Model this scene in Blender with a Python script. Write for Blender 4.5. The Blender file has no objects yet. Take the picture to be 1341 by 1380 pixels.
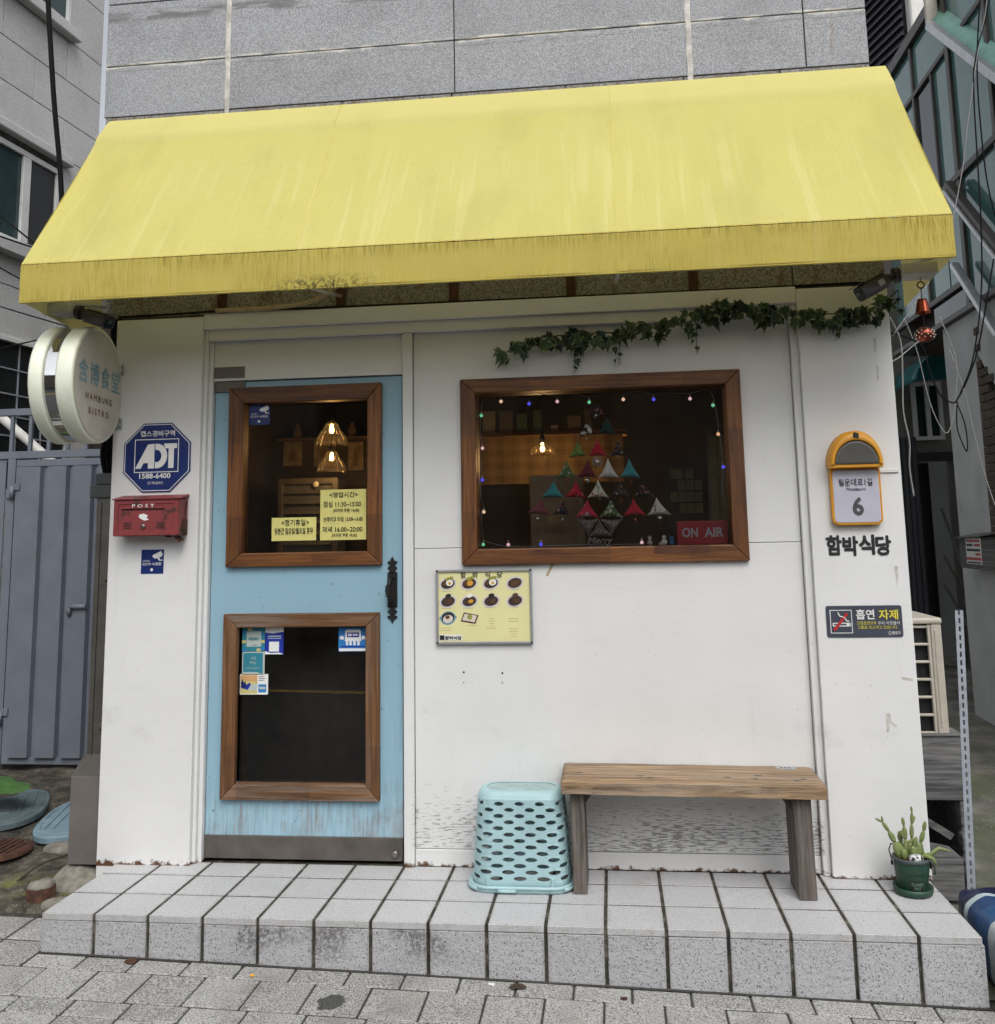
import bpy, bmesh, math, random
from mathutils import Vector, Matrix
random.seed(7)
PI = math.pi
scene = bpy.context.scene
COL = scene.collection

# ------------------------------------------------------------------ camera
cam_data = bpy.data.cameras.new('camera')
cam = bpy.data.objects.new('camera', cam_data)
COL.objects.link(cam)
right = Vector((0.9937, 0.1105, -0.0192)); fwd = Vector((-0.1069, 0.9851, 0.1346))
right.normalize(); fwd.normalize(); upv = right.cross(fwd)
cam.matrix_world = Matrix(((right.x, upv.x, -fwd.x, 0.5308), (right.y, upv.y, -fwd.y, -4.3534),
                           (right.z, upv.z, -fwd.z, 1.4885), (0, 0, 0, 1)))
cam_data.sensor_fit = 'VERTICAL'; cam_data.sensor_height = 36
cam_data.lens = 32.118
cam_data.shift_x = -0.0105; cam_data.shift_y = -0.0972
cam_data.clip_start = 0.05; cam_data.clip_end = 500
scene.camera = cam

# ------------------------------------------------------------------ sky and sun (overcast)
SUN_EL, SUN_AZ = math.radians(52), math.radians(162)   # azimuth measured from +y clockwise
world = bpy.data.worlds.new('World'); scene.world = world; world.use_nodes = True
wn = world.node_tree; wn.nodes.clear()
sky = wn.nodes.new('ShaderNodeTexSky'); sky.sky_type = 'NISHITA'; sky.sun_disc = False
sky.sun_elevation = SUN_EL; sky.sun_rotation = SUN_AZ
sky.air_density = 1.0; sky.dust_density = 3.0; sky.ozone_density = 1.0
hs = wn.nodes.new('ShaderNodeHueSaturation'); hs.inputs['Saturation'].default_value = 0.22
bg = wn.nodes.new('ShaderNodeBackground'); bg.inputs['Strength'].default_value = 0.15
wo = wn.nodes.new('ShaderNodeOutputWorld')
wn.links.new(sky.outputs[0], hs.inputs['Color']); wn.links.new(hs.outputs[0], bg.inputs['Color'])
wn.links.new(bg.outputs[0], wo.inputs['Surface'])
sl = bpy.data.lights.new('sun', 'SUN'); sl.energy = 1.15; sl.angle = math.radians(38); sl.color = (1.0, 0.985, 0.96)
sun = bpy.data.objects.new('sun', sl); COL.objects.link(sun)
sd = Vector((math.sin(SUN_AZ)*math.cos(SUN_EL), math.cos(SUN_AZ)*math.cos(SUN_EL), math.sin(SUN_EL)))
sun.rotation_euler = sd.to_track_quat('Z', 'Y').to_euler(); sun.location = (0, -6, 9)
scene.view_settings.view_transform = 'Standard'; scene.view_settings.look = 'None'
scene.view_settings.gamma = 1; scene.view_settings.use_curve_mapping = False
scene.view_settings.exposure = 0.36
scene.cycles.use_denoising = True; scene.cycles.use_light_tree = False
scene.cycles.use_adaptive_sampling = True; scene.cycles.adaptive_threshold = 0.02
scene.cycles.max_bounces = 5; scene.cycles.diffuse_bounces = 3; scene.cycles.glossy_bounces = 3; scene.cycles.transmission_bounces = 4
scene.cycles.transparent_max_bounces = 10; scene.cycles.caustics_reflective = False; scene.cycles.caustics_refractive = False
scene.cycles.sample_clamp_indirect = 6

# ------------------------------------------------------------------ material helpers
class G:
    def __init__(s, name, rough=0.6, metal=0.0, spec=0.5):
        s.m = bpy.data.materials.new(name); s.m.use_nodes = True
        s.t = s.m.node_tree; s.t.nodes.clear()
        s.out = s.t.nodes.new('ShaderNodeOutputMaterial')
        s.b = s.t.nodes.new('ShaderNodeBsdfPrincipled')
        s.b.inputs['Roughness'].default_value = rough; s.b.inputs['Metallic'].default_value = metal
        s.b.inputs['Specular IOR Level'].default_value = spec
        s.t.links.new(s.b.outputs[0], s.out.inputs[0])
    def node(s, k): return s.t.nodes.new(k)
    def link(s, a, b): s.t.links.new(a, b)
    def setin(s, sock, v):
        if isinstance(v, bpy.types.NodeSocket): s.link(v, sock)
        elif isinstance(v, (tuple, list)) and len(v) == 3 and len(sock.default_value) == 4: sock.default_value = (*v, 1)
        else: sock.default_value = v
    def pos(s): return s.node('ShaderNodeNewGeometry').outputs['Position']
    def obj(s): return s.node('ShaderNodeTexCoord').outputs['Object']
    def rnd(s): return s.node('ShaderNodeObjectInfo').outputs['Random']
    def attr(s, n):
        a = s.node('ShaderNodeAttribute'); a.attribute_name = n; return a.outputs['Fac']
    def map(s, vec, sc=(1, 1, 1), loc=(0, 0, 0), rot=(0, 0, 0)):
        m = s.node('ShaderNodeMapping'); s.link(vec, m.inputs[0])
        m.inputs['Scale'].default_value = sc; m.inputs['Location'].default_value = loc; m.inputs['Rotation'].default_value = rot
        return m.outputs[0]
    def noise(s, vec, scale, detail=4, rough=0.55, dist=0.0):
        n = s.node('ShaderNodeTexNoise'); s.link(vec, n.inputs['Vector'])
        n.inputs['Scale'].default_value = scale; n.inputs['Detail'].default_value = detail
        n.inputs['Roughness'].default_value = rough; n.inputs['Distortion'].default_value = dist
        return n.outputs['Fac']
    def vor(s, vec, scale, out='Distance', feat='F1'):
        n = s.node('ShaderNodeTexVoronoi'); s.link(vec, n.inputs['Vector']); n.feature = feat
        n.inputs['Scale'].default_value = scale; return n.outputs[out]
    def white(s, vec):
        n = s.node('ShaderNodeTexWhiteNoise'); s.link(vec, n.inputs['Vector']); return n.outputs['Value']
    def ramp(s, fac, *stops):
        r = s.node('ShaderNodeValToRGB'); s.link(fac, r.inputs[0]); e = r.color_ramp.elements
        while len(e) < len(stops): e.new(0.5)
        for el, (p, c) in zip(e, stops):
            el.position = p; el.color = (c, c, c, 1) if isinstance(c, (int, float)) else (*c, 1)
        return r.outputs[0]
    def step(s, v, a, b):
        n = s.node('ShaderNodeMapRange'); s.setin(n.inputs[0], v); n.inputs[1].default_value = a; n.inputs[2].default_value = b
        n.interpolation_type = 'SMOOTHSTEP'; return n.outputs[0]
    def math(s, op, a, b=0.0):
        n = s.node('ShaderNodeMath'); n.operation = op; s.setin(n.inputs[0], a); s.setin(n.inputs[1], b); return n.outputs[0]
    def mix(s, f, a, b, mode='MIX'):
        n = s.node('ShaderNodeMix'); n.data_type = 'RGBA'; n.blend_type = mode
        s.setin(n.inputs[0], f); s.setin(n.inputs[6], a); s.setin(n.inputs[7], b); return n.outputs[2]
    def sep(s, vec):
        n = s.node('ShaderNodeSeparateXYZ'); s.link(vec, n.inputs[0]); return n.outputs
    def comb(s, x=0.0, y=0.0, z=0.0):
        n = s.node('ShaderNodeCombineXYZ'); s.setin(n.inputs[0], x); s.setin(n.inputs[1], y); s.setin(n.inputs[2], z); return n.outputs[0]
    def bump(s, h, strength=0.3, dist=0.002):
        n = s.node('ShaderNodeBump'); s.link(h, n.inputs['Height']); n.inputs['Strength'].default_value = strength
        n.inputs['Distance'].default_value = dist; s.link(n.outputs[0], s.b.inputs['Normal']); return n
    def col(s, c): s.setin(s.b.inputs['Base Color'], c); return s
    def rough(s, r): s.setin(s.b.inputs['Roughness'], r); return s

def hexc(r, g, b):
    f = lambda c: (c/255/12.92) if c/255 <= 0.04045 else ((c/255+0.055)/1.055)**2.4
    return (f(r), f(g), f(b))

def plain(name, c, rough=0.6, metal=0.0, var=0.15, scale=12, bump=0.0, objvar=0.0, grime=0.0, spec=0.5):
    """one colour with soft cloudy variation, optional grime and relief"""
    g = G(name, rough, metal, spec); v = g.pos()
    n = g.noise(v, scale, 5)
    lo = tuple(x*(1-var) for x in c); hi = tuple(min(1, x*(1+var)) for x in c)
    k = g.ramp(n, (0.3, lo), (0.7, hi))
    if objvar:
        k = g.mix(g.math('MULTIPLY', g.rnd(), objvar), k, tuple(x*0.35 for x in c))
    if grime:
        d = g.step(g.noise(v, scale*0.6, 6, 0.7), 0.52, 0.75)
        k = g.mix(g.math('MULTIPLY', d, grime), k, (0.05, 0.045, 0.035))
    g.col(k)
    if bump: g.bump(g.noise(v, scale*8, 4), bump, 0.003)
    return g.m

MT = {}
def reg(n, m): MT[n] = m; return m

def emis(name, c, strength):
    m = bpy.data.materials.new(name); m.use_nodes = True; t = m.node_tree; t.nodes.clear()
    e = t.nodes.new('ShaderNodeEmission'); e.inputs[0].default_value = (*c, 1); e.inputs[1].default_value = strength
    o = t.nodes.new('ShaderNodeOutputMaterial'); t.links.new(e.outputs[0], o.inputs[0]); return m

def glass(name, tint=(0.8, 0.8, 0.8), rough=0.02, ior=1.5, dirt_or_veil=0.0):
    m = bpy.data.materials.new(name); m.use_nodes = True; t = m.node_tree; t.nodes.clear()
    f = t.nodes.new('ShaderNodeFresnel'); f.inputs[0].default_value = ior
    a = t.nodes.new('ShaderNodeBsdfTransparent'); a.inputs[0].default_value = (*tint, 1)
    b = t.nodes.new('ShaderNodeBsdfGlossy'); b.inputs['Roughness'].default_value = rough
    mx = t.nodes.new('ShaderNodeMixShader'); o = t.nodes.new('ShaderNodeOutputMaterial')
    t.links.new(f.outputs[0], mx.inputs[0]); t.links.new(a.outputs[0], mx.inputs[1]); t.links.new(b.outputs[0], mx.inputs[2])
    last = mx
    if dirt_or_veil:  # thin pale film; also paints in the veil of street reflections
        d = t.nodes.new('ShaderNodeBsdfDiffuse'); d.inputs[0].default_value = (0.5, 0.5, 0.48, 1)
        m2 = t.nodes.new('ShaderNodeMixShader'); geo = t.nodes.new('ShaderNodeNewGeometry')
        n = t.nodes.new('ShaderNodeTexNoise'); n.inputs['Scale'].default_value = 4; n.inputs['Detail'].default_value = 6
        mr = t.nodes.new('ShaderNodeMapRange'); mr.inputs[1].default_value = 0.3; mr.inputs[2].default_value = 0.9; mr.inputs[4].default_value = dirt_or_veil
        t.links.new(geo.outputs['Position'], n.inputs['Vector']); t.links.new(n.outputs['Fac'], mr.inputs[0])
        t.links.new(mr.outputs[0], m2.inputs[0]); t.links.new(mx.outputs[0], m2.inputs[1]); t.links.new(d.outputs[0], m2.inputs[2]); last = m2
    t.links.new(last.outputs[0], o.inputs[0]); return m

# ---- the materials of the place
def m_wall():
    g = G('white_wall_paint', 0.55); v = g.pos(); x, y, z = g.sep(v)
    base = g.ramp(g.noise(v, 2.2, 5), (0.3, (0.68, 0.68, 0.67)), (0.7, (0.74, 0.74, 0.73)))
    # flaked horizontal dashes low on the boards
    d = g.noise(g.map(v, (7, 7, 55)), 3.0, 3, 0.6)
    d2 = g.noise(g.map(v, (1.6, 1.6, 2.4)), 1.5, 4, 0.6)
    low = g.math('MULTIPLY', g.step(z, 0.56, 0.14), g.step(z, 0.07, 0.085))
    inx = g.math('MULTIPLY', g.step(x, -0.43, -0.40), g.step(x, 1.42, 1.40))
    thr = g.math('ADD', d, g.math('MULTIPLY', g.math('SUBTRACT', d2, 0.5), 0.35))
    thr = g.math('ADD', thr, g.math('MULTIPLY', g.math('SUBTRACT', low, 1.0), 0.22))
    fl = g.math('MULTIPLY', g.math('MULTIPLY', g.step(thr, 0.52, 0.57), low), inx)
    c = g.mix(g.math('MULTIPLY', fl, 0.8), base, (0.19, 0.18, 0.17))
    # cloudy grey dirt about knee height
    c2 = g.step(g.noise(g.map(v, (2, 2, 3)), 2.0, 6, 0.68), 0.54, 0.78)
    band = g.math('MULTIPLY', g.step(z, 0.15, 0.45), g.step(z, 0.95, 0.6))
    c = g.mix(g.math('MULTIPLY', g.math('MULTIPLY', c2, band), 0.30), c, (0.33, 0.33, 0.31))
    # faint vertical runs and scuffs
    r = g.step(g.noise(g.map(v, (40, 40, 1.2)), 1.0, 3, 0.6), 0.60, 0.75)
    c = g.mix(g.math('MULTIPLY', r, 0.07), c, (0.35, 0.31, 0.25))
    br = g.noise(g.map(v, (3, 3, 60)), 1.0, 4, 0.6); c = g.mix(g.math('MULTIPLY', g.step(br, 0.5, 0.7), 0.06), c, (0.45, 0.44, 0.42))
    sm = g.step(g.noise(v, 1.3, 7, 0.72), 0.52, 0.74); c = g.mix(g.math('MULTIPLY', sm, 0.10), c, (0.40, 0.385, 0.35))
    sp = g.step(g.noise(v, 55, 2, 0.5), 0.71, 0.74)
    c = g.mix(g.math('MULTIPLY', sp, 0.3), c, (0.22, 0.20, 0.18))
    # rust creeping up from the foot
    ru = g.math('ADD', g.noise(v, 26, 5, 0.7), g.math('MULTIPLY', z, -9.0))
    c = g.mix(g.math('MULTIPLY', g.step(ru, 0.36, 0.50), g.step(z, -0.012, -0.004)), c, (0.10, 0.045, 0.018))
    g.col(c); g.bump(g.noise(v, 60, 4), 0.12, 0.002); return g.m
def m_granite(name, a, b, blotch=0.3, smear=False, scale=1.0):
    g = G(name, 0.7); v = g.pos(); x, y, z = g.sep(v)
    n = g.noise(v, 185*scale, 3, 0.75); c = g.ramp(n, (0.38, a), (0.5, tuple((p+q)/2 for p, q in zip(a, b))), (0.60, b))
    k = g.noise(v, 1.7, 5, 0.6)
    c = g.mix(g.math('MULTIPLY', g.step(k, 0.45, 0.75), blotch), c, tuple(p*0.55 for p in a))
    c = g.mix(g.math('MULTIPLY', g.rnd(), 0.12), c, (0.10, 0.10, 0.10))
    if smear:
        wob = g.math('MULTIPLY', g.math('SUBTRACT', g.noise(v, 7, 6, 0.75), 0.5), 0.045)
        zz = g.math('ADD', z, wob)
        for z0, w, colr, amt, sc in ((4.045, 0.018, (0.62, 0.60, 0.54), 0.95, 7), (4.012, 0.006, (0.18, 0.16, 0.12), 0.6, 11), (4.33, 0.045, (0.12, 0.115, 0.11), 0.8, 3)):
            dd = g.math('ABSOLUTE', g.math('SUBTRACT', zz, z0))
            f = g.math('MULTIPLY', g.step(dd, w, w*0.35), g.step(g.noise(g.map(v, (1, 1, 6)), sc, 4, 0.6), 0.42, 0.56))
            c = g.mix(g.math('MULTIPLY', f, amt), c, colr)
        rr = g.math('MULTIPLY', g.step(g.noise(g.map(v, (22, 22, 1.1)), 1.0, 4, 0.6), 0.56, 0.72), g.step(x, 1.35, 1.75))
        c = g.mix(g.math('MULTIPLY', rr, 0.7), c, (0.24, 0.15, 0.07))
    g.col(c); g.bump(n, 0.35, 0.002); return g.m
def m_brownstone():
    g = G('stained_lower_granite', 0.8); v = g.pos()
    n = g.noise(v, 120, 3, 0.75); c = g.ramp(n, (0.38, (0.085, 0.078, 0.07)), (0.60, (0.34, 0.325, 0.305)))
    r = g.step(g.noise(g.map(v, (9, 9, 5)), 1.0, 5, 0.6, 1.5), 0.5, 0.68)
    c = g.mix(g.math('MULTIPLY', r, 0.6), c, (0.12, 0.065, 0.02))
    g.col(c); g.bump(n, 0.4, 0.002); return g.m
def m_tile(name, a, b, speck, rock=0.0, dirt_or_veil=False):
    g = G(name, 0.5); v = g.pos(); o = g.obj()
    c = g.mix(g.noise(v, 6, 4), a, b)
    c = g.mix(g.math('MULTIPLY', g.rnd(), 0.16), c, tuple(x*0.62 for x in a))
    s1 = g.step(g.noise(v, 170, 2, 0.5), 0.60, 0.66)
    c = g.mix(g.math('MULTIPLY', s1, speck), c, (0.045, 0.045, 0.05))
    s2 = g.step(g.noise(v, 95, 2, 0.4), 0.66, 0.70)
    c = g.mix(g.math('MULTIPLY', s2, speck), c, (0.06, 0.06, 0.065))
    gx, gy, gz_ = g.sep(g.node('ShaderNodeTexCoord').outputs['Generated'])
    ed = g.math('MAXIMUM', g.math('ABSOLUTE', g.math('SUBTRACT', gx, 0.5)), g.math('ABSOLUTE', g.math('SUBTRACT', gz_ if rock else gy, 0.5)))
    ed = g.math('ADD', ed, g.math('MULTIPLY', g.math('SUBTRACT', g.noise(v, 20, 5, 0.7), 0.5), 0.22))
    c = g.mix(g.math('MULTIPLY', g.step(ed, 0.43, 0.56), 0.40), c, (0.20, 0.185, 0.15))
    w = g.step(g.noise(v, 2.3, 6, 0.7), 0.56, 0.78)
    c = g.mix(g.math('MULTIPLY', w, 0.28), c, (0.22, 0.205, 0.17))
    if dirt_or_veil:
        x, y, z = g.sep(v)
        inx = g.math('MULTIPLY', g.step(x, -1.28, -1.0), g.step(x, 0.15, -0.25))
        bl = g.math('MULTIPLY', g.step(g.noise(v, 4.5, 3, 0.6), 0.44, 0.60), inx)
        mo = g.step(g.noise(v, 70, 4, 0.7), 0.38, 0.58)
        up = g.step(z, -0.19, -0.07)
        f = g.math('MULTIPLY', g.math('MULTIPLY', bl, mo), up)
        c = g.mix(g.math('MULTIPLY', f, 0.7), c, (0.06, 0.052, 0.045))
    g.col(c)
    h = g.noise(v, 55 if rock else 160, 4, 0.6); g.bump(h, 0.8 if rock else 0.15, 0.008 if rock else 0.001); return g.m
def m_paver():
    g = G('street_paver', 0.85); v = g.pos()
    c = g.mix(g.rnd(), (0.22, 0.218, 0.208), (0.36, 0.357, 0.34))
    n = g.noise(v, 150, 3, 0.75)
    c = g.mix(g.step(n, 0.47, 0.60), c, (0.46, 0.455, 0.435))
    c = g.mix(g.step(n, 0.46, 0.38), c, (0.06, 0.06, 0.058))
    k = g.noise(v, 3.2, 6, 0.65); c = g.mix(g.math('MULTIPLY', g.step(k, 0.48, 0.7), 0.45), c, (0.13, 0.125, 0.11))
    x, y, z = g.sep(v)
    dx = g.math('MULTIPLY', g.math('SUBTRACT', x, -0.545), 1.0); dy = g.math('SUBTRACT', y, -0.855)
    d = g.math('SQRT', g.math('ADD', g.math('MULTIPLY', dx, dx), g.math('MULTIPLY', dy, dy)))
    d = g.math('ADD', d, g.math('MULTIPLY', g.math('SUBTRACT', g.noise(v, 16, 4), 0.5), 0.09))
    c = g.mix(g.math('MULTIPLY', g.step(d, 0.058, 0.047), 0.85), c, (0.025, 0.025, 0.025))
    g.col(c); g.bump(n, 0.5, 0.003); return g.m
def m_awning():
    m = bpy.data.materials.new('yellow_awning_fabric'); m.use_nodes = True
    g = G('tmp'); bpy.data.materials.remove(m); g.m.name = 'yellow_awning_fabric'
    v = g.pos(); x, y, z = g.sep(v)
    c = g.mix(g.noise(v, 1.6, 5, 0.6), (0.735, 0.66, 0.195), (0.71, 0.65, 0.245))
    fg = g.noise(v, 70, 3, 0.7); c = g.mix(g.math('MULTIPLY', g.step(fg, 0.5, 0.66), 0.18), c, (0.50, 0.44, 0.14))
    st = g.noise(g.map(v, (24, 1.2, 0.9)), 1.0, 3, 0.55)
    c = g.mix(g.math('MULTIPLY', g.math('MULTIPLY', g.step(st, 0.54, 0.66), g.step(z, 3.50, 3.05)), 0.32), c, (0.86, 0.80, 0.39))
    st2 = g.noise(g.map(v, (3.2, 1.2, 1.3), (3, 1, 0)), 1.0, 5, 0.6)
    c = g.mix(g.math('MULTIPLY', g.step(st2, 0.46, 0.72), 0.40), c, (0.54, 0.475, 0.15))
    c = g.mix(g.math('MULTIPLY', g.step(z, 3.50, 3.58), 0.30), c, (0.84, 0.77, 0.36))
    # soot streaks on the valance
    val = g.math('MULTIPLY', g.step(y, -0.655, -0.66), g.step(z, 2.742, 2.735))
    so = g.noise(g.map(v, (210, 1, 9.0)), 1.0, 4, 0.75)
    zone = g.step(g.math('ADD', g.noise(g.map(v, (1.6, 1, 5)), 1.0, 4, 0.6), g.math('MULTIPLY', g.step(z, 2.66, 2.735), 0.22)), 0.34, 0.78)
    f = g.math('MULTIPLY', g.math('MULTIPLY', g.step(so, 0.46, 0.60), zone), val)
    c = g.mix(g.math('MULTIPLY', f, 0.8), c, (0.10, 0.09, 0.05))
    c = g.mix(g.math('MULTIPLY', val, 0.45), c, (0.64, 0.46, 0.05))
    bl = g.math('MULTIPLY', g.step(g.math('ABSOLUTE', g.math('SUBTRACT', x, -0.66)), 0.30, 0.05), g.step(z, 2.63, 2.575))
    bl = g.math('MULTIPLY', g.math('MULTIPLY', bl, val), g.step(g.noise(g.map(v, (60, 1, 60)), 1.0, 4, 0.7), 0.44, 0.6))
    c = g.mix(g.math('MULTIPLY', bl, 0.85), c, (0.03, 0.03, 0.025))
    d = g.node('ShaderNodeBsdfDiffuse'); tr = g.node('ShaderNodeBsdfTranslucent'); mx = g.node('ShaderNodeMixShader')
    g.setin(d.inputs[0], c); g.setin(tr.inputs[0], g.mix(0.45, c, (0.50, 0.46, 0.36))); mx.inputs[0].default_value = 0.30
    bp = g.node('ShaderNodeBump'); bp.inputs['Strength'].default_value = 0.12; bp.inputs['Distance'].default_value = 0.002
    g.link(g.noise(v, 320, 2), bp.inputs['Height']); g.link(bp.outputs[0], d.inputs['Normal'])
    g.link(d.outputs[0], mx.inputs[1]); g.link(tr.outputs[0], mx.inputs[2]); g.link(mx.outputs[0], g.out.inputs[0])
    return g.m
def m_door():
    g = G('blue_door_paint', 0.45); v = g.pos(); x, y, z = g.sep(v)
    c = g.mix(g.noise(v, 2.5, 5), (0.245, 0.42, 0.52), (0.30, 0.475, 0.575))
    s = g.noise(g.map(v, (55, 55, 3.2)), 1.0, 5, 0.65)
    low = g.math('ADD', g.math('MULTIPLY', g.step(z, 0.50, 0.14), 0.26), g.math('MULTIPLY', g.step(x, -0.62, -0.46), g.math('MULTIPLY', g.step(z, 1.0, 0.3), 0.12)))
    f = g.math('MULTIPLY', g.step(g.math('ADD', s, low), 0.62, 0.86), g.step(g.noise(v, 6, 4, 0.6), 0.36, 0.62))
    c = g.mix(g.math('MULTIPLY', f, 0.75), c, (0.22, 0.20, 0.185))
    f2 = g.step(g.math('ADD', g.noise(g.map(v, (70, 70, 6)), 1.0, 4, 0.6), g.math('MULTIPLY', low, 0.7)), 0.66, 0.73)
    c = g.mix(g.math('MULTIPLY', f2, 0.3), c, (0.45, 0.60, 0.68))
    sp = g.step(g.noise(v, 38, 3, 0.5), 0.70, 0.73); c = g.mix(g.math('MULTIPLY', sp, 0.5), c, (0.12, 0.12, 0.12))
    g.col(c); g.bump(s, 0.15, 0.002); return g.m
def m_wood(name, dark, light, axis, rough=0.5, grey=0.0, stave=0.36):
    g = G(name, rough); v = g.pos(); x, y, z = g.sep(v)
    sc = {'x': (1.6, 34, 34), 'z': (34, 34, 1.6), 'y': (34, 1.6, 34)}[axis]
    n = g.noise(g.map(v, sc), 1.6, 6, 0.68, 0.6)
    c = g.ramp(n, (0.34, dark), (0.64, light))
    if stave:
        al = {'x': x, 'z': z, 'y': y}[axis]
        cell = g.math('FLOOR', g.math('DIVIDE', g.math('ADD', al, 3.07), stave))
        wv = g.white(g.comb(cell, g.math('MULTIPLY', g.rnd(), 37.0), 1.7))
        c = g.mix(g.math('MULTIPLY', wv, 0.55), c, tuple(p*0.45 for p in dark))
    sc2 = tuple(k*3 for k in sc)
    po = g.step(g.noise(g.map(v, sc2), 1.6, 3, 0.6), 0.60, 0.68)
    c = g.mix(g.math('MULTIPLY', po, 0.45), c, tuple(p*0.3 for p in dark))
    if grey:
        gy = g.step(g.noise(g.map(v, tuple(k*0.4 for k in sc)), 2.0, 5, 0.7), 0.42, 0.62)
        c = g.mix(g.math('MULTIPLY', gy, grey), c, (0.25, 0.235, 0.215))
    g.col(c); g.bump(n, 0.35, 0.002); return g.m
def m_leaf(name, inner, rim):
    g = G(name, 0.5); e = g.attr('edge'); v = g.pos()
    c = g.mix(g.noise(v, 60, 3), inner, tuple(p*1.9 for p in inner))
    c = g.mix(g.math('MULTIPLY', g.rnd(), 0.5), c, tuple(p*0.5 for p in inner))
    c = g.mix(g.math('MULTIPLY', g.step(g.math('ADD', e, g.math('MULTIPLY', g.noise(v, 90, 2), 0.3)), 0.93, 1.10), 0.85), c, rim)
    g.col(c); return g.m
def m_fabric(name, a, b, scale, lo=0.52, hi=0.58, third=None):
    g = G(name, 0.9); v = g.pos()
    c = g.mix(g.step(g.noise(v, scale, 2, 0.5), lo, hi), a, b)
    if third: c = g.mix(g.step(g.noise(g.map(v, (1, 1, 1), (4, 2, 7)), scale*1.3, 2, 0.5), 0.60, 0.63), c, third)
    g.col(c); g.bump(g.noise(v, 400, 2), 0.2, 0.001); return g.m

reg('wall', m_wall())
reg('granite', m_granite('grey_granite', (0.18, 0.185, 0.193), (0.45, 0.46, 0.48), 0.3, True))
reg('granite_low', m_brownstone())
reg('granite_far', m_granite('left_house_granite', (0.37, 0.367, 0.36), (0.64, 0.635, 0.62), 0.25, scale=0.6))
reg('mortar', plain('dark_mortar', (0.10, 0.095, 0.085), 0.9, var=0.4, scale=20))
reg('caulk', plain('old_white_caulk', (0.52, 0.50, 0.46), 0.8, var=0.35, scale=18, grime=0.6))
reg('tile', m_tile('speckled_step_tile', (0.48, 0.48, 0.49), (0.55, 0.55, 0.558), 0.55))
reg('riser', m_tile('rough_riser_tile', (0.40, 0.40, 0.415), (0.47, 0.47, 0.485), 0.85, 1.0, True))
def m_grout():
    g = G('step_grout', 0.9); v = g.pos()
    c = g.ramp(g.noise(v, 13, 5, 0.65), (0.38, (0.022, 0.02, 0.016)), (0.56, (0.06, 0.054, 0.04)), (0.68, (0.20, 0.18, 0.13)))
    g.col(c); g.bump(g.noise(v, 90, 4), 0.6, 0.004); return g.m
reg('grout', m_grout())
reg('paver', m_paver())
reg('asphalt', plain('asphalt', (0.05, 0.05, 0.05), 0.9, var=0.3, scale=30, bump=0.3))
reg('roadline', plain('yellow_road_paint', (0.60, 0.36, 0.03), 0.7, var=0.2))
def m_soil():
    g = G('soil', 0.95); v = g.pos(); x, y, z = g.sep(v)
    n = g.noise(v, 9, 8, 0.7)
    c = g.ramp(n, (0.34, (0.014, 0.012, 0.009)), (0.5, (0.065, 0.056, 0.042)), (0.68, (0.19, 0.168, 0.125)))
    mo = g.math('MULTIPLY', g.step(g.noise(v, 5, 5, 0.6), 0.46, 0.60), g.step(y, 0.12, -0.14))
    c = g.mix(g.math('MULTIPLY', mo, 0.9), c, (0.16, 0.17, 0.03))
    c = g.mix(g.step(g.noise(v, 120, 2), 0.66, 0.7), c, (0.30, 0.28, 0.24))
    g.col(c); g.bump(g.noise(v, 45, 6, 0.7), 0.9, 0.015); return g.m
reg('soil', m_soil())
def m_alley():
    g = G('alley_concrete', 0.9); v = g.pos(); x, y, z = g.sep(v)
    c = g.ramp(g.noise(v, 3.5, 7, 0.7), (0.3, (0.05, 0.05, 0.045)), (0.55, (0.14, 0.135, 0.12)), (0.75, (0.28, 0.265, 0.23)))
    mo = g.math('MULTIPLY', g.step(g.noise(v, 1.4, 5, 0.6), 0.46, 0.6), 0.55)
    c = g.mix(mo, c, (0.06, 0.075, 0.02))
    c = g.mix(g.step(g.noise(v, 70, 2), 0.68, 0.71), c, (0.4, 0.38, 0.33))
    g.col(c); g.bump(g.noise(v, 60, 5, 0.7), 0.6, 0.006); return g.m
reg('alley', m_alley())
reg('awning', m_awning())
reg('door', m_door())
WD, WL = (0.062, 0.018, 0.004), (0.27, 0.10, 0.02)
reg('wood_h', m_wood('varnished_wood_h', WD, WL, 'x'))
reg('wood_v', m_wood('varnished_wood_v', WD, WL, 'z'))
reg('wood_h2', m_wood('weathered_wood_h', (0.085, 0.036, 0.012), (0.26, 0.12, 0.042), 'x', 0.75, 0.4))
reg('wood_v2', m_wood('weathered_wood_v', (0.08, 0.03, 0.009), (0.26, 0.11, 0.03), 'z', 0.7, 0.15))
reg('bench_top', m_wood('weathered_bench_plank', (0.07, 0.04, 0.02), (0.46, 0.31, 0.175), 'x', 0.85, 0.38, 0))
reg('bench_leg', m_wood('weathered_bench_leg', (0.05, 0.04, 0.033), (0.155, 0.13, 0.112), 'z', 0.85, 0.3, 0))
reg('crate', m_wood('black_weathered_wood', (0.03, 0.03, 0.03), (0.19, 0.19, 0.19), 'x', 0.9, 0.25, 0))
reg('wood_dark', plain('dark_red_wood', (0.075, 0.025, 0.010), 0.5, var=0.3, scale=20))
reg('kick', plain('brown_grey_metal', (0.145, 0.13, 0.115), 0.4, 0.55, var=0.2, scale=9, grime=0.25))
reg('steel', plain('stainless_steel', (0.24, 0.225, 0.20), 0.35, 0.85, var=0.2, scale=7, grime=0.2))
reg('mirror', plain('polished_steel', (0.75, 0.75, 0.75), 0.06, 1.0, var=0.03))
reg('aluminium', plain('aluminium', (0.55, 0.56, 0.57), 0.4, 0.8, var=0.1))
reg('galv', plain('galvanised_metal', (0.40, 0.43, 0.48), 0.5, 0.35, var=0.12, scale=20, grime=0.15))
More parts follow.
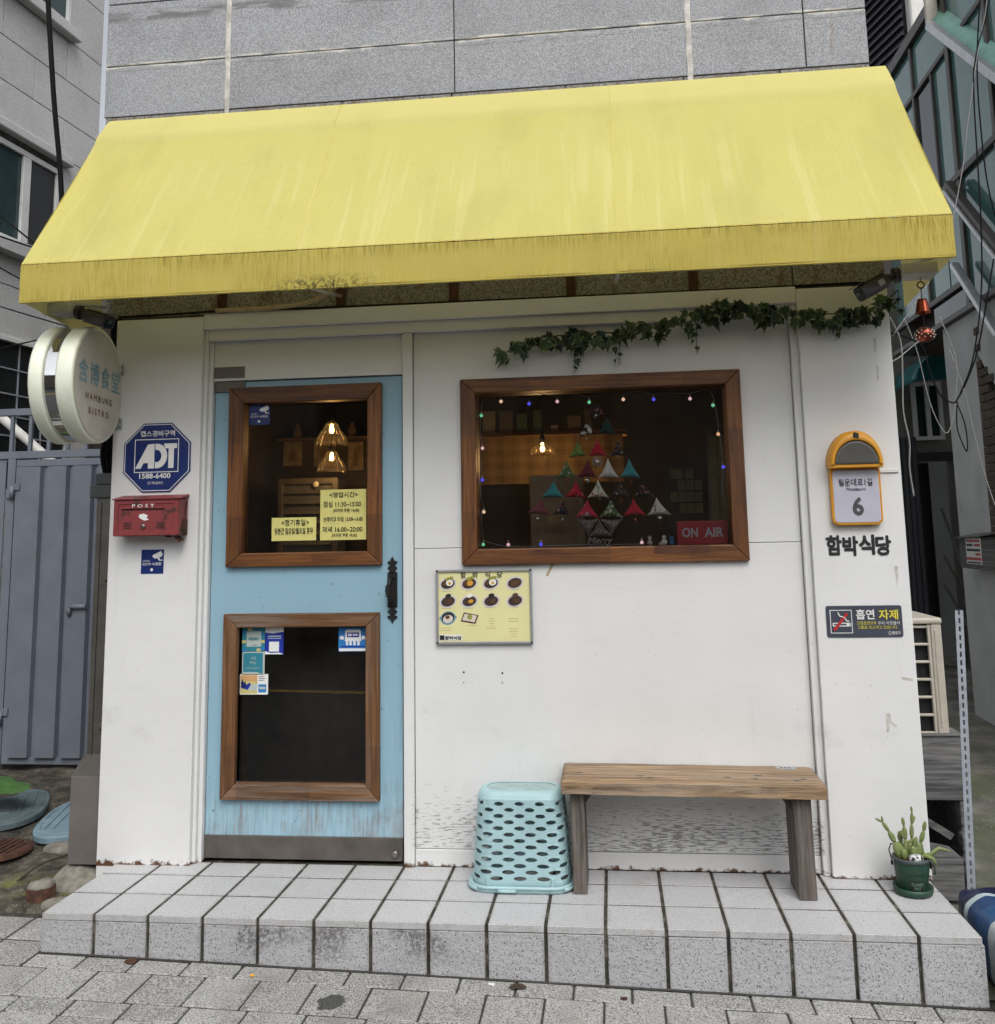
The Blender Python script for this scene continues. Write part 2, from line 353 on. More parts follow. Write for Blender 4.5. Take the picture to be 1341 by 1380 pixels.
reg('iron', plain('black_wrought_iron', (0.012, 0.012, 0.013), 0.45, 0.3, var=0.3, scale=60, bump=0.5))
reg('black', plain('black_plastic', (0.015, 0.015, 0.016), 0.45, var=0.2))
reg('darkgrey', plain('dark_grey_plastic', (0.045, 0.045, 0.05), 0.4, var=0.15))
reg('greyplate', plain('taupe_painted_metal', (0.14, 0.125, 0.115), 0.6, var=0.14, scale=4, grime=0.25))
reg('whiteplastic', plain('aged_white_plastic', (0.60, 0.59, 0.55), 0.45, var=0.1, grime=0.15))
reg('signrim', plain('cream_sign_rim', (0.84, 0.87, 0.72), 0.45, var=0.08, scale=5, grime=0.16))
reg('signface', plain('grimy_sign_face', (0.56, 0.53, 0.475), 0.5, var=0.12, scale=6, grime=0.14))
reg('signblue', plain('sign_letter_blue', (0.20, 0.37, 0.44), 0.6, var=0.1))
reg('signbrown', plain('sign_letter_brown', (0.22, 0.10, 0.055), 0.6, var=0.2))
reg('navy', plain('navy_enamel', (0.012, 0.028, 0.14), 0.3, var=0.12))
reg('white', plain('white_print', (0.78, 0.78, 0.76), 0.5, var=0.05))
reg('ink', plain('black_ink', (0.012, 0.012, 0.012), 0.6, var=0.1))
reg('grey_ink', plain('grey_ink', (0.06, 0.06, 0.065), 0.6, var=0.1))
reg('faint_ink', plain('faded_ink', (0.52, 0.46, 0.22), 0.7, var=0.2))
def m_mail():
    g = G('red_mailbox_paint', 0.5); v = g.pos()
    c = g.mix(g.noise(v, 9, 5), (0.19, 0.026, 0.03), (0.26, 0.048, 0.05))
    c = g.mix(g.step(g.noise(v, 13, 6, 0.7), 0.54, 0.64), c, (0.055, 0.025, 0.017))
    g.col(c); g.bump(g.noise(v, 40, 4), 0.3, 0.002); return g.m
reg('mailred', m_mail())
reg('rust', plain('rusty_metal', (0.075, 0.032, 0.018), 0.85, 0.2, var=0.5, scale=30, bump=0.5))
reg('amber', plain('amber_plastic', (0.66, 0.30, 0.022), 0.35, var=0.08))
reg('smoke', plain('smoky_lens', (0.10, 0.095, 0.085), 0.25, var=0.1))
reg('plate', plain('pale_lilac_plate', (0.50, 0.50, 0.58), 0.3, var=0.05))
reg('slate', plain('slate_sign', (0.055, 0.062, 0.085), 0.4, var=0.1))
reg('red', plain('signal_red', (0.45, 0.02, 0.02), 0.5, var=0.1))
reg('yellowink', plain('yellow_print', (0.72, 0.62, 0.06), 0.5, var=0.05))
reg('paper_y', plain('yellow_note_paper', (0.72, 0.66, 0.22), 0.8, var=0.06))
reg('paper_menu', plain('pale_yellow_menu_paper', (0.74, 0.70, 0.36), 0.5, var=0.05, scale=4))
reg('teal', plain('pale_teal_plastic', (0.35, 0.52, 0.545), 0.42, var=0.08, scale=6, grime=0.08))
reg('pot', plain('green_pot', (0.016, 0.055, 0.034), 0.5, var=0.25, scale=20))
reg('potrim', plain('grey_green_pot_rim', (0.06, 0.075, 0.075), 0.5, var=0.2, scale=20))
reg('bark', plain('red_bark_soil', (0.14, 0.045, 0.025), 0.9, var=0.5, scale=90, bump=0.8))
def m_cactus():
    g = G('cactus_skin', 0.6); v = g.pos()
    c = g.mix(g.noise(v, 18, 4), (0.10, 0.15, 0.045), (0.23, 0.26, 0.09))
    c = g.mix(g.step(g.vor(v, 75), 0.24, 0.14), c, (0.55, 0.50, 0.26)); g.col(c); return g.m
reg('cactus', m_cactus())
def m_pebble():
    g = G('speckled_pebble', 0.6); v = g.pos()
    g.col(g.mix(g.step(g.noise(v, 110, 3), 0.47, 0.52), (0.03, 0.03, 0.03), (0.65, 0.65, 0.64))); return g.m
reg('pebble', m_pebble())
reg('ivy', m_leaf('ivy_leaf', (0.016, 0.042, 0.018), (0.22, 0.27, 0.17)))
reg('ivy2', m_leaf('ivy_leaf_dark', (0.009, 0.022, 0.013), (0.16, 0.20, 0.13)))
reg('vine', plain('vine_stem', (0.045, 0.03, 0.018), 0.8, var=0.3))
reg('glass', glass('window_glass', (0.95, 0.95, 0.95), 0.0, 1.52, 0.014))
def m_lampglass():
    m = glass('lamp_glass', (0.90, 0.78, 0.56), 0.05, 1.22); t = m.node_tree
    o = [n for n in t.nodes if n.type == 'OUTPUT_MATERIAL'][0]; src = o.inputs[0].links[0].from_socket
    d = t.nodes.new('ShaderNodeBsdfTranslucent'); d.inputs[0].default_value = (0.9, 0.75, 0.5, 1)
    mx = t.nodes.new('ShaderNodeMixShader'); mx.inputs[0].default_value = 0.012
    t.links.new(src, mx.inputs[1]); t.links.new(d.outputs[0], mx.inputs[2]); t.links.new(mx.outputs[0], o.inputs[0]); return m
reg('lampglass', m_lampglass())
reg('bulb', emis('lit_filament_bulb', (1.0, 0.66, 0.26), 40))
reg('gate', plain('blue_grey_gate_paint', (0.175, 0.195, 0.235), 0.5, 0.1, var=0.1, scale=5, grime=0.18))
reg('tealglass', None)
def m_tealglass():
    g = G('teal_window_glass', 0.08, 0.0, 0.6); v = g.pos()
    c = g.mix(g.noise(v, 2.2, 5, 0.65), (0.05, 0.13, 0.125), (0.13, 0.27, 0.245)); g.col(c); return g.m
reg('tealglass', m_tealglass())
reg('darkglass', plain('dark_window_glass', (0.014, 0.018, 0.02), 0.06, var=0.3, scale=2))
reg('greenglass', plain('left_window_glass', (0.035, 0.062, 0.065), 0.06, var=0.35, scale=2))
reg('bronze', plain('bronze_aluminium', (0.085, 0.075, 0.068), 0.45, 0.4, var=0.15))
reg('plaster', plain('grey_plaster', (0.56, 0.57, 0.57), 0.85, var=0.12, scale=3, grime=0.30, bump=0.15))
reg('brick', plain('brown_brick', (0.115, 0.088, 0.065), 0.9, var=0.3, scale=30, objvar=0.6, bump=0.5))
reg('canopy', plain('teal_polycarbonate', (0.018, 0.16, 0.165), 0.25, var=0.15))
reg('poly', plain('green_polycarbonate_roof', (0.20, 0.42, 0.34), 0.3, var=0.12, grime=0.5))
reg('beige', plain('beige_metal', (0.47, 0.43, 0.36), 0.5, var=0.1, grime=0.18))
reg('copper', plain('copper', (0.26, 0.06, 0.035), 0.3, 0.9, var=0.2))
reg('seam', plain('awning_seam', (0.54, 0.47, 0.13), 0.8, var=0.1))
reg('bed', plain('dark_joint_sand', (0.045, 0.042, 0.036), 0.95, var=0.4, scale=25))
reg('capgrey', plain('dark_cap_grey', (0.085, 0.088, 0.09), 0.5, var=0.15))
reg('cord_tan', plain('tan_rope', (0.40, 0.32, 0.20), 0.9, var=0.2, scale=60))
reg('cord_black', plain('black_cable', (0.008, 0.008, 0.008), 0.85, var=0.1, spec=0.15))
reg('cord_grey', plain('grey_cable', (0.24, 0.24, 0.23), 0.6, var=0.1))
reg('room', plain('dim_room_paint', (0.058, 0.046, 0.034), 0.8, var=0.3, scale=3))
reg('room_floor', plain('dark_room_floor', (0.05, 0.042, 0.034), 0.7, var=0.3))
reg('lid', plain('blue_grey_lid', (0.10, 0.14, 0.15), 0.6, var=0.3, scale=8, grime=0.6, bump=0.3))
reg('lid2', plain('pale_blue_lid', (0.18, 0.27, 0.32), 0.6, var=0.25, scale=8, grime=0.5, bump=0.3))
reg('bigleaf', plain('fresh_green_leaf', (0.055, 0.135, 0.03), 0.5, var=0.3, scale=25))
reg('stone', plain('mossy_stone', (0.20, 0.185, 0.155), 0.95, var=0.4, scale=22, bump=0.8, grime=0.4))
reg('siding', plain('dark_metal_siding', (0.055, 0.058, 0.065), 0.5, 0.2, var=0.1))
reg('opp', plain('opposite_house_wall', (0.20, 0.17, 0.14), 0.9, var=0.2, scale=2))

# ------------------------------------------------------------------ geometry helpers
def wloc(o):
    v = Vector((0, 0, 0))
    while o is not None: v += o.location; o = o.parent
    return v
def link_mesh(name, me, parent, loc, kind=None):
    o = bpy.data.objects.new(name, me); COL.objects.link(o)
    o.location = Vector(loc) - (wloc(parent) if parent else Vector((0, 0, 0)))
    if parent: o.parent = parent
    if kind: o['kind'] = kind
    return o
def tag(o, label, cat, group=None):
    o['label'] = label; o['category'] = cat
    if group: o['group'] = group
    return o
def thing(name, label, cat, loc, group=None):
    o = bpy.data.objects.new(name, None); COL.objects.link(o); o.location = loc; o.empty_display_size = 0.1
    return tag(o, label, cat, group)
def structure(o): o['kind'] = 'structure'; return o

class MB:
    """collects shapes given in world coordinates and links them as one mesh"""
    def __init__(s): s.v = []; s.f = []; s.sm = []
    def add(s, vs, fs, smooth=False):
        k = len(s.v); s.v += [Vector(p) for p in vs]
        for f in fs: s.f.append([i+k for i in f]); s.sm.append(smooth)
        return s
    def box(s, x0, x1, y0, y1, z0, z1):
        return s.add([(x0, y0, z0), (x1, y0, z0), (x1, y1, z0), (x0, y1, z0), (x0, y0, z1), (x1, y0, z1), (x1, y1, z1), (x0, y1, z1)],
                     [(0, 3, 2, 1), (4, 5, 6, 7), (0, 1, 5, 4), (1, 2, 6, 5), (2, 3, 7, 6), (3, 0, 4, 7)])
    def prism(s, poly, a, b, axis='y'):
        """poly: 2-D outline; axis y -> (x,z) outline, x -> (y,z), z -> (x,y)"""
        ar = sum(p[0]*q[1]-q[0]*p[1] for p, q in zip(poly, poly[1:]+poly[:1]))
        if ar < 0: poly = poly[::-1]
        P = {'y': lambda p, d: (p[0], d, p[1]), 'x': lambda p, d: (d, p[0], p[1]), 'z': lambda p, d: (p[0], p[1], d)}[axis]
        n = len(poly); lo, hi = min(a, b), max(a, b)
        vs = [P(p, lo) for p in poly] + [P(p, hi) for p in poly]
        F = [tuple(range(n)), tuple(range(2*n-1, n-1, -1))] + [(i+n, (i+1) % n+n, (i+1) % n, i) for i in range(n)]
        if axis != 'y': F = [f[::-1] for f in F]
        return s.add(vs, F)
    def ring(s, o, i, y0, y1):
        """picture-frame ring: outer and inner (x0,x1,z0,z1)"""
        q = lambda r, y: [(r[0], y, r[2]), (r[1], y, r[2]), (r[1], y, r[3]), (r[0], y, r[3])]
        vs = q(o, y0)+q(i, y0)+q(o, y1)+q(i, y1); F = []
        for k in range(4):
            n = (k+1) % 4
            F += [(k, n, 4+n, 4+k), (8+n, 8+k, 12+k, 12+n), (k, 8+k, 8+n, n), (4+n, 12+n, 12+k, 4+k)]
        return s.add(vs, F)
    def tube(s, pts, r, n=8, cap=True, closed=False):
        pts = [Vector(p) for p in pts]; rs = r if isinstance(r, (list, tuple)) else [r]*len(pts)
        vs = []; prev = None
        for i, p in enumerate(pts):
            a = pts[i-1] if i else (pts[-1] if closed else p); b = pts[(i+1) % len(pts)] if (i < len(pts)-1 or closed) else p
            d = (b-a).normalized()
            if prev is None: u = d.orthogonal().normalized()
            else:
                u = prev - d*prev.dot(d)
                u = u.normalized() if u.length > 1e-6 else d.orthogonal().normalized()
            prev = u; w = d.cross(u)
            vs += [p + (u*math.cos(2*PI*k/n)+w*math.sin(2*PI*k/n))*rs[i] for k in range(n)]
        m = len(pts); F = []
        for i in range(m if closed else m-1):
            j = (i+1) % m
            F += [(i*n+k, i*n+(k+1) % n, j*n+(k+1) % n, j*n+k) for k in range(n)]
        s.add(vs, F, True)
        if cap and not closed:
            k0 = len(s.v)-len(vs)
            s.f.append([k0+i for i in range(n)][::-1]); s.sm.append(False)
            s.f.append([k0+(m-1)*n+i for i in range(n)]); s.sm.append(False)
        return s
    def lathe(s, prof, c, n=24, axis='z', sx=1.0, sy=1.0, closed=False):
        """prof: list of (radius, height); c: centre"""
        vs = []; c = Vector(c)
        for r, h in prof:
            for k in range(n):
                a = 2*PI*k/n; x, y = r*math.cos(a)*sx, r*math.sin(a)*sy
                vs.append(c + (Vector((x, y, h)) if axis == 'z' else Vector((h, x, y)) if axis == 'x' else Vector((y, h, x))))
        m = len(prof); F = []
        for i in range(m-1):
            F += [(i*n+k, i*n+(k+1) % n, (i+1)*n+(k+1) % n, (i+1)*n+k) for k in range(n)]
        return s.add(vs, F, True)
    def ball(s, c, r, n=12, m=8, sc=(1, 1, 1), rot=None):
        c = Vector(c); vs = []
        for i in range(m+1):
            t = PI*i/m
            for k in range(n):
                p = Vector((r*math.sin(t)*math.cos(2*PI*k/n)*sc[0], r*math.sin(t)*math.sin(2*PI*k/n)*sc[1], r*math.cos(t)*sc[2]))
                vs.append(c + (rot @ p if rot else p))
        F = [(i*n+k, (i+1)*n+k, (i+1)*n+(k+1) % n, i*n+(k+1) % n) for i in range(m) for k in range(n)]
        return s.add(vs, F, True)
    def grid(s, fn, nu, nv, smooth=True):
        vs = [fn(i/nu, j/nv) for j in range(nv+1) for i in range(nu+1)]
        F = [(j*(nu+1)+i, j*(nu+1)+i+1, (j+1)*(nu+1)+i+1, (j+1)*(nu+1)+i) for j in range(nv) for i in range(nu)]
        return s.add(vs, F, smooth)
    def turn(s, mat, c=(0, 0, 0)):
        c = Vector(c); s.v = [c + mat @ (p-c) for p in s.v]; return s
    def jitter(s, a):
        s.v = [p+Vector((random.uniform(-a, a), random.uniform(-a, a), random.uniform(-a, a))) for p in s.v]; return s
    def mesh(s, name, mat, c):
        me = bpy.data.meshes.new(name); me.from_pydata([p-c for p in s.v], [], s.f); me.update()
        me.polygons.foreach_set('use_smooth', s.sm)
        if mat: me.materials.append(MT[mat])
        return me
    def centre(s):
        lo = [min(p[i] for p in s.v) for i in range(3)]; hi = [max(p[i] for p in s.v) for i in range(3)]
        return Vector(((lo[0]+hi[0])/2, (lo[1]+hi[1])/2, lo[2]))
    def build(s, name, mat, parent=None, bevel=0.0, seg=1, label=None, kind=None, solid=0.0, recalc=True):
        c = s.centre(); me = s.mesh(name, mat, c)
        if recalc or bevel:
            bm = bmesh.new(); bm.from_mesh(me)
            if recalc: bmesh.ops.recalc_face_normals(bm, faces=bm.faces)
            bm.to_mesh(me); bm.free()
        o = link_mesh(name, me, parent, c, kind)
        if solid:
            m = o.modifiers.new('solid', 'SOLIDIFY'); m.thickness = solid; m.offset = 0
        if bevel:
            m = o.modifiers.new('bevel', 'BEVEL'); m.width = bevel; m.segments = seg; m.limit_method = 'ANGLE'; m.angle_limit = math.radians(40)
        if label: o['label'] = label
        return o

_JOBS = []
def text(name, body, box, depth, mat, parent, face='front', bold=0.0, out=0.0012, flip=False, shear=0.0, warp=None):
    """lettering fitted into a rectangle of the given face: front -> (x0,x1,z0,z1) at y=depth; right -> (y0,y1,z0,z1) at x=depth.
    The glyph outlines are made in one go by set_lettering()."""
    c = Vector(((box[0]+box[1])/2, depth, box[2])) if face == 'front' else Vector((depth, (box[0]+box[1])/2, box[2]))
    if warp: c = warp(c)
    me = bpy.data.meshes.new(name); me.materials.append(MT[mat]); o = link_mesh(name, me, parent, c)
    _JOBS.append((me, body, box, depth, face, bold, out, flip, shear, warp, c)); return o
def set_lettering():
    lines = []
    for j in _JOBS:
        if j[1] not in lines: lines.append(j[1])
    cu = bpy.data.curves.new('lettering', 'FONT'); cu.size = 1; cu.resolution_u = 3; cu.space_line = 3; cu.body = '\n'.join(lines)
    tmp = bpy.data.objects.new('tmp_text', cu); src = bpy.data.meshes.new_from_object(tmp)
    co = [v.co.copy() for v in src.vertices]; by = {}
    for p in src.polygons:
        ids = list(p.vertices); ym = sum(co[i].y for i in ids)/len(ids)
        by.setdefault(round((0.3-ym)/3.0), []).append(ids)
    bpy.data.objects.remove(tmp); bpy.data.curves.remove(cu); bpy.data.meshes.remove(src)
    for me, body, box, depth, face, bold, out, flip, shear, warp, c in _JOBS:
        fs = by.get(lines.index(body), []); used = sorted({i for f in fs for i in f}); ix = {i: k for k, i in enumerate(used)}
        vs = [co[i].copy() for i in used]; fs = [[ix[i] for i in f] for f in fs]
        if shear:
            y0 = min(p.y for p in vs)
            for p in vs: p.x += shear*(p.y-y0)
        V = []; F = []      # heavier strokes: shifted copies, each a hair nearer the viewer
        for k, (dx, dy) in enumerate(((0, 0), (1, 0), (-1, 0), (0, 1), (0, -1), (.7, .7), (-.7, .7), (.7, -.7), (-.7, -.7)) if bold else ((0, 0),)):
            F += [[i+len(V) for i in f] for f in fs]; V += [p+Vector((dx*bold, dy*bold, k*1e-4)) for p in vs]
        x0, x1 = min(p.x for p in V), max(p.x for p in V); y0, y1 = min(p.y for p in V), max(p.y for p in V)
        kx = (box[1]-box[0])/(x1-x0); kz = (box[3]-box[2])/(y1-y0); W = []
        for p in V:
            a = (p.x-x0)*kx; a = (box[1]-box[0]-a if flip else a)+box[0]; b = (p.y-y0)*kz+box[2]; e = out+p.z
            w = Vector((a, depth-e, b)) if face == 'front' else Vector((depth+e, a, b))
            W.append((warp(w) if warp else w)-c)
        me.from_pydata(W, [], F); me.update()

def arc(cx, cz, r, a0, a1, n, sx=1.0):
    return [(cx+r*sx*math.cos(a0+(a1-a0)*i/n), cz+r*math.sin(a0+(a1-a0)*i/n)) for i in range(n+1)]
def rrect(x0, x1, z0, z1, r, n=5):
    return (arc(x1-r, z1-r, r, 0, PI/2, n)+arc(x0+r, z1-r, r, PI/2, PI, n)+arc(x0+r, z0+r, r, PI, 1.5*PI, n)+arc(x1-r, z0+r, r, 1.5*PI, 2*PI, n))
def gz(x): return -0.199-0.0252*x          # the street falls to the right
def copies(proto_mesh, name, parent, places, mat_rot=None, kind=None):
    for loc, rot, sc in places:
        o = link_mesh(name, proto_mesh, parent, loc, kind); o.rotation_euler = rot; o.scale = sc

# ================================================================== SETTING
# ground: one sheet that follows the fall of the street
m = MB(); R_ = 60
m.grid(lambda u, v: (-R_+2*R_*u, -R_+2*R_*v, gz(-R_+2*R_*u)-0.02), 24, 24)
ground = structure(m.build('ground', 'asphalt', recalc=False))
# street paving: single pavers on a dark bed
m = MB(); m.add([(-4.2, -1.75, gz(-4.2)-0.0045), (4.2, -1.75, gz(4.2)-0.0045), (4.2, -0.2, gz(4.2)-0.0045), (-4.2, -0.2, gz(-4.2)-0.0045)], [(0, 1, 2, 3)])
paving = structure(m.build('paving', 'bed', recalc=False))
def block_mesh(name, w, d, h, bev, mat, jag=0.0):
    bm = bmesh.new(); bmesh.ops.create_cube(bm, size=1)
    for v in bm.verts: v.co = Vector((v.co.x*w, v.co.y*d, v.co.z*h))
    bmesh.ops.bevel(bm, geom=[e for e in bm.edges], offset=bev, segments=1, affect='EDGES')
    me = bpy.data.meshes.new(name); bm.to_mesh(me); bm.free(); me.materials.append(MT[mat]); return me
slope = math.atan(0.0252)
PW = 0.218
pm_full = block_mesh('paver', PW-0.008, 0.212, 0.05, 0.004, 'paver')
pm_half = block_mesh('paver', PW/2-0.008, 0.212, 0.05, 0.004, 'paver')
pm_thin = block_mesh('paver', PW-0.008, 0.103, 0.05, 0.004, 'paver')
def lay_row(yc, x0, x1, off, me, wfun):
    x = x0+off
    while x < x1:
        hm = wfun(); w = PW if hm is not pm_half else PW/2
        o = link_mesh('paver', hm if hm is not None else me, paving, (x+w/2, yc+random.uniform(-.001, .001), gz(x+w/2)-0.024+random.uniform(-.0025, .0015)))
        o.rotation_euler = (random.uniform(-.006, .006), slope+random.uniform(-.006, .006), random.uniform(-.006, .006))
        x += w
lay_row(-0.668, -1.846, 2.6, 0.0, pm_thin, lambda: pm_thin)
ROWS = [(-0.834, 0.07, 0), (-1.0, 0.0, 1), (-1.166, 0.11, 0), (-1.39, 0.05, 0), (-1.61, 0.14, 0)]
for yc, off, thin in ROWS:
    if thin: lay_row(yc, -3.0, 2.7, off, pm_thin, lambda: pm_thin)
    else: lay_row(yc, -3.0, 2.7, off, pm_full, lambda: pm_half if random.random() < 0.07 else pm_full)
for yc in (-0.614, -0.395):
    x = -1.848
    while x > -3.1:
        o = link_mesh('paver', pm_full, paving, (x-PW/2, yc, gz(x)-0.024+random.uniform(-.002, .001))); o.rotation_euler = (0.0, slope, random.uniform(-.006, .006)); x -= PW
# yellow line of the road behind the viewer and the house across the street (both mirror in the panes)
m = MB(); m.add([(-14, -5.62, gz(-14)-0.014), (14, -5.62, gz(14)-0.014), (14, -5.47, gz(14)-0.014), (-14, -5.47, gz(-14)-0.014)], [(0, 1, 2, 3)])
structure(m.build('road_line', 'roadline', recalc=False))

# doorstep of speckled tiles
step = bpy.data.objects.new('doorstep', None); COL.objects.link(step); step.location = (0, -0.3, -0.2); step['kind'] = 'structure'
T = 0.23; X0 = -1.84
m = MB(); m.box(-1.832, 1.832, -0.599, 0.3, -0.45, -0.0035); m.build('step_core', 'grout', step)
rows = [(-0.611, -0.396), (-0.384, -0.174), (-0.162, -0.004)]
tm = [block_mesh('tile', T-0.014, b-a, 0.026, 0.0015, 'tile') for a, b in rows]
for i in range(16):
    for k, (a, b) in enumerate(rows):
        o = link_mesh('tile', tm[k], step, (X0+(i+.5)*T, (a+b)/2, -0.013+random.uniform(-.0012, .0006)))
        o.rotation_euler = (random.uniform(-.003, .003), random.uniform(-.003, .003), random.uniform(-.004, .004))
rm = block_mesh('riser_tile', T-0.014, 0.02, 0.27, 0.003, 'riser')
for i in range(16):
    o = link_mesh('riser_tile', rm, step, (X0+(i+.5)*T, -0.600+random.uniform(-.001, .001), -0.029-0.135))
    o.rotation_euler = (random.uniform(-.004, .004), 0, random.uniform(-.003, .003))
m = MB(); m.add([(-1.84, -.620, gz(-1.84)+.0025), (1.84, -.620, gz(1.84)+.0025), (1.84, -.604, gz(1.84)+.006), (-1.84, -.604, gz(-1.84)+.006)], [(0, 1, 2, 3)]); m.build('base_joint', 'bed', step, recalc=False)
m = MB(); m.box(1.826, 1.842, -0.606, 0.2, -0.36, -0.030); m.build('end_tile', 'riser', step, 0.002)
m = MB(); m.box(-1.842, -1.826, -0.606, -0.06, -0.36, -0.030); m.build('end_tile', 'riser', step, 0.002)

# soil bed left of the shop, rising to the gate
from mathutils import noise as MN
def soil_z(x, y):
    t = max(0.0, min(1.0, (y+0.28)/1.7)); base = gz(x)+0.03+(0.0-gz(x)-0.02)*(t**0.7)
    return base+0.03*MN.noise(Vector((x*3, y*3, 0)))+0.012*MN.noise(Vector((x*11, y*11, 3)))
m = MB(); m.grid(lambda u, v: (-6+4.16*u, -0.275+3.4*v, soil_z(-6+4.16*u, -0.275+3.4*v)-(0.09 if v == 0 else 0.0)), 90, 80)
structure(m.build('soil_bed', 'soil', recalc=False))
# alley floor on the right
def alley_z(x, y): return -0.225+0.022*y+0.012*MN.noise(Vector((x*2, y*2, 5)))
m = MB(); m.grid(lambda u, v: (1.80+6*u, -0.55+10*v, alley_z(1.8+6*u, -0.55+10*v)), 60, 80)
structure(m.build('alley_floor', 'alley', recalc=False))

# ================================================================== SHOP BUILDING
shop = thing('shop_building', 'white shop front with blue door and wide window, grey granite above the yellow awning', 'building', (0, 0, 0))
m = MB(); m.box(-1.927, -1.47, -0.056, 0.22, -0.13, 2.615); m.build('pillar', 'wall', shop, 0.004, 2)
m = MB(); m.box(1.433, 1.845, -0.056, 0.22, 0.001, 2.615); m.build('pillar', 'wall', shop, 0.004, 2)
# stepped casings beside the pillars
m = MB(); m.box(-1.4695, -1.452, -0.034, 0.2, 0.001, 2.548); m.build('casing', 'wall', shop, 0.002)
m = MB(); m.box(-1.4515, -1.432, -0.012, 0.2, 0.001, 2.494); m.build('casing', 'wall', shop, 0.002)
m = MB(); m.box(1.400, 1.4325, -0.030, 0.1, 0.001, 2.494); m.build('casing', 'wall', shop, 0.002)
m = MB(); m.box(-0.458, -0.410, -0.022, 0.1, 0.001, 2.494); m.build('door_post', 'wall', shop, 0.002)
m = MB(); m.box(-1.4695, 1.4325, -0.052, 0.1, 2.549, 2.628); m.build('lintel', 'wall', shop, 0.003)
m = MB(); m.box(-1.4515, 1.4325, -0.032, 0.1, 2.4945, 2.5485); m.build('lintel_moulding', 'wall', shop, 0.002)
# boards of the wall round the window
wx0, wx1, wz0, wz1 = -0.105, 1.095, 1.428, 2.186
m = MB(); m.prism([(-0.407, 0.078), (1.397, 0.078), (1.397, 1.438), (wx1, 1.438), (wx1, wz0), (wx0, wz0), (wx0, 1.438), (-0.407, 1.438)], 0.0, 0.05)
m.build('wall_board', 'wall', shop, 0.0015)
m = MB(); m.prism([(-0.407, 1.4405), (wx0, 1.4405), (wx0, wz1), (wx1, wz1), (wx1, 1.4405), (1.397, 1.4405), (1.397, 2.4935), (-0.407, 2.4935)], 0.0, 0.05)
m.build('wall_board', 'wall', shop, 0.0015)
m = MB(); m.box(-0.408, 1.398, -0.005, 0.05, 0.002, 0.075); m.build('baseboard', 'wall', shop, 0.002)
m = MB(); m.box(-1.4305, -0.459, 0.0, 0.06, 2.292, 2.493); m.build('door_header', 'wall', shop, 0.0015)
m = MB(); m.box(-1.428, -1.27, -0.006, -0.0005, 2.306, 2.362); m.build('hinge_cover', 'greyplate', shop, 0.001)

def mitred(o, i, y0, y1, names, mh, mv, parent, bevel=0.004):
    """four mitred frame boards"""
    ox0, ox1, oz0, oz1 = o; ix0, ix1, iz0, iz1 = i; g = 0.0006
    P = [([(ox0+g, oz0), (ox1-g, oz0), (ix1-g, iz0), (ix0+g, iz0)], mh), ([(ox0+g, oz1), (ox1-g, oz1), (ix1-g, iz1), (ix0+g, iz1)], mh),
         ([(ox0, oz0+g), (ix0, iz0+g), (ix0, iz1-g), (ox0, oz1-g)], mv), ([(ox1, oz0+g), (ix1, iz0+g), (ix1, iz1-g), (ox1, oz1-g)], mv)]
    for poly, mt in P:
        q = MB(); q.prism(poly, y0, y1); q.build(names, mt, parent, bevel, 2)

# door
dm = MB()
DX0, DX1, DZ0, DZ1 = -1.427, -0.470, 0.012, 2.286
U = (-1.278, -0.628, 1.424, 2.182); L = (-1.286, -0.636, 0.348, 1.084)
xs = [DX0, U[0], U[1], DX1]
dm.box(DX0, U[0], 0.016, 0.056, 0.118, DZ1)
dm.box(U[1], DX1, 0.016, 0.056, 0.118, DZ1)
for z0, z1 in ((U[3], DZ1), (L[3], U[2]), (0.118, L[2])):
    dm.box(U[0], U[1], 0.016, 0.056, z0, z1)
door = dm.build('door', 'door', shop, recalc=False)
mitred((-1.346, -0.567, 1.366, 2.254), (-1.267, -0.637, 1.432, 2.174), -0.012, 0.058, 'frame_board', 'wood_h', 'wood_v', door)
mitred((-1.350, -0.578, 0.281, 1.142), (-1.278, -0.644, 0.354, 1.077), -0.012, 0.058, 'frame_board', 'wood_h2', 'wood_v2', door)
q = MB(); q.box(U[0]+.001, U[1]-.001, 0.034, 0.039, U[2]+.001, U[3]-.001); q.build('pane', 'glass', door)
q = MB(); q.box(L[0]+.001, L[1]-.001, 0.034, 0.039, L[2]+.001, L[3]-.001); q.build('pane', 'glass', door)
q = MB(); q.box(DX0, DX1-0.001, 0.010, 0.058, 0.014, 0.117); q.build('kick_plate', 'kick', door, 0.002)
q = MB(); q.box(-1.426, -1.272, 0.004, 0.0155, 2.236, 2.288); q.build('hinge_plate', 'greyplate', door, 0.001)
q = MB(); q.lathe([(0.0, -0.012), (0.012, -0.012), (0.016, -0.008), (0.018, 0.0), (0.018, 0.004)], (-0.507, 0.008, 0.047), 20, 'y'); q.box(-0.509, -0.505, -0.0055, -0.003, 0.040, 0.054)
q.build('lock', 'steel', door)
for a in ((-1.4315, -1.4275, .014, 2.29), (-.4695, -.4585, .014, 2.29), (-1.43, -.459, 2.2865, 2.2915)):
    q = MB(); q.box(a[0], a[1], .024, .05, a[2], a[3]); q.build('gap_shade', 'black', door)  # black strips painting shade into the gaps round the door
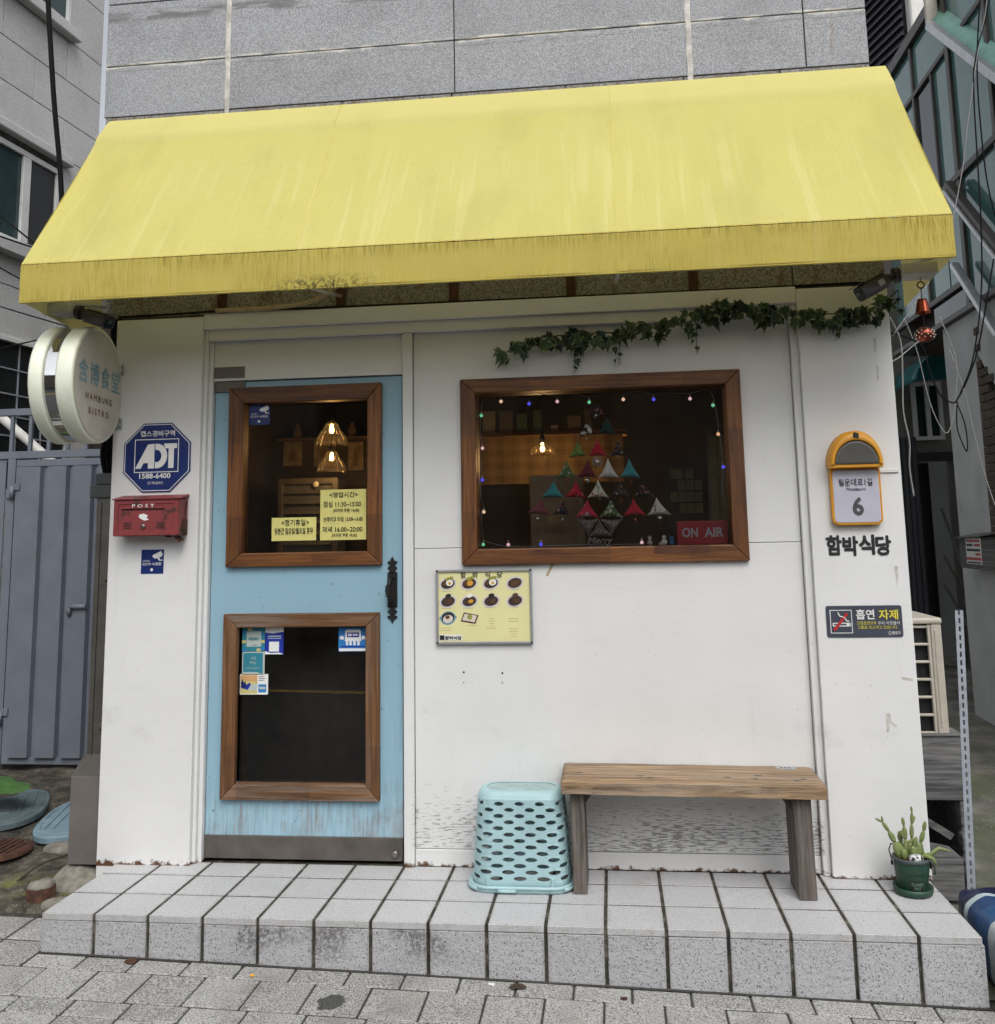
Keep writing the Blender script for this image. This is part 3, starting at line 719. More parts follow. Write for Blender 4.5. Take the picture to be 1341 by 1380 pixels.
# wrought-iron pull with fleur ends
q = MB()
def fleur(z, s):
    w = 0.024
    pts = [(0.5, 0), (0.75, .10), (0.45, .22), (1.0, .34), (0.75, .48), (0.35, .52), (0.5, .62), (1.0, .66), (0.9, .80), (0.4, .82), (0.35, .92), (0.0, 1.1)]
    return [(-0.518+w*a, z+s*b*0.075) for a, b in pts]+[(-0.518-w*a, z+s*b*0.075) for a, b in pts[::-1][1:]]
q.prism(fleur(1.322, 1), 0.008, 0.0155); q.prism(fleur(1.172, -1), 0.008, 0.0155)
q.box(-0.542, -0.494, 0.008, 0.0156, 1.165, 1.329)
q.build('handle_plate', 'iron', door, 0.001)
q = MB(); q.tube([(-0.518, 0.01, 1.305), (-0.520, -0.02, 1.300), (-0.523, -0.04, 1.28), (-0.527, -0.045, 1.247), (-0.523, -0.04, 1.214), (-0.520, -0.02, 1.194), (-0.518, 0.01, 1.19)], [.008, .008, .008, .013, .008, .008, .008], 10)
for k in range(5):
    zz = 1.225+k*0.011; q.tube([(-0.538, -0.047, zz-.006), (-0.527, -0.058, zz), (-0.515, -0.047, zz+.006)], 0.003, 6)
q.build('handle', 'iron', door)
# wide window
q = MB(); q.ring((-0.1045, 1.0945, 1.4285, 2.1855), (-0.0995, 1.0895, 1.4335, 2.1805), 0.046, 0.11); win = q.build('window', 'wood_h', shop)
mitred((-0.173, 1.160, 1.358, 2.250), (-0.100, 1.090, 1.432, 2.181), -0.026, 0.045, 'frame_board', 'wood_h', 'wood_v', win)
q = MB(); q.box(-0.1035, 1.0935, 0.030, 0.036, 1.4295, 2.1845); q.build('pane', 'glass', win)
q = MB(); q.box(0.73, 0.98, -0.0275, -0.0262, 1.398, 1.431); q.build('frame_patch', 'wood_dark', win, 0.0005, label='darker patch let into the bottom frame board')
# granite facing
def gpanel(x0, x1, z0, z1, mt):
    q = MB(); q.box(x0+.003, x1-.003, 0.030+random.uniform(-.0015, .0015), 0.08, z0+.003, z1-.003); q.build('granite_panel', mt, shop, 0.002)
jx = [-2.09, -1.41, -0.783, -0.206, 0.378, 0.97, 1.44, 1.87]
for a, b in zip(jx, jx[1:]): gpanel(a, b, 2.645, 3.755, 'granite_low')
ux = [-2.10, -1.41, -0.19, 1.005, 1.57, 1.872]
for z0, z1 in ((3.755, 4.045), (4.045, 4.405), (4.405, 5.05), (5.05, 5.7)):
    for a, b in zip(ux, ux[1:]): gpanel(a, b, z0, z1, 'granite')
q = MB(); q.box(-2.085, 1.860, 0.045, 0.16, 2.631, 5.7); q.build('mortar_bed', 'mortar', shop)
for xx in (-1.41, 1.005):
    q = MB(); q.grid(lambda u, v: (xx-.014+.028*u+.004*MN.noise(Vector((v*30, u*3, xx))), 0.024+0.008*abs(u-.5), 3.4+2.2*v), 2, 60); q.build('sealant_strip', 'caulk', shop, recalc=False)
for xx in (-1.407, -0.783, -0.206, 0.378, 0.97):
    q = MB(); q.box(xx-.022, xx+.022, 0.010, 0.0285, 2.648, 3.2); q.build('wall_rail', 'rust', shop, 0.001)
# body of the building and the room inside
q = MB(); q.box(-2.085, -1.945, 0.161, 5.5, -0.3, 5.7); q.build('side_wall', 'granite_far', shop)
q = MB(); q.box(1.72, 1.86, 0.221, 5.5, -0.3, 5.7); q.build('side_wall', 'plaster', shop)
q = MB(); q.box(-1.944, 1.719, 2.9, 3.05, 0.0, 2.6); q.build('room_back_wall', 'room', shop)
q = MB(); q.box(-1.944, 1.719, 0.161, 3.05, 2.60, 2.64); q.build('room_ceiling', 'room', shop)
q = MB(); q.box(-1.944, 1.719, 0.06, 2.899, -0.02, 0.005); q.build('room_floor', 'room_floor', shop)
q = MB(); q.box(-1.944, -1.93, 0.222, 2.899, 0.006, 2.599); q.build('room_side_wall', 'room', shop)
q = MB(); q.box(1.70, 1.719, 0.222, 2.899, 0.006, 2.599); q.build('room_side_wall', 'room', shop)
q = MB(); q.box(-2.084, 1.859, 5.5, 5.6, -0.3, 5.7); q.build('rear_wall', 'plaster', shop)
q = MB(); q.box(-2.12, 1.9, 0.03, 5.62, 5.701, 5.8); q.build('roof', 'mortar', shop)
q = MB(); q.box(-1.95, 1.72, 0.1605, 0.24, 2.641, 5.69); q.build('upper_wall', 'room', shop)

# ================================================================== AWNING
aw = thing('awning', 'long sloping yellow fabric awning with soot-streaked valance over the shop front', 'awning', (-0.056, -0.3, 2.565))
AX0, AX1 = -2.044, 1.932; seams = [AX0, -0.775, 0.60, AX1]
A0, A1, AZ0, AZ1 = -0.004, -0.663, 3.718, 2.733
def canopy_pt(x, t):
    k = 0.15; sag = -0.012*math.sin(PI*max(0, (t-k)/(1-k))) if t > k else 0.006*math.sin(PI*t/k)
    sag += 0.010*math.exp(-((t-k)/0.03)**2)
    sag += (0.010*MN.noise(Vector((x*1.7, t*1.6, 0)))+0.004*MN.noise(Vector((x*6, t*2.2, 3))))*math.sin(PI*t)
    sag -= 0.006*math.sin(PI*t)*(1-min(1, min(abs(x-k_) for k_ in (-2.02, -0.775, 0.6, 1.91))/0.35))*-1
    y = A0+(A1-A0)*t; z = AZ0+(AZ1-AZ0)*t
    n = Vector((0, -(AZ0-AZ1), (A0-A1))).normalized() if False else Vector((0, -0.83, 0.556))
    return Vector((x, y, z))+n*sag
for a, b in zip(seams, seams[1:]):
    q = MB(); q.grid(lambda u, v: canopy_pt(a+(b-a)*u, v), 24, 40); q.build('canopy_panel', 'awning', aw, recalc=False)
    q = MB(); q.grid(lambda u, v: (a+(b-a)*u, A1-0.002+0.004*MN.noise(Vector((a+(b-a)*u*3, v*2, 4))), AZ1-0.004-(AZ1-2.565-0.004)*v), 24, 4); q.build('valance', 'awning', aw, recalc=False)
for sx in seams[1:3]:
    q = MB(); q.grid(lambda u, v: canopy_pt(sx-.003+.006*u, v)+Vector((0, -.0016, .0010)), 1, 40); q.build('seam', 'seam', aw, recalc=False)
for sx in (AX0, AX1):
    q = MB(); q.add([(sx, A0, AZ0), (sx, A1, AZ1), (sx, A1, 2.567), (sx, A0, 2.515)], [(0, 1, 2, 3)]); q.build('side_panel', 'awning', aw, recalc=False)
q = MB(); q.tube([(AX0, -0.645, 2.583), (AX1, -0.645, 2.583)], 0.013, 8); q.build('front_rail', 'whiteplastic', aw)
q = MB(); q.tube([(AX0, -0.650, 2.715), (AX1, -0.650, 2.715)], 0.012, 8); q.build('front_rail', 'whiteplastic', aw)
for sx in (AX0+.02, -0.775, 0.6, AX1-.02):
    q = MB(); q.tube([(sx, -0.643, 2.70), (sx, -0.012, 3.66)], 0.011, 8); q.tube([(sx, -0.643, 2.583), (sx, -0.008, 2.70)], 0.009, 6); q.build('rafter', 'whiteplastic', aw)
q = MB(); q.box(AX0, AX1, -0.664, -0.648, 2.557, 2.5655); q.build('hem', 'awning', aw)

# ================================================================== THINGS ON THE SHOP FRONT
PY = -0.056   # pillar face
def sheet(name, poly, y0, th, mat, parent=None, bevel=0.0, **k):
    q = MB(); q.prism(poly, y0-th, y0); return q.build(name, mat, parent, bevel, **k)
def rect(x0, x1, z0, z1): return [(x0, z0), (x1, z0), (x1, z1), (x0, z1)]
def oct8(cx, cz, hx, hz, k=0.42):
    return [(cx-hx*k, cz-hz), (cx+hx*k, cz-hz), (cx+hx, cz-hz*k), (cx+hx, cz+hz*k), (cx+hx*k, cz+hz), (cx-hx*k, cz+hz), (cx-hx, cz+hz*k), (cx-hx, cz-hz*k)]
def ring_poly(name, outer, inner, y, th, mat, parent):
    n = len(outer); q = MB()
    vs = [(p[0], y-th, p[1]) for p in outer]+[(p[0], y-th, p[1]) for p in inner]
    q.add(vs, [(i, (i+1) % n, n+(i+1) % n, n+i) for i in range(n)]); return q.build(name, mat, parent, recalc=False)

# octagonal security sign
cx, cz, hx, hz = -1.6885, 1.910, 0.1735, 0.171
t = thing('security_sign', 'dark blue octagonal security sign with white lettering above the red mailbox', 'sign', (cx, PY, cz-hz))
sheet('plate', oct8(cx, cz, hx, hz), PY, 0.006, 'navy', t, 0.001)
ring_poly('border', oct8(cx, cz, hx*.965, hz*.965), oct8(cx, cz, hx*.945, hz*.945), PY-.0062, 0.0006, 'white', t)
ring_poly('logo_box', rect(-1.805, -1.575, 1.836, 2.002), rect(-1.801, -1.579, 1.840, 1.998), PY-.0062, .0006, 'white', t)
yy = PY-.0065
text('lettering', '캡스경비구역', (-1.776, -1.597, 2.014, 2.044), yy, 'white', t, bold=.02)
# heavy slanted letters of the logo, drawn as outlines
def lp(pts): return [(-1.800+a*0.215, 1.856+b*0.122) for a, b in pts]
for nm, pl in (('logo_letter', [(0, 0), (.30, .98), (.46, 1), (.46, 0), (.31, 0), (.31, .22), (.20, .22), (.14, 0)]),):
    sheet(nm, lp(pl), yy, .0008, 'white', t)
sheet('logo_letter', lp([(.48, 1), (.52, 1)]+[(.52+.25*math.sin(k*PI/12), .5+.5*math.cos(k*PI/12)) for k in range(1, 12)]+[(.52, 0), (.48, 0), (.48, .27)]+[(.52+.11*math.sin(k*PI/8), .5-.25*math.cos(k*PI/8)) for k in range(0, 9)]+[(.48, .75)]), yy, .0008, 'white', t)
sheet('logo_letter', lp([(.68, 1), (1.0, 1), (1.0, .80), (.93, .80), (.93, 0), (.80, 0), (.80, .80), (.72, .80)]), yy, .0008, 'white', t)
text('lettering', '1588-6400', (-1.776, -1.614, 1.806, 1.832), yy, 'white', t, bold=.018)
text('lettering', '고객센터', (-1.735, -1.655, 1.776, 1.791), yy, 'white', t)

# battered red mailbox
t = thing('mailbox', 'battered dark red metal mailbox marked POST, rust eating its right side', 'mailbox', (-1.69, PY, 1.50))
q = MB(); q.box(-1.853, -1.522, -0.150, PY-.001, 1.525, 1.700); q.build('body', 'mailred', t, 0.004, 2)
q = MB(); q.prism([(PY-.001, 1.725), (-0.162, 1.704), (-0.162, 1.699), (PY-.001, 1.712)], -1.860, -1.515, 'x'); q.build('lid', 'mailred', t, 0.002)
q = MB(); q.ring((-1.851, -1.524, 1.528, 1.698), (-1.829, -1.546, 1.548, 1.678), -0.154, -0.1505); q.build('front_rim', 'mailred', t, 0.001)
q = MB(); q.box(-1.805, -1.600, -0.1518, -0.1495, 1.649, 1.655); q.build('slot', 'ink', t)
q = MB(); q.box(-1.812, -1.593, -0.1575, -0.1505, 1.656, 1.660); q.build('slot_lip', 'mailred', t)
for x0 in (-1.800, -1.632):
    for k in range(4):
        q = MB(); q.box(x0, x0+.040, -0.1512, -0.1495, 1.560+k*.0085, 1.564+k*.0085); q.build('vent_slot', 'ink', t)
q = MB(); q.lathe([(0, -.006), (.010, -.006), (.012, 0), (.012, .002)], (-1.700, -.152, 1.571), 16, 'y'); q.box(-1.7015, -1.6985, -.1595, -.158, 1.565, 1.577); q.build('lock', 'steel', t)
sheet('paint_scar', [(-1.722, 1.628), (-1.700, 1.632), (-1.678, 1.622), (-1.686, 1.612), (-1.672, 1.603), (-1.695, 1.598), (-1.712, 1.606), (-1.724, 1.615)], -.1505, .0005, 'white', t)
text('lettering', 'P O S T', (-1.757, -1.645, 1.662, 1.677), -.1542, 'white', t, bold=.01)
q = MB(); q.add([(-1.5215, -.060, 1.60), (-1.5215, -.060, 1.53), (-1.5215, -.11, 1.52), (-1.5215, -.13, 1.565), (-1.5215, -.10, 1.615)], [(0, 1, 2, 3, 4)])
q.add([(-1.5213, -.062, 1.69), (-1.5213, -.075, 1.66), (-1.5213, -.082, 1.615), (-1.5213, -.095, 1.63), (-1.5213, -.09, 1.69)], [(0, 1, 2, 3, 4)]); q.v = [p+Vector((.0012, 0, 0)) for p in q.v]
q.build('rust_hole', 'rust', t, recalc=False)
q = MB(); q.grid(lambda u, v: (-1.60+.075*u, -.14+.06*v, 1.5245-.030*(u**2)*(1-.4*v)-.006*math.sin(7*u)), 6, 3); q.build('torn_flap', 'rust', t, solid=.0015, recalc=False)

# small camera-notice stickers
def cctv_sticker(x0, x1, z0, z1, y, label):
    t = thing('notice_sticker', label, 'sticker', ((x0+x1)/2, y, z0)); w, h = x1-x0, z1-z0
    sheet('backing', rect(x0, x1, z0, z1), y, .0012, 'navy', t)
    P = lambda a, b: (x0+a*w, z0+b*h)
    sheet('camera_mark', [P(.50, .70), (P(.52, .78)), P(.88, .94), P(.95, .80), P(.90, .70), P(.62, .62)], y-.0013, .0005, 'white', t)
    sheet('camera_mark', [P(.72, .64), P(.80, .67), P(.84, .58), P(.96, .58), P(.96, .54), P(.80, .54)], y-.0013, .0005, 'white', t)
    text('lettering', 'CCTV 녹화중', (x0+.08*w, x0+.90*w, z0+.34*h, z0+.47*h), y-.0013, 'white', t, bold=.01)
    text('lettering', 'ADT캡스', (x0+.08*w, x0+.42*w, z0+.50*h, z0+.57*h), y-.0013, 'white', t)
    sheet('emblem', oct8(x0+.48*w, z0+.17*h, .06*w, .06*h), y-.0013, .0005, 'white', t)
cctv_sticker(-1.754, -1.639, 1.342, 1.459, PY, 'small square blue camera notice on the pillar below the red mailbox')

# projecting round sign
t = thing('round_sign', 'projecting round cream sign with pale blue characters and a mirrored drum', 'sign', (-1.93, -0.30, 1.953))
SC = Vector((0, -0.305, 2.239)); RS = 0.278; XF = -1.862
SROT = Matrix.Rotation(math.radians(6.7), 3, 'Z'); SPIV = Vector((XF, SC.y, SC.z))
def disc(x0, x1, name):
    q = MB(); pr = [(0, x0), (RS-.030, x0), (RS-.024, x0+.004), (RS-.006, x0), (RS, x0+.010), (RS, x1-.010), (RS-.006, x1), (RS-.024, x1-.004), (RS-.030, x1), (0, x1)]
    q.lathe(pr, SC, 72, 'x'); q.turn(SROT, SPIV); return q.build(name, 'signrim', t)
disc(XF-.078, XF, 'disc'); disc(XF-.200, XF-.136, 'disc')
q = MB(); q.lathe([(RS-.016, XF-.137), (RS-.016, XF-.077)], SC, 72, 'x'); q.turn(SROT, SPIV); q.build('mirror_drum', 'mirror', t, recalc=False)
for xf, nm in ((XF+.0005, 'face'), (XF-.2005, 'face')):
    q = MB(); q.lathe([(0, xf), (RS-.020, xf)], SC, 72, 'x'); q.turn(SROT, SPIV); q.build(nm, 'signface', t, recalc=False)
xf = XF+.0008
def sg(name, body, cy0, cy1, z0, z1, mt, bold=0.0): text(name, body, (SC.y+cy0, SC.y+cy1, SC.z+z0, SC.z+z1), xf, mt, t, 'right', bold, warp=lambda w: SPIV+SROT @ (w-SPIV))
for k, ch in enumerate('含博食堂'): sg('character', ch, -.222+k*.117, -.222+k*.117+.098, -.010, .098, 'signblue', .008)
sg('lettering', 'H A M B U R G', -.140, .140, -.083, -.052, 'signbrown', .008); sg('lettering', 'B I S T R O', -.105, .110, -.148, -.117, 'signbrown', .008)
for zz in (2.357, 2.082):
    q = MB(); q.box(-1.925, -1.878, -.062, PY-.0005, zz-.028, zz+.028); q.tube([(-1.93, -.060, zz), (-1.935, -.12, zz)], .012, 8); q.build('bracket', 'galv', t, .001)
    for a in (-.013, .013):
        for b in (-.016, .016):
            q = MB(); q.lathe([(0, -.004), (.005, -.003), (.006, 0)], (-1.900+a, -.0625, zz+b), 8, 'y'); q.build('bolt', 'steel', t)

# framed menu board
t = thing('menu_board', 'framed pale yellow menu board of dish photos below the left end of the window', 'menu board', (-0.072, 0, 0.993))
bx0, bx1, bz0, bz1 = -0.301, 0.156, 0.993, 1.338
q = MB(); q.ring((bx0, bx1, bz0, bz1), (bx0+.012, bx1-.012, bz0+.012, bz1-.012), -.020, -.001); q.build('frame', 'aluminium', t, .002)
sheet('paper', rect(bx0+.011, bx1-.011, bz0+.011, bz1-.011), -.002, .010, 'paper_menu', t)
yy = -.0125
for k, ch in enumerate('함박식당'): text('lettering', ch, (-0.183+k*.058, -0.183+k*.058+.026, 1.298, 1.325), yy, 'ink', t, bold=.012)
reg('plate_w', plain('printed_plate', (0.60, 0.57, 0.60), .5, var=.1)); reg('stew', plain('printed_stew', (0.05, 0.028, 0.02), .5, var=.6, scale=120))
reg('eggw', plain('printed_egg_white', (0.80, 0.78, 0.70), .5)); reg('eggy', plain('printed_yolk', (0.65, 0.33, 0.04), .5)); reg('salad', plain('printed_salad', (0.30, 0.30, 0.05), .5, var=.5, scale=150))
reg('ham', plain('printed_patty', (0.10, 0.04, 0.02), .5, var=.4, scale=150)); reg('blue_pot', plain('printed_blue_pot', (0.15, 0.30, 0.40), .5)); reg('cream', plain('printed_rice', (0.66, 0.60, 0.52), .5, var=.2, scale=150))
def ell(x, z, a, b, rot=0.25, n=20):
    return [(x+a*math.cos(k*2*PI/n)*math.cos(rot)-b*math.sin(k*2*PI/n)*math.sin(rot), z+a*math.cos(k*2*PI/n)*math.sin(rot)+b*math.sin(k*2*PI/n)*math.cos(rot)) for k in range(n)]
def dish(x, z, kind):
    w = .042
    P = lambda nm, dx, dz, a, b, mt, lv, rot=.25: sheet(nm, ell(x+dx*w, z+dz*w, a*w, b*w, rot), yy-.0003*lv, .0003, mt, pl if pl else t)
    pl = None
    if kind == 'pot':
        pl = P('dish_picture', 0, 0, .88, .74, 'blue_pot', 0); P('handle', -.80, .0, .2, .16, 'blue_pot', 1); P('handle', .80, .1, .2, .16, 'blue_pot', 1); P('food', 0, .05, .74, .60, 'ink', 2); P('food', 0, -.1, .58, .44, 'cream', 3); P('food', -.05, .1, .26, .2, 'ham', 4); return
    if kind == 'tray':
        pl = sheet('dish_picture', [(x-.042, z-.018), (x+.028, z-.030), (x+.044, z+.010), (x-.026, z+.024)], yy, .0003, 'ham', t); sheet('food', [(x-.034, z-.012), (x+.024, z-.022), (x+.036, z+.008), (x-.022, z+.018)], yy-.0004, .0003, 'cream', pl); P('food', .05, .05, .28, .30, 'salad', 3); return
    pl = P('dish_picture', 0, 0, 1.0, .70, 'plate_w', 0); P('food', .02, 0, .80, .54, 'stew', 1)
    if kind == 'egg': P('food', .22, .12, .42, .36, 'eggw', 2); P('food', .22, .05, .17, .15, 'eggy', 3); P('food', .15, .58, .55, .17, 'salad', 2); P('food', -.45, .05, .28, .24, 'ham', 2)
    if kind == 'bread': P('food', .12, .05, .38, .30, 'eggy', 2); P('food', .15, .58, .55, .17, 'salad', 2); P('food', -.45, .05, .28, .24, 'ham', 2)
    if kind == 'stew': P('food', .05, .0, .5, .30, 'ham', 2)
    if kind in ('top', 'roll', 'meat'):
        P('food', .2, .0, .3, .2, 'eggy' if kind == 'roll' else 'ham', 2); P('food', .05, .62, .34, .22, {'top': 'ink', 'roll': 'eggw', 'meat': 'ham'}[kind], 2)
DX = (-0.245, -0.143, -0.039, 0.074)
for x, k in zip(DX, ('egg', 'bread', 'egg', 'stew')): dish(x, 1.272, k)
for x, k in zip(DX, ('top', 'roll', 'top', 'meat')): dish(x, 1.190, k)
dish(DX[0], 1.113, 'pot'); dish(DX[1], 1.115, 'tray')
for x, z, n in ((-.245, 1.237, 1), (-.143, 1.237, 1), (-.039, 1.240, 1), (.078, 1.240, 1), (-.245, 1.156, 1), (-.143, 1.156, 1), (-.035, 1.158, 1), (.078, 1.160, 1), (-.250, 1.066, 2), (-.125, 1.078, 1), (-.035, 1.108, 5), (.070, 1.106, 2), (.070, 1.060, 4)):
    for k in range(n):
        w = random.uniform(.014, .034); sheet('small_print', rect(x-w, x+w*.6, z-k*.0115, z-k*.0115+.0024), yy, .0003, 'faint_ink', t)
sheet('logo_strip', rect(-.287, -.178, 1.010, 1.036), yy, .0003, 'white', t); sheet('logo_mark', rect(-.285, -.263, 1.012, 1.034), yy-.0004, .0003, 'ink', t)
text('lettering', '함박식당', (-.260, -.181, 1.013, 1.031), yy-.0003, 'ink', t, bold=.03)
for x in (bx0+.006, bx1-.006):
    for z in (bz0+.006, bz1-.006):
        q = MB(); q.box(x-.005, x+.005, -.0215, -.0195, z-.005, z+.005); q.build('corner_cap', 'darkgrey', t)

# masking tape, nail holes
t = sheet('masking_tape', [(.252, 1.366), (.265, 1.363), (.232, 1.300), (.220, 1.303)], -.0002, .0006, 'cord_tan'); tag(t, 'short slanted strip of tan masking tape under the window frame', 'tape')
for k, (x, z, r) in enumerate(((-.175, .863, .0048), (.007, .859, .0048), (-.176, .816, .003), (.006, .815, .003))):
    q = MB(); q.lathe([(0, -.003), (r*.8, -.002), (r, 0)], (x, -.0002, z), 10, 'y'); tag(q.build('nail', 'rust'), ('large' if r > .004 else 'small')+' rusty nail head in the white wall, '+('left' if x < -.1 else 'right')+' side under the menu board', 'nail', 'nails in the wall')

# street-number lamp
t = thing('number_lamp', 'yellow lamp-topped street number plate reading 6 on the right pillar', 'sign', (1.634, PY, 1.513))
x0, x1 = 1.520, 1.748; cxx = (x0+x1)/2; rr = (x1-x0)/2
q = MB(); q.prism(rrect(x0+.004, x1-.004, 1.510, 1.775, .028), -.088, PY-.0005); q.build('plate_frame', 'amber', t, .004, 2)
sheet('plate', rrect(x0+.014, x1-.014, 1.522, 1.757, .018), -.0885, .002, 'plate', t)
# domed lamp hood
q = MB()
hood = [(cxx+(rr+.002)*math.cos(a), 1.778+(rr+.038)*math.sin(a)) for a in [PI*k/20 for k in range(21)]]
def hoodpt(u, v):
    a = PI*u; s = math.cos(v*PI/2); d = math.sin(v*PI/2)
    return Vector((cxx+(rr+.002)*math.cos(a)*(1-.16*d), PY-.001-.078*(d if v < 1 else 1), 1.778+(rr+.040)*math.sin(a)*(1-.14*d)))
q.grid(hoodpt, 28, 10)
q.build('lamp_hood', 'amber', t, solid=.006, recalc=False)
q = MB(); q.box(x0-.001, x1+.001, -.132, PY-.001, 1.764, 1.780); q.build('hood_base', 'amber', t, .004, 2)
q = MB(); half = [PI*k/24 for k in range(25)]; vs = []
for r_, y_ in ((.098, -.125), (.098, -.140), (.104, -.143), (.114, -.134), (.116, -.06)):
    vs += [(cxx+r_*math.cos(a), y_, 1.779+(r_+.010+.026*(r_ > .11))*math.sin(a)) for a in half]
q.add(vs, [(i*25+k, i*25+k+1, (i+1)*25+k+1, (i+1)*25+k) for i in range(4) for k in range(24)], True); q.build('lamp_rim', 'amber', t, recalc=False)
lens = [(cxx+.097*math.cos(PI*k/18), 1.779+.106*math.sin(PI*k/18)) for k in range(19)]
q = MB(); q.prism(lens, -.140, -.110); q.build('lens', 'smoke', t, .010, 4)
q = MB(); q.prism([(cxx-.012, 1.900), (cxx+.012, 1.892), (cxx+.014, 1.915), (cxx-.006, 1.922)], -.145, -.09); q.build('hood_slot', 'ink', t)
yy = -.0907
text('lettering', '필운대로1길', (1.558, 1.706, 1.684, 1.717), yy, 'ink', t, bold=.012); text('lettering', 'Pirundae-ro', (1.592, 1.674, 1.663, 1.678), yy, 'grey_ink', t, bold=.006)
text('lettering', '6', (1.613, 1.661, 1.552, 1.634), yy, 'grey_ink', t, bold=.035)
q = MB(); q.box(1.749, 1.832, PY-.008, PY-.0005, 1.742, 1.760); tag(q.build('cable_cover', 'wall', None, .002), 'short white cable cover strip right of the street number plate', 'cable cover')
# shop name letters on the pillar
t = thing('name_letters', 'four rounded black letters of the shop name under the street number plate', 'lettering', (1.634, PY, 1.374))
for k, ch in enumerate('함박식당'):
    text('letter', ch, (1.494+k*.0715, 1.494+k*.0715+.069, 1.376+(-.004 if k % 2 else .0), 1.464+(-.002 if k % 2 else .003)), PY-.001, 'ink', t, bold=.042)
# no-smoking plate
t = thing('no_smoking_sign', 'dark slate no-smoking plate with a red bar on the right pillar', 'sign', (1.636, PY, 1.014))
sheet('plate', rrect(1.474, 1.800, 1.016, 1.154, .010), PY, .004, 'slate', t, .001)
yy = PY-.0045
ring_poly('pictogram_frame', rect(1.490, 1.585, 1.034, 1.136), rect(1.493, 1.582, 1.037, 1.133), yy, .0004, 'white', t)
ring_poly('cigarette', rect(1.500, 1.572, 1.064, 1.080), rect(1.505, 1.560, 1.068, 1.076), yy-.0002, .0004, 'white', t)
sheet('cigarette_tip', rect(1.575, 1.579, 1.064, 1.080), yy, .0005, 'white', t)
q = MB(); q.tube([(1.525, yy, 1.124), (1.533, yy, 1.108), (1.552, yy, 1.104), (1.560, yy, 1.088), (1.572, yy, 1.086)], .0028, 6); q.build('smoke_mark', 'white', t)
sheet('red_bar', [(1.500, 1.050), (1.510, 1.044), (1.570, 1.117), (1.560, 1.124)], yy-.0012, .0006, 'red', t)
text('lettering', '흡연', (1.602, 1.682, 1.094, 1.138), yy, 'white', t, bold=.022); text('lettering', '자제', (1.700, 1.783, 1.092, 1.136), yy, 'yellowink', t, bold=.022)
text('lettering', '간접흡연으로', (1.604, 1.688, 1.071, 1.086), yy, 'yellowink', t); text('lettering', '우리 이웃들이', (1.694, 1.787, 1.070, 1.085), yy, 'white', t)
text('lettering', '고통을 호소하고 있습니다.', (1.606, 1.778, 1.052, 1.067), yy, 'yellowink', t); text('lettering', '종로구', (1.752, 1.788, 1.027, 1.041), yy, 'white', t, bold=.01)
ring_poly('crest', ell(1.743, 1.034, .006, .008, 0, 8), ell(1.743, 1.034, .0045, .0065, 0, 8), yy, .0004, 'white', t)
# old glue marks on the right pillar
def gluemark(pts, label):
    tag(sheet('tape_mark', pts, PY-.0002, .0005, 'caulk_mark'), label, 'tape mark')
reg('caulk_mark', plain('old_tape_residue', (0.50, 0.49, 0.45), .8, var=.25, scale=60))
gluemark([(1.765, 2.37), (1.778, 2.36), (1.776, 2.30), (1.768, 2.29), (1.766, 2.33)], 'upper old tape scar near the top of the right pillar')
gluemark([(1.770, 2.24), (1.779, 2.23), (1.777, 2.17), (1.771, 2.16)], 'lower old tape scar near the top of the right pillar')
gluemark([(1.78, .845), (1.828, .838), (1.828, .826), (1.78, .834)], 'flat tape scar at the right edge of the pillar below the no-smoking plate')
gluemark([(1.70, .69), (1.718, .69), (1.724, .655), (1.745, .64), (1.74, .63), (1.715, .645), (1.71, .61), (1.700, .61)], 'branching tape scar low on the right pillar above the cactus')
gluemark([(1.783, 1.325), (1.798, 1.325), (1.797, 1.285), (1.79, 1.235), (1.785, 1.29)], 'pale glue drip under the black name letters')

# notes and stickers on the door panes (inside the door glass)
def note(x0, x1, z0, z1, lines, label, y=.0335):
    t = thing('paper_note', label, 'note', ((x0+x1)/2, y, z0)); sheet('paper', rect(x0, x1, z0, z1), y, .0008, 'paper_y', t)
    for body, a, b, c, d in lines:
        text('handwriting', body, (x0+a*(x1-x0), x0+b*(x1-x0), z0+c*(z1-z0), z0+d*(z1-z0)), y-.0008, 'ink', t, bold=.012)
    for k in (.33, .17) if len(lines) > 3 else (.24,):
        sheet('underline', rect(x0+.06*(x1-x0), x0+.92*(x1-x0), z0+k*(z1-z0), z0+k*(z1-z0)+.0012), y-.0008, .0003, 'faint_ink', t)
note(-1.130, -.904, 1.489, 1.602, [('<정기휴일>', .22, .84, .64, .92), ('당분간 일요일/월요일 휴무', .07, .93, .28, .56)], 'smaller yellow handwritten note at the foot of the upper door pane')
note(-.884, -.653, 1.488, 1.734, [('<영업시간>', .20, .82, .84, .95), ('점심 11:30~15:00', .07, .89, .65, .77), ('(마지막 주문 14:30)', .28, .85, .53, .62), ('브레이크 타임 15:00~16:00', .07, .93, .36, .46), ('저녁 16:00~20:00', .05, .92, .15, .27), ('(마지막 주문 19:30)', .26, .80, .04, .13)], 'larger yellow handwritten opening-hours note in the upper door pane')
cctv_sticker(-1.257, -1.148, 2.068, 2.172, .0335, 'small square blue camera notice in the top left corner of the door pane')
SB = {'sky': (0.03, 0.20, 0.50), 'tealp': (0.035, 0.22, 0.29), 'pale': (0.45, 0.52, 0.48), 'royal': (0.015, 0.035, 0.33), 'orange': (0.62, 0.36, 0.16), 'sand': (0.60, 0.52, 0.20)}
for k, c in SB.items(): reg(k, plain('sticker_'+k, c, .4, var=.06))
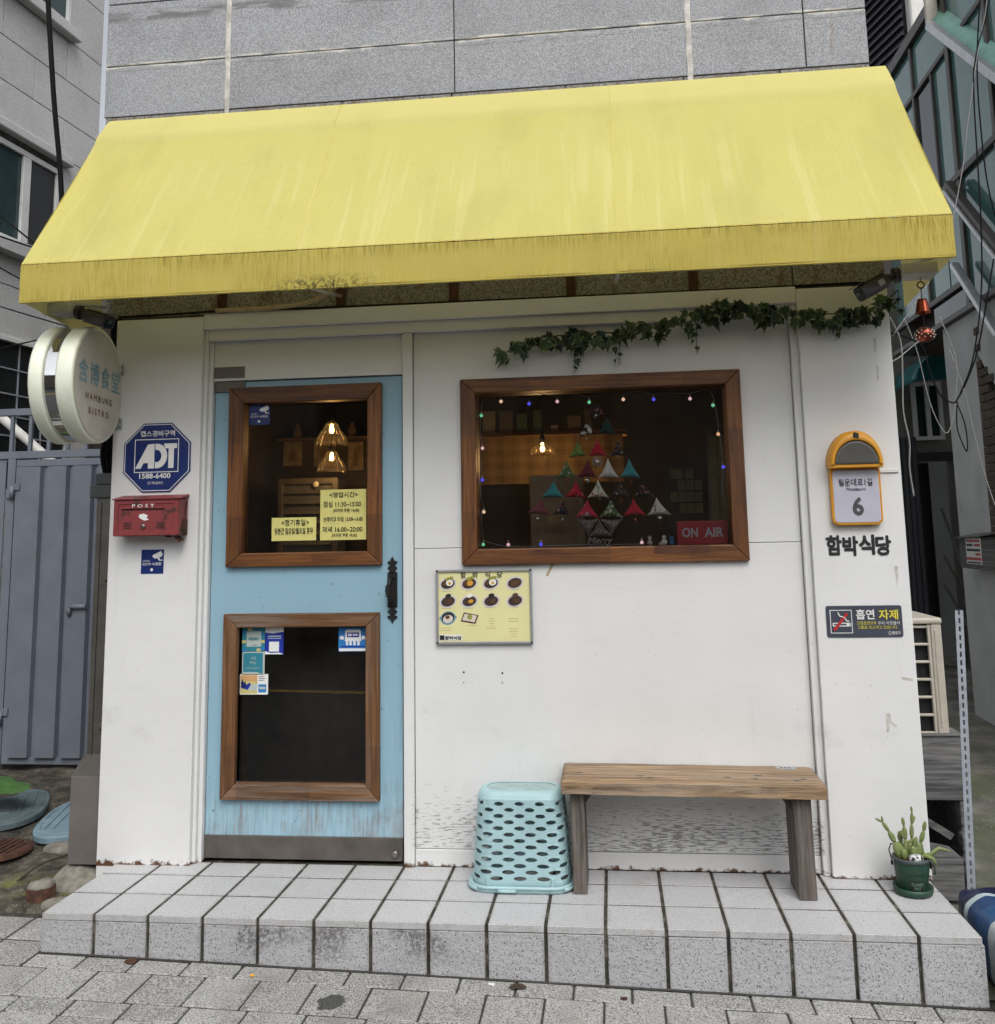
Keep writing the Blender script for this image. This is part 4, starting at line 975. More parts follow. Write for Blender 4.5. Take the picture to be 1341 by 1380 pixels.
def sticker(label, x0, x1, z0, z1, mat, y=.0335, r=.003):
    t = thing('pay_sticker', label, 'sticker', ((x0+x1)/2, y, z0)); sheet('backing', rrect(x0, x1, z0, z1, r, 3), y, .0010, mat, t)
    P = lambda a, b: (x0+a*(x1-x0), z0+b*(z1-z0))
    def blk(nm, pts, mt, lv=1): return sheet(nm, [P(*p) for p in pts], y-.0010-.0004*(lv-1), .0004, mt, t)
    def tx(body, a, b, c, d, mt, lv=2, bold=.0): return text('lettering', body, (*[x0+q*(x1-x0) for q in (a, b)], *[z0+q*(z1-z0) for q in (c, d)]), y-.0012-.0004*(lv-1), mt, t, bold=bold)
    R = lambda a, b, c, d: [(a, c), (b, c), (b, d), (a, d)]
    return blk, tx, R
blk, tx, R = sticker('teal and yellow checked payment sticker in the top left of the lower door pane', -1.270, -1.156, .960, 1.073, 'tealp')
for a, c, mt in ((0, .75, 'sky'), (.25, .86, 'sand'), (.5, .88, 'tealp'), (.75, .7, 'sky'), (0, .35, 'sand'), (.82, .35, 'sand'), (0, .0, 'sky'), (.3, .0, 'tealp'), (.65, .0, 'sand'), (.82, .05, 'sky')): blk('check', R(a, a+.18, c, c+.12), mt)
blk('panel', R(.20, .84, .20, .84), 'pale', 2); tx('제로페이', .28, .76, .46, .60, 'tealp', 3, .02); tx('가맹점', .42, .66, .23, .29, 'tealp', 3)
blk, tx, R = sticker('royal blue and white sticker with a plain white square beside the checked one', -1.154, -1.062, .946, 1.075, 'royal')
blk('cap', [(0, .80), (.4, .76), (1, .82), (1, 1), (0, 1)], 'white'); blk('square', R(.22, .76, .10, .46), 'white'); blk('stripe', R(.15, .88, .64, .68), 'pale'); blk('stripe', R(.15, .88, .57, .60), 'pale'); blk('corner', [(0, 0), (1, 0), (.8, .06), (.3, .05), (0, .12)], 'white')
blk, tx, R = sticker('plain teal payment sticker below the checked one on the lower door pane', -1.268, -1.155, .850, .958, 'pale')
blk('field', [(.05, .12), (.64, .12), (.92, .03), (.92, .95), (.05, .95)], 'tealp'); tx('서울', .36, .62, .66, .79, 'pale'); tx('Pay', .36, .64, .44, .60, 'pale'); tx('사용가능합니다', .16, .80, .24, .34, 'pale')
blk, tx, R = sticker('white card sticker with an orange and blue scene, lowest on the lower door pane', -1.277, -1.136, .757, .853, 'white')
blk('scene', R(.02, .62, .04, .95), 'sand'); blk('scene_sky', [(.02, .70), (.3, .66), (.62, .60), (.62, .95), (.02, .95)], 'orange', 2); blk('scene_hill', [(.02, .35), (.1, .62), (.2, .44), (.34, .58), (.46, .42), (.62, .56), (.62, .3), (.3, .22)], 'royal', 3); blk('scene_building', [(.28, .22), (.40, .50), (.62, .52), (.62, .18)], 'pale', 4)
blk('scene_foliage', [(.03, .55), (.09, .75), (.15, .58), (.2, .66), (.24, .4), (.1, .3)], 'navy', 4); blk('blue_square', R(.66, .94, .10, .50), 'sky'); blk('band', R(.69, .91, .26, .38), 'pale', 2)
for k in range(3): blk('print', R(.66, .84+.05*(k % 2), .86-.09*k, .89-.09*k), 'grey_ink')
blk, tx, R = sticker('blue sticker with a white shop pictogram at the top right of the lower door pane', -.788, -.648, .957, 1.068, 'sky')
blk('canopy', [(.22, .44), (.80, .44), (.78, .88), (.74, .92), (.28, .92), (.24, .88)], 'white'); blk('sign', R(.30, .72, .60, .80), 'royal', 2); blk('mark', R(.34, .46, .65, .75), 'white', 3); blk('mark', R(.50, .68, .67, .74), 'white', 3)
for a in (.26, .38, .52, .66): blk('stripe', R(a, a+.08, .26, .44), 'white')
blk('footer', R(.02, .98, .02, .13), 'white'); blk('footer_line', R(.08, .92, .18, .24), 'royal'); blk('cloud', [(.04, .52), (.18, .5), (.19, .62), (.1, .68), (.04, .62)], 'white'); blk('cloud', [(.82, .5), (.95, .52), (.94, .62), (.88, .68), (.82, .62)], 'white')

# coat hook style tape residue is part of the door paint; cord under the awning
def cord(name, pts, r, mat, label, cat='cable', group=None, n=6):
    P = [Vector(p) for p in pts]; out = []
    for i in range(len(P)-1):
        p0 = P[max(i-1, 0)]; p1 = P[i]; p2 = P[i+1]; p3 = P[min(i+2, len(P)-1)]
        for k in range(8):
            u = k/8; out.append(.5*((2*p1)+(-p0+p2)*u+(2*p0-5*p1+4*p2-p3)*u*u+(-p0+3*p1-3*p2+p3)*u**3))
    out.append(P[-1]); q = MB(); q.tube(out, r, n); return tag(q.build(name, mat), label, cat, group)
cord('rope', [(-1.40, -.064, 2.640), (-1.12, -.070, 2.640), (-.93, -.075, 2.655), (-.80, -.10, 2.70), (-.70, -.14, 2.78), (-.62, -.2, 2.85)], .011, 'cord_tan', 'thick tan rope slung under the awning above the door', 'rope', n=10)
cord('cable', [(-1.93, -.04, 2.636), (-1.6, -.06, 2.634), (-1.25, -.065, 2.640), (-.9, -.05, 2.634), (0, -.03, 2.636), (1.0, -.03, 2.634), (1.75, -.03, 2.636)], .006, 'cord_black', 'black cable running along the top of the lintel')

# security cameras under both ends of the awning
def security_camera(base, aim, label):
    base = Vector(base); aim = Vector(aim).normalized()
    t = thing('security_camera', label, 'security camera', base, 'bullet cameras under the awning')
    s = 1 if base.x > 0 else -1
    q = MB(); q.box(base.x-.075+.02*s, base.x+.075+.02*s, base.y-.06, base.y+.06, base.z-.005, base.z+.045); q.build('junction_box', 'whiteplastic', t, .008, 2)
    j = base+Vector((-.07*s, 0, -.005))
    q = MB(); q.tube([base+Vector((-.055*s, 0, .01)), base+Vector((-.075*s, 0, .006))], .034, 16); q.tube([base+Vector((-.07*s, 0, .006)), base+Vector((-.10*s, -.01, -.006))], .016, 10); q.ball(base+Vector((-.105*s, -.01, -.008)), .022, 12, 8); q.build('mount', 'darkgrey', t)
    b0 = base+Vector((-.112*s, -.012, -.012)); up = Vector((0, 0, 1)); sd_ = aim.cross(up).normalized(); u2 = sd_.cross(aim)
    def P(a, b, c): return b0+aim*a+sd_*b+u2*c
    q = MB(); sec = rrect(-.034, .034, -.033, .033, .018, 4); n = len(sec); vs = []
    for d, k in ((0, .72), (.012, 1.0), (.135, 1.0), (.14, .97)): vs += [P(d, a*k, b*k) for a, b in sec]
    F = [(r*n+i, r*n+(i+1) % n, (r+1)*n+(i+1) % n, (r+1)*n+i) for r in range(3) for i in range(n)]; q.add(vs, F, True); q.add(vs[:n], [tuple(range(n))]); q.add(vs[-n:], [tuple(range(n))])
    q.build('housing', 'darkgrey', t)
    q = MB(); vs = [P(-.004, a*1.12, .036+.002) for a in (-.03, .03)]+[P(.155, a*1.12, .036+.002) for a in (.03, -.03)]; q.add(vs, [(0, 1, 2, 3)]); q.build('sunshield', 'darkgrey', t, solid=.003)
    q = MB(); q.add([P(.1405, a*.8, b*.8) for a, b in sec], [tuple(range(n))]); q.build('front_window', 'darkglass', t, recalc=False)
    q = MB(); q.ball(P(.141, 0, .004), .011, 12, 8); q.build('lens', 'smoke', t)
    q = MB(); cen = P(.07, 0, 0); q.add([P(.03, -.0345, -.012), P(.06, -.0345, -.012), P(.06, -.0345, .012), P(.03, -.0345, .012)], [(0, 1, 2, 3)]); q.v = [p for p in q.v]; q.build('logo', 'plate', t, recalc=False)
security_camera((-1.985, -.40, 2.565), (1, -.25, -.36), 'dark bullet camera under the left end of the awning by the round sign')
security_camera((1.845, -.40, 2.555), (-1, -.25, -.55), 'dark bullet camera under the right end of the awning above the ivy')

# ================================================================== BENCH
t = thing('bench', 'weathered wooden plank bench standing below the window', 'bench', (0.83, -0.19, 0))
q = MB()
NX, NY = 60, 10; bx0, bx1, by0, by1, bzt, bth = 0.286, 1.374, -0.345, -0.006, 0.466, 0.052
def edge(u): return 0.008*MN.noise(Vector((u*6, 1, 0)))+0.005*MN.noise(Vector((u*17, 2, 0)))
def top(u, v):
    x = bx0+(bx1-bx0)*u+(0.012 if v < .5 else 0)*(u-.5)*0; y = by0+(by1-by0)*v
    if v == 0: y += edge(u)
    return Vector((x, y, bzt-.012*u+0.0015*MN.noise(Vector((u*9, v*30, 0)))-(.004 if v in (0, 1) else 0)-(.003 if u in (0, 1) else 0)))
def bot(u, v):
    x = bx0+.004+(bx1-bx0-.008)*u; y = by0+(by1-by0)*v+(.010*MN.noise(Vector((u*8, 5, 0)))+.004 if v == 0 else 0)
    return Vector((x, y, bzt-.012*u-bth))
q.grid(top, NX, NY); k0 = len(q.v); q.grid(lambda u, v: bot(u, v), NX, NY)
W_ = NX+1
def bi(i, j, k): return k*k0+j*W_+i
fs = []
for i in range(NX):
    fs += [(bi(i, 0, 1), bi(i+1, 0, 1), bi(i+1, 0, 0), bi(i, 0, 0)), (bi(i+1, NY, 1), bi(i, NY, 1), bi(i, NY, 0), bi(i+1, NY, 0))]
for j in range(NY):
    fs += [(bi(0, j+1, 1), bi(0, j, 1), bi(0, j, 0), bi(0, j+1, 0)), (bi(NX, j, 1), bi(NX, j+1, 1), bi(NX, j+1, 0), bi(NX, j, 0))]
for f in fs: q.f.append(list(f)); q.sm.append(False)
seat = q.build('seat', 'bench_top', t)
for x, y in ((.36, -.20), (.62, -.23), (.66, -.26), (.985, -.23), (1.10, -.245), (1.12, -.19), (1.27, -.26), (1.30, -.235)):
    q = MB(); q.lathe([(0, .0008), (.009, .0006), (.012, -.001)], (x, y, bzt-.012*(x-bx0)/1.09+.0012), 10, 'z', 1.5, .8); q.build('knot', 'bench_leg', seat)
q = MB(); q.prism(ell(1.262, -.055, .045, .020, -.05, 22), .4555, .4575, 'z'); q.build('oval_tag', 'galv', seat)
for k in range(3):
    q = MB(); q.box(1.238+k*.017, 1.248+k*.017, -.062, -.049, .4576, .4582); q.build('tag_stroke', 'ink', seat)
def leg(x0, x1, y0, y1, dx):
    q = MB(); n = 8
    for k in range(1):
        q.add([(x0-dx, y0, 0), (x1-dx, y0, 0), (x1-dx, y1, 0), (x0-dx, y1, 0), (x0, y0, .412), (x1, y0, .412), (x1, y1, .412), (x0, y1, .412)], [(0, 3, 2, 1), (4, 5, 6, 7), (0, 1, 5, 4), (1, 2, 6, 5), (2, 3, 7, 6), (3, 0, 4, 7)])
    q.build('leg', 'bench_leg', t, .004, 2)
leg(.322, .380, -.292, -.065, -.004); leg(1.240, 1.312, -.306, -.105, -.004)
q = MB(); q.prism([(.382, .405), (.425, .405), (.382, .345)], -.235, -.205); q.build('brace', 'bench_leg', t, .001)
q = MB(); q.prism([(1.238, .392), (1.195, .392), (1.238, .335)], -.255, -.225); q.build('brace', 'bench_leg', t, .001)

# ================================================================== UPTURNED BASKET
reg('teal_worn', plain('scuffed_teal_plastic', (0.33, 0.45, 0.45), 0.6, var=0.25, scale=14, grime=0.35))
t = thing('laundry_basket', 'upside-down pale teal perforated plastic basket beside the bench', 'basket', (0.10, -0.165, 0))
BCx, BCy, BH = 0.102, -0.165, 0.398
def sect(s, w, d, r):
    """point on a rounded rectangle at fraction s of its outline, starting at the middle of the front"""
    segs = [('l', (0, -d/2), (w/2-r, -d/2)), ('a', (w/2-r, -d/2+r), -PI/2), ('l', (w/2, -d/2+r), (w/2, d/2-r)), ('a', (w/2-r, d/2-r), 0), ('l', (w/2-r, d/2), (-w/2+r, d/2)), ('a', (-w/2+r, d/2-r), PI/2), ('l', (-w/2, d/2-r), (-w/2, -d/2+r)), ('a', (-w/2+r, -d/2+r), PI), ('l', (-w/2+r, -d/2), (0, -d/2))]
    ln = [r*PI/2 if g[0] == 'a' else math.dist(g[1], g[2]) for g in segs]; tot = sum(ln); a = (s % 1.0)*tot
    for g, l in zip(segs, ln):
        if a <= l+1e-9:
            if g[0] == 'l':
                k = a/l if l else 0; return (g[1][0]+(g[2][0]-g[1][0])*k, g[1][1]+(g[2][1]-g[1][1])*k)
            an = g[2]+a/r; return (g[1][0]+r*math.cos(an), g[1][1]+r*math.sin(an))
        a -= l
    return (0, -d/2)
def shell(s, z):
    k = z/BH; w = .424+(.372-.424)*k; d = .262+(.205-.262)*k; r = .085-.01*k
    x, y = sect(s, w, d, r); return Vector((BCx+x, BCy+y, z))
q = MB(); NC, NR, ZL, ZH = 12, 13, .045, .365
def strip(z0, z1, n=NC*4):
    vs = [shell(i/n, z) for z in (z0, z1) for i in range(n)]; q.add(vs, [(i, (i+1) % n, n+(i+1) % n, n+i) for i in range(n)], True)
strip(.0, ZL); strip(ZH, BH-.022)
hr = (ZH-ZL)/NR
SQ = [(1, 0), (1, .5), (1, 1), (.5, 1), (0, 1), (-.5, 1), (-1, 1), (-1, .5), (-1, 0), (-1, -.5), (-1, -1), (-.5, -1), (0, -1), (.5, -1), (1, -1), (1, -.5)]
for r_ in range(NR):
    zc = ZL+(r_+.5)*hr; big = 1.0-.18*r_/NR
    for c_ in range(NC):
        s0 = (c_+(0.5 if r_ % 2 else 0))/NC; NE = 16; outer = []; inner = []
        for a_, b_ in SQ:
            an = math.atan2(b_, a_); outer.append(shell(s0+.5*a_/NC, zc+.5*hr*b_)); inner.append(shell(s0+.28*big*math.cos(an)/NC, zc+.35*hr*math.sin(an)))
        q.add(outer+inner, [(k, (k+1) % NE, NE+(k+1) % NE, NE+k) for k in range(NE)], False)
wall_o = q.build('perforated_wall', 'teal', t, solid=.003, recalc=False)
bm = bmesh.new(); bm.from_mesh(wall_o.data); bmesh.ops.remove_doubles(bm, verts=bm.verts, dist=.0004); bmesh.ops.recalc_face_normals(bm, faces=bm.faces); bm.to_mesh(wall_o.data); bm.free()
# closed bottom, now on top, with a raised oval line
q = MB(); n = 84; rings = []
for k, (off, z) in enumerate(((0, BH-.022), (.004, BH-.010), (.012, BH-.003), (.022, BH), (.034, BH+.001), (.040, BH-.004), (.046, BH-.003), (.10, BH-.003))):
    w, d = .375-2*off, .207-2*off; rings += [Vector((BCx+sect(i/n, max(w, .02), max(d, .006), min(.075, max(d, .006)/2-.001))[0], BCy+sect(i/n, max(w, .02), max(d, .006), min(.075, max(d, .006)/2-.001))[1], z)) for i in range(n)]
q.add(rings, [(r*n+i, r*n+(i+1) % n, (r+1)*n+(i+1) % n, (r+1)*n+i) for r in range(7) for i in range(n)]+[tuple(range(7*n, 8*n))], True); q.build('base', 'teal', t, recalc=False)
q = MB(); q.add([Vector((BCx+sect(i/n, .30, .125, .062)[0], BCy+sect(i/n, .30, .125, .062)[1], BH-.0018)) for i in range(n)], [tuple(range(n))]); q.build('base_panel', 'teal_worn', t, recalc=False)
q = MB(); q.tube([Vector((BCx+sect(i/n, .304, .129, .064)[0], BCy+sect(i/n, .304, .129, .064)[1], BH-.002)) for i in range(n)], .0018, 6, closed=True); q.build('base_groove', 'capgrey', t)
q = MB(); pts = [Vector((BCx+sect(i/n, .436, .275, .09)[0], BCy+sect(i/n, .436, .275, .09)[1], .010)) for i in range(n)]
vs = [p+o for o in (Vector((0, 0, -.009)), Vector((0, 0, .012))) for p in pts]; q.add(vs, [(i, (i+1) % n, n+(i+1) % n, n+i) for i in range(n)], True)
q.tube([p+Vector((0, 0, .012)) for p in pts], .006, 8, closed=True); q.build('rim', 'teal', t, solid=.004, recalc=False)
q = MB(); pts = [Vector((BCx+sect(i/n, .452, .29, .095)[0], BCy+sect(i/n, .452, .29, .095)[1], .017+.004*math.cos(4*PI*i/n))) for i in list(range(12, 73))]; q.tube(pts, .008, 8); q.build('handle', 'teal', t)
q = MB(); q.tube([Vector((BCx+sect(i/n, .452, .29, .095)[0], BCy+sect(i/n, .452, .29, .095)[1], .012)) for i in range(78, 84)]+[Vector((BCx-.02, BCy-.146, .012))], .007, 8); q.build('handle', 'teal', t)
for s_ in (.115, .885):
    p = shell(s_, .06); q = MB(); q.box(p.x-.006, p.x+.006, p.y-.012, p.y+.006, .025, .062); q.build('handle_lug', 'teal', t, .002)

# ================================================================== CACTUS IN A GREEN POT
px, py = 1.722, -0.195
t = thing('potted_cactus', 'small prickly cactus in a green pot with saucer at the right end of the step', 'potted plant', (px, py, 0))
q = MB(); q.lathe([(0, .004), (.080, .004), (.088, .010), (.092, .036), (.086, .036), (.082, .014), (0, .012)], (px, py, 0), 40); q.build('saucer', 'pot', t)
q = MB(); q.lathe([(0, .014), (.066, .014), (.069, .022), (.073, .075), (.076, .080), (.0765, .1), (.0785, .105), (.080, .150)], (px, py, 0), 40); pot = q.build('pot', 'pot', t)
q = MB(); q.lathe([(.080, .150), (.085, .153), (.086, .166), (.082, .170), (.077, .168), (.075, .140)], (px, py, 0), 40); q.build('rim', 'potrim', t)
q = MB(); q.grid(lambda u, v: (px+.076*v*math.cos(2*PI*u), py+.076*v*math.sin(2*PI*u), .150+.006*MN.noise(Vector((v*math.cos(2*PI*u)*9, v*math.sin(2*PI*u)*9, 0)))), 32, 8); q.build('soil', 'bark', t)
# curved printed label
q = MB(); fx = lambda a: (px+.0760*math.sin(a), py-.0760*math.cos(a))
q.grid(lambda u, v: (px+.0750*math.sin(-.42+.84*u), py-.0750*math.cos(-.42+.84*u), .034+.042*v), 12, 2); q.build('label_patch', 'ink', pot, recalc=False)
def curved(body, a0, a1, z0, z1, r, mat, bold=0.0):
    text('lettering', body, (a0, a1, z0, z1), 0.0, mat, pot, bold=bold, warp=lambda w: Vector((px+(r-w.y)*math.sin(w.x), py-(r-w.y)*math.cos(w.x), w.z)))
reg('pot_letter', plain('pale_green_letter', (.10, .22, .15), .5)); curved('FLOWER', -.34, .34, .056, .071, .0768, 'pot_letter', .02); curved('POT', -.18, .18, .038, .052, .0766, 'pot_letter', .02); curved('LE JARDINIER', -.40, .40, .098, .107, .0800, 'ink', .005)
q = MB(); q.tube([(px-.087, py, .14), (px-.094, py+.02, .19), (px-.078, py+.04, .212), (px-.05, py+.05, .20)], .003, 6); q.tube([(px+.087, py, .14), (px+.104, py-.01, .12), (px+.10, py-.02, .09)], .003, 6); q.tube([(px-.089, py, .128), (px-.089, py, .148)], .006, 8); q.tube([(px+.089, py, .112), (px+.089, py, .148)], .006, 8); q.build('wire_handle', 'iron', t)
q = MB(); q.ball((px+.012, py-.040, .168), .036, 16, 12, (1, .8, .62)); q.jitter(.0012); q.build('pebble', 'pebble', t)
def pad(base, d, ln, w, th=.011):
    base = Vector(base); d = Vector(d).normalized(); s = d.cross(Vector((.15, -1, .1))).normalized(); f = s.cross(d)
    rot = Matrix((s, f, d)).transposed(); q = MB(); q.ball(base+d*ln/2, 1, 14, 10, (w*.55, th*1.05, ln/2), rot); q.build('cactus_pad', 'cactus', t); return base+d*ln*.93
b0 = (px-.02, py+.01, .155)
p1 = pad((px-.035, py, .155), (-.45, 0, 1), .085, .050); p2 = pad(p1, (-.5, 0, 1), .060, .026, .009); p3 = pad(p2, (-.62, 0, 1), .055, .018, .008); pad(p3, (-1, 0, .55), .040, .011, .006); pad(p3, (-.1, 0, 1), .030, .010, .006)
p1 = pad((px-.005, py+.01, .15), (-.12, 0, 1), .095, .034); p2 = pad(p1, (-.05, 0, 1), .065, .022, .009); pad(p2, (-.1, 0, 1), .045, .014, .007); pad(p1, (-.5, 0, 1), .05, .016, .007)
p1 = pad((px+.005, py, .15), (.06, 0, 1), .10, .036); p2 = pad(p1, (.06, 0, 1), .075, .018, .008); p3 = pad(p2, (.10, 0, 1), .060, .014, .007); pad(p3, (-.05, 0, 1), .030, .010, .006); pad(p2, (.45, 0, 1), .042, .013, .006)
p1 = pad((px+.02, py-.005, .15), (.35, 0, 1), .090, .040); p2 = pad(p1, (.35, 0, 1), .060, .022, .009); pad(p2, (.25, 0, 1), .050, .018, .008)
p1 = pad((px-.012, py+.02, .15), (-.3, .2, 1), .07, .030); pad(p1, (-.1, .1, 1), .06, .022, .008); p1 = pad((px+.012, py-.012, .155), (.02, -.1, 1), .065, .034); pad(p1, (.3, 0, 1), .05, .02, .008); pad((px-.03, py-.01, .15), (-.1, -.1, 1), .055, .03); pad((px+.035, py+.01, .15), (.5, .1, 1), .06, .03)
q = MB(); q.tube([(px+.02, py-.02, .165), (px+.055, py-.045, .185), (px+.085, py-.055, .175), (px+.098, py-.06, .145)], [.009, .010, .009, .006], 8); q.tube([(px+.03, py, .165), (px+.085, py-.02, .180), (px+.125, py-.025, .215), (px+.155, py-.02, .205), (px+.175, py-.02, .197)], [.014, .012, .008, .007, .004], 8); q.build('drooping_stem', 'cactus', t)

t.scale = (.86, .86, .86)
# ================================================================== IVY GARLAND
reg('ivy3', m_leaf('ivy_leaf_light', (0.032, 0.070, 0.024), (0.30, 0.34, 0.20)))
t = thing('ivy_garland', 'variegated ivy garland strung along the top of the wall over the window', 'garland', (0.95, -0.07, 2.4))
VP = [(0.06, -.045, 2.37), (0.16, -.04, 2.425), (0.27, -.04, 2.44), (0.45, -.05, 2.445), (0.60, -.05, 2.445), (0.727, -.05, 2.468), (0.85, -.06, 2.49), (0.952, -.07, 2.515), (1.05, -.075, 2.540), (1.126, -.075, 2.552), (1.225, -.08, 2.538), (1.342, -.085, 2.502), (1.476, -.09, 2.490), (1.60, -.09, 2.478), (1.707, -.095, 2.480), (1.80, -.12, 2.515), (1.86, -.16, 2.56)]
def spline(P, n=8):
    P = [Vector(p) for p in P]; out = []
    for i in range(len(P)-1):
        p0 = P[max(i-1, 0)]; p1 = P[i]; p2 = P[i+1]; p3 = P[min(i+2, len(P)-1)]
        for k in range(n):
            u = k/n; out.append(.5*((2*p1)+(-p0+p2)*u+(2*p0-5*p1+4*p2-p3)*u*u+(-p0+3*p1-3*p2+p3)*u**3))
    return out+[P[-1]]
vine = spline(VP); q = MB(); q.tube(vine, .003, 6); q.build('vine', 'vine', t)
def leaf_mesh(name, mat, fold, curl):
    out = [(0, -.10), (.16, -.16), (.34, -.02), (.50, .02), (.36, .20), (.46, .46), (.22, .42), (.12, .62), (0, 1.0)]
    out = out+[(-a, b) for a, b in out[::-1][1:-1]]
    n = len(out); vs = [(0, 0, .22)]+[(a*.55, 0, .22+(b-.22)*.55) for a, b in out]+[(a, 0, b) for a, b in out]
    vs = [(x*(1+.12*math.sin(9*z+fold*20)), -fold*abs(x)+curl*(z-.2)**2+.05*math.sin(7*x+3*z), z) for x, _, z in vs]
    fs = [(0, 1+i, 1+(i+1) % n) for i in range(n)]+[(1+i, 1+n+i, 1+n+(i+1) % n, 1+(i+1) % n) for i in range(n)]
    me = bpy.data.meshes.new(name); me.from_pydata(vs, [], fs); me.update()
    a = me.attributes.new('edge', 'FLOAT', 'POINT'); a.data.foreach_set('value', [0.0]+[.45]*n+[1.0]*n)
    me.materials.append(MT[mat]); me.polygons.foreach_set('use_smooth', [True]*len(me.polygons)); return me
LM = [leaf_mesh('leaf', 'ivy', .35, .25), leaf_mesh('leaf', 'ivy', -.3, -.2), leaf_mesh('leaf', 'ivy2', .5, .35), leaf_mesh('leaf', 'ivy2', .2, -.3), leaf_mesh('leaf', 'ivy3', .45, .1), leaf_mesh('leaf', 'ivy3', -.2, .4)]
def put_leaf(p, size, droop):
    o = link_mesh('leaf', random.choice(LM), t, p); s = size*random.uniform(.75, 1.2); o.scale = (s*random.uniform(.85, 1.1), s, s)
    o.rotation_euler = (random.uniform(-.7, .8), random.uniform(-.8, .8)+droop, random.uniform(-1.0, 1.0))
clusters = [.06, .12, .20, .27, .33, .38, .43, .47, .55, .62, .70, .76, .82, .90, .96, 1.0, 1.06, 1.10, 1.14, 1.18, 1.24, 1.30, 1.36, 1.42, 1.48, 1.53, 1.58, 1.63, 1.69, 1.74, 1.80]
def vine_at(x):
    return min(vine, key=lambda p: abs(p.x-x))
for cxv in clusters:
    p = vine_at(cxv)
    for k in range(6):
        q_ = p+Vector((random.uniform(-.045, .045), random.uniform(-.04, .005), random.uniform(-.062, .022)))
        if q_.x < 1.40: q_.y = min(q_.y, -.012) if q_.z < 2.48 else min(q_.y, -.062)
        else: q_.y = min(q_.y, -.066)
        put_leaf(q_, 0.064, PI*random.choice((.75, 1.0, 1.1, 1.25)))
for x, zb, yb in ((.05, 2.315, -.03), (.385, 2.270, -.03), (.60, 2.300, -.03), (.965, 2.340, -.03), (1.595, 2.365, -.085), (1.86, 2.45, -.14)):
    p = vine_at(x); q = MB(); L_ = [p, Vector((x+.004, yb, (p.z+zb)/2)), Vector((x, yb, zb+.02))]
    q.tube(spline(L_, 4), .0016, 5)
    hx_ = [Vector((x+.006*math.cos(k*1.1), yb+.006*math.sin(k*1.1), zb+.02-.0022*k)) for k in range(16)]; q.tube(hx_, .0011, 4); q.build('tendril', 'vine', t)
    for k in range(4): put_leaf(Vector((x+random.uniform(-.016, .016), yb-.006, zb+.02+(p.z-zb-.04)*k/4)), .036, PI)

# ================================================================== WIND CHIME
wx, wy = 1.878, -.40
t = thing('wind_chime', 'copper bell and ball wind chime hanging from the right end of the awning', 'wind chime', (wx, wy, 2.27))
q = MB(); q.tube([(wx, wy, 2.57), (wx, wy, 2.53)], .0015, 5); q.tube([(wx+.014*math.cos(a*PI/8), wy, 2.516+.014*math.sin(a*PI/8)) for a in range(16)], .003, 6, closed=True); q.tube([(wx, wy, 2.502), (wx, wy, 2.44)], .0022, 5); q.tube([(wx, wy, 2.40), (wx, wy, 2.33)], .0022, 5); q.build('chain', 'rust', t)
q = MB(); q.lathe([(0, 2.455), (.018, 2.453), (.022, 2.44), (.030, 2.398), (.033, 2.394), (.030, 2.394), (.018, 2.44)], (wx, wy, 0), 24); q.build('bell', 'copper', t)
q = MB(); q.ball((wx, wy, 2.300), .040, 20, 14, (1, 1, .82)); q.build('ball', 'copper', t)
for i in range(4):
    for k in range(10):
        a = 2*PI*(k+.5*(i % 2))/10; e = (-.45+.3*i)
        q = MB(); q.ball((wx+.0400*math.cos(a)*math.cos(e), wy+.0400*math.sin(a)*math.cos(e), 2.300+.0330*math.sin(e)), .0028, 6, 4); q.build('dot', 'signrim', t) if math.sin(a) < .3 else None

# ================================================================== WINDOW DISPLAY
t = thing('string_lights', 'string of small coloured bulbs looped round the inside of the window', 'string lights', (0.49, 0.085, 1.44))
BL = [(-.107, 1.453, 'g'), (-.080, 1.610, 'w'), (-.106, 1.766, 'b'), (-.082, 1.922, 'p'), (-.100, 2.084, 'g'), (.014, 2.151, 'w'), (.153, 2.135, 'b'), (.292, 2.141, 'p'), (.448, 2.132, 'g'), (.614, 2.140, 'w'), (.760, 2.135, 'b'), (.934, 2.132, 'p'), (1.041, 2.096, 'g'), (1.059, 1.956, 'o'), (1.082, 1.798, 'b')]
BL2 = [(.037, 1.450, 'p'), (.195, 1.447, 'b'), (.677, 1.442, 'p')]
for k, c in {'g': (.16, .62, .30), 'w': (.95, .62, .42), 'b': (.10, .10, .95), 'p': (.80, .50, .55), 'o': (.95, .50, .25)}.items(): reg('fairy_'+k, emis('fairy_bulb_'+k, c, .75))
for x, z, c in BL+BL2:
    x = min(max(x, -.085), 1.075); z = max(z, 1.449)
    q = MB(); q.ball((x, .085, z), .0085, 12, 8); b = q.build('bulb', 'fairy_'+c, t)
    q = MB(); q.tube([(x, .085, z+.007), (x, .085, z+.020)], .0035, 8); q.build('bulb_cap', 'whiteplastic', b)
W = [(-.085, .085, 1.475), (-.092, .085, 1.60), (-.080, .085, 1.635), (-.094, .085, 1.70), (-.088, .085, 1.79), (-.09, .085, 1.88), (-.082, .085, 1.947), (-.092, .085, 2.0), (-.085, .085, 2.11), (-.07, .085, 2.165), (.014, .085, 2.177), (.08, .085, 2.168), (.153, .085, 2.161), (.22, .085, 2.178), (.292, .085, 2.167), (.37, .085, 2.176), (.448, .085, 2.158), (.53, .085, 2.170), (.614, .085, 2.166), (.69, .085, 2.178), (.760, .085, 2.160), (.85, .085, 2.162), (.934, .085, 2.158), (1.0, .085, 2.172), (1.04, .085, 2.15), (1.06, .085, 2.02), (1.062, .085, 1.98), (1.07, .085, 1.9), (1.075, .085, 1.82), (1.066, .085, 1.68), (1.078, .085, 1.60)]
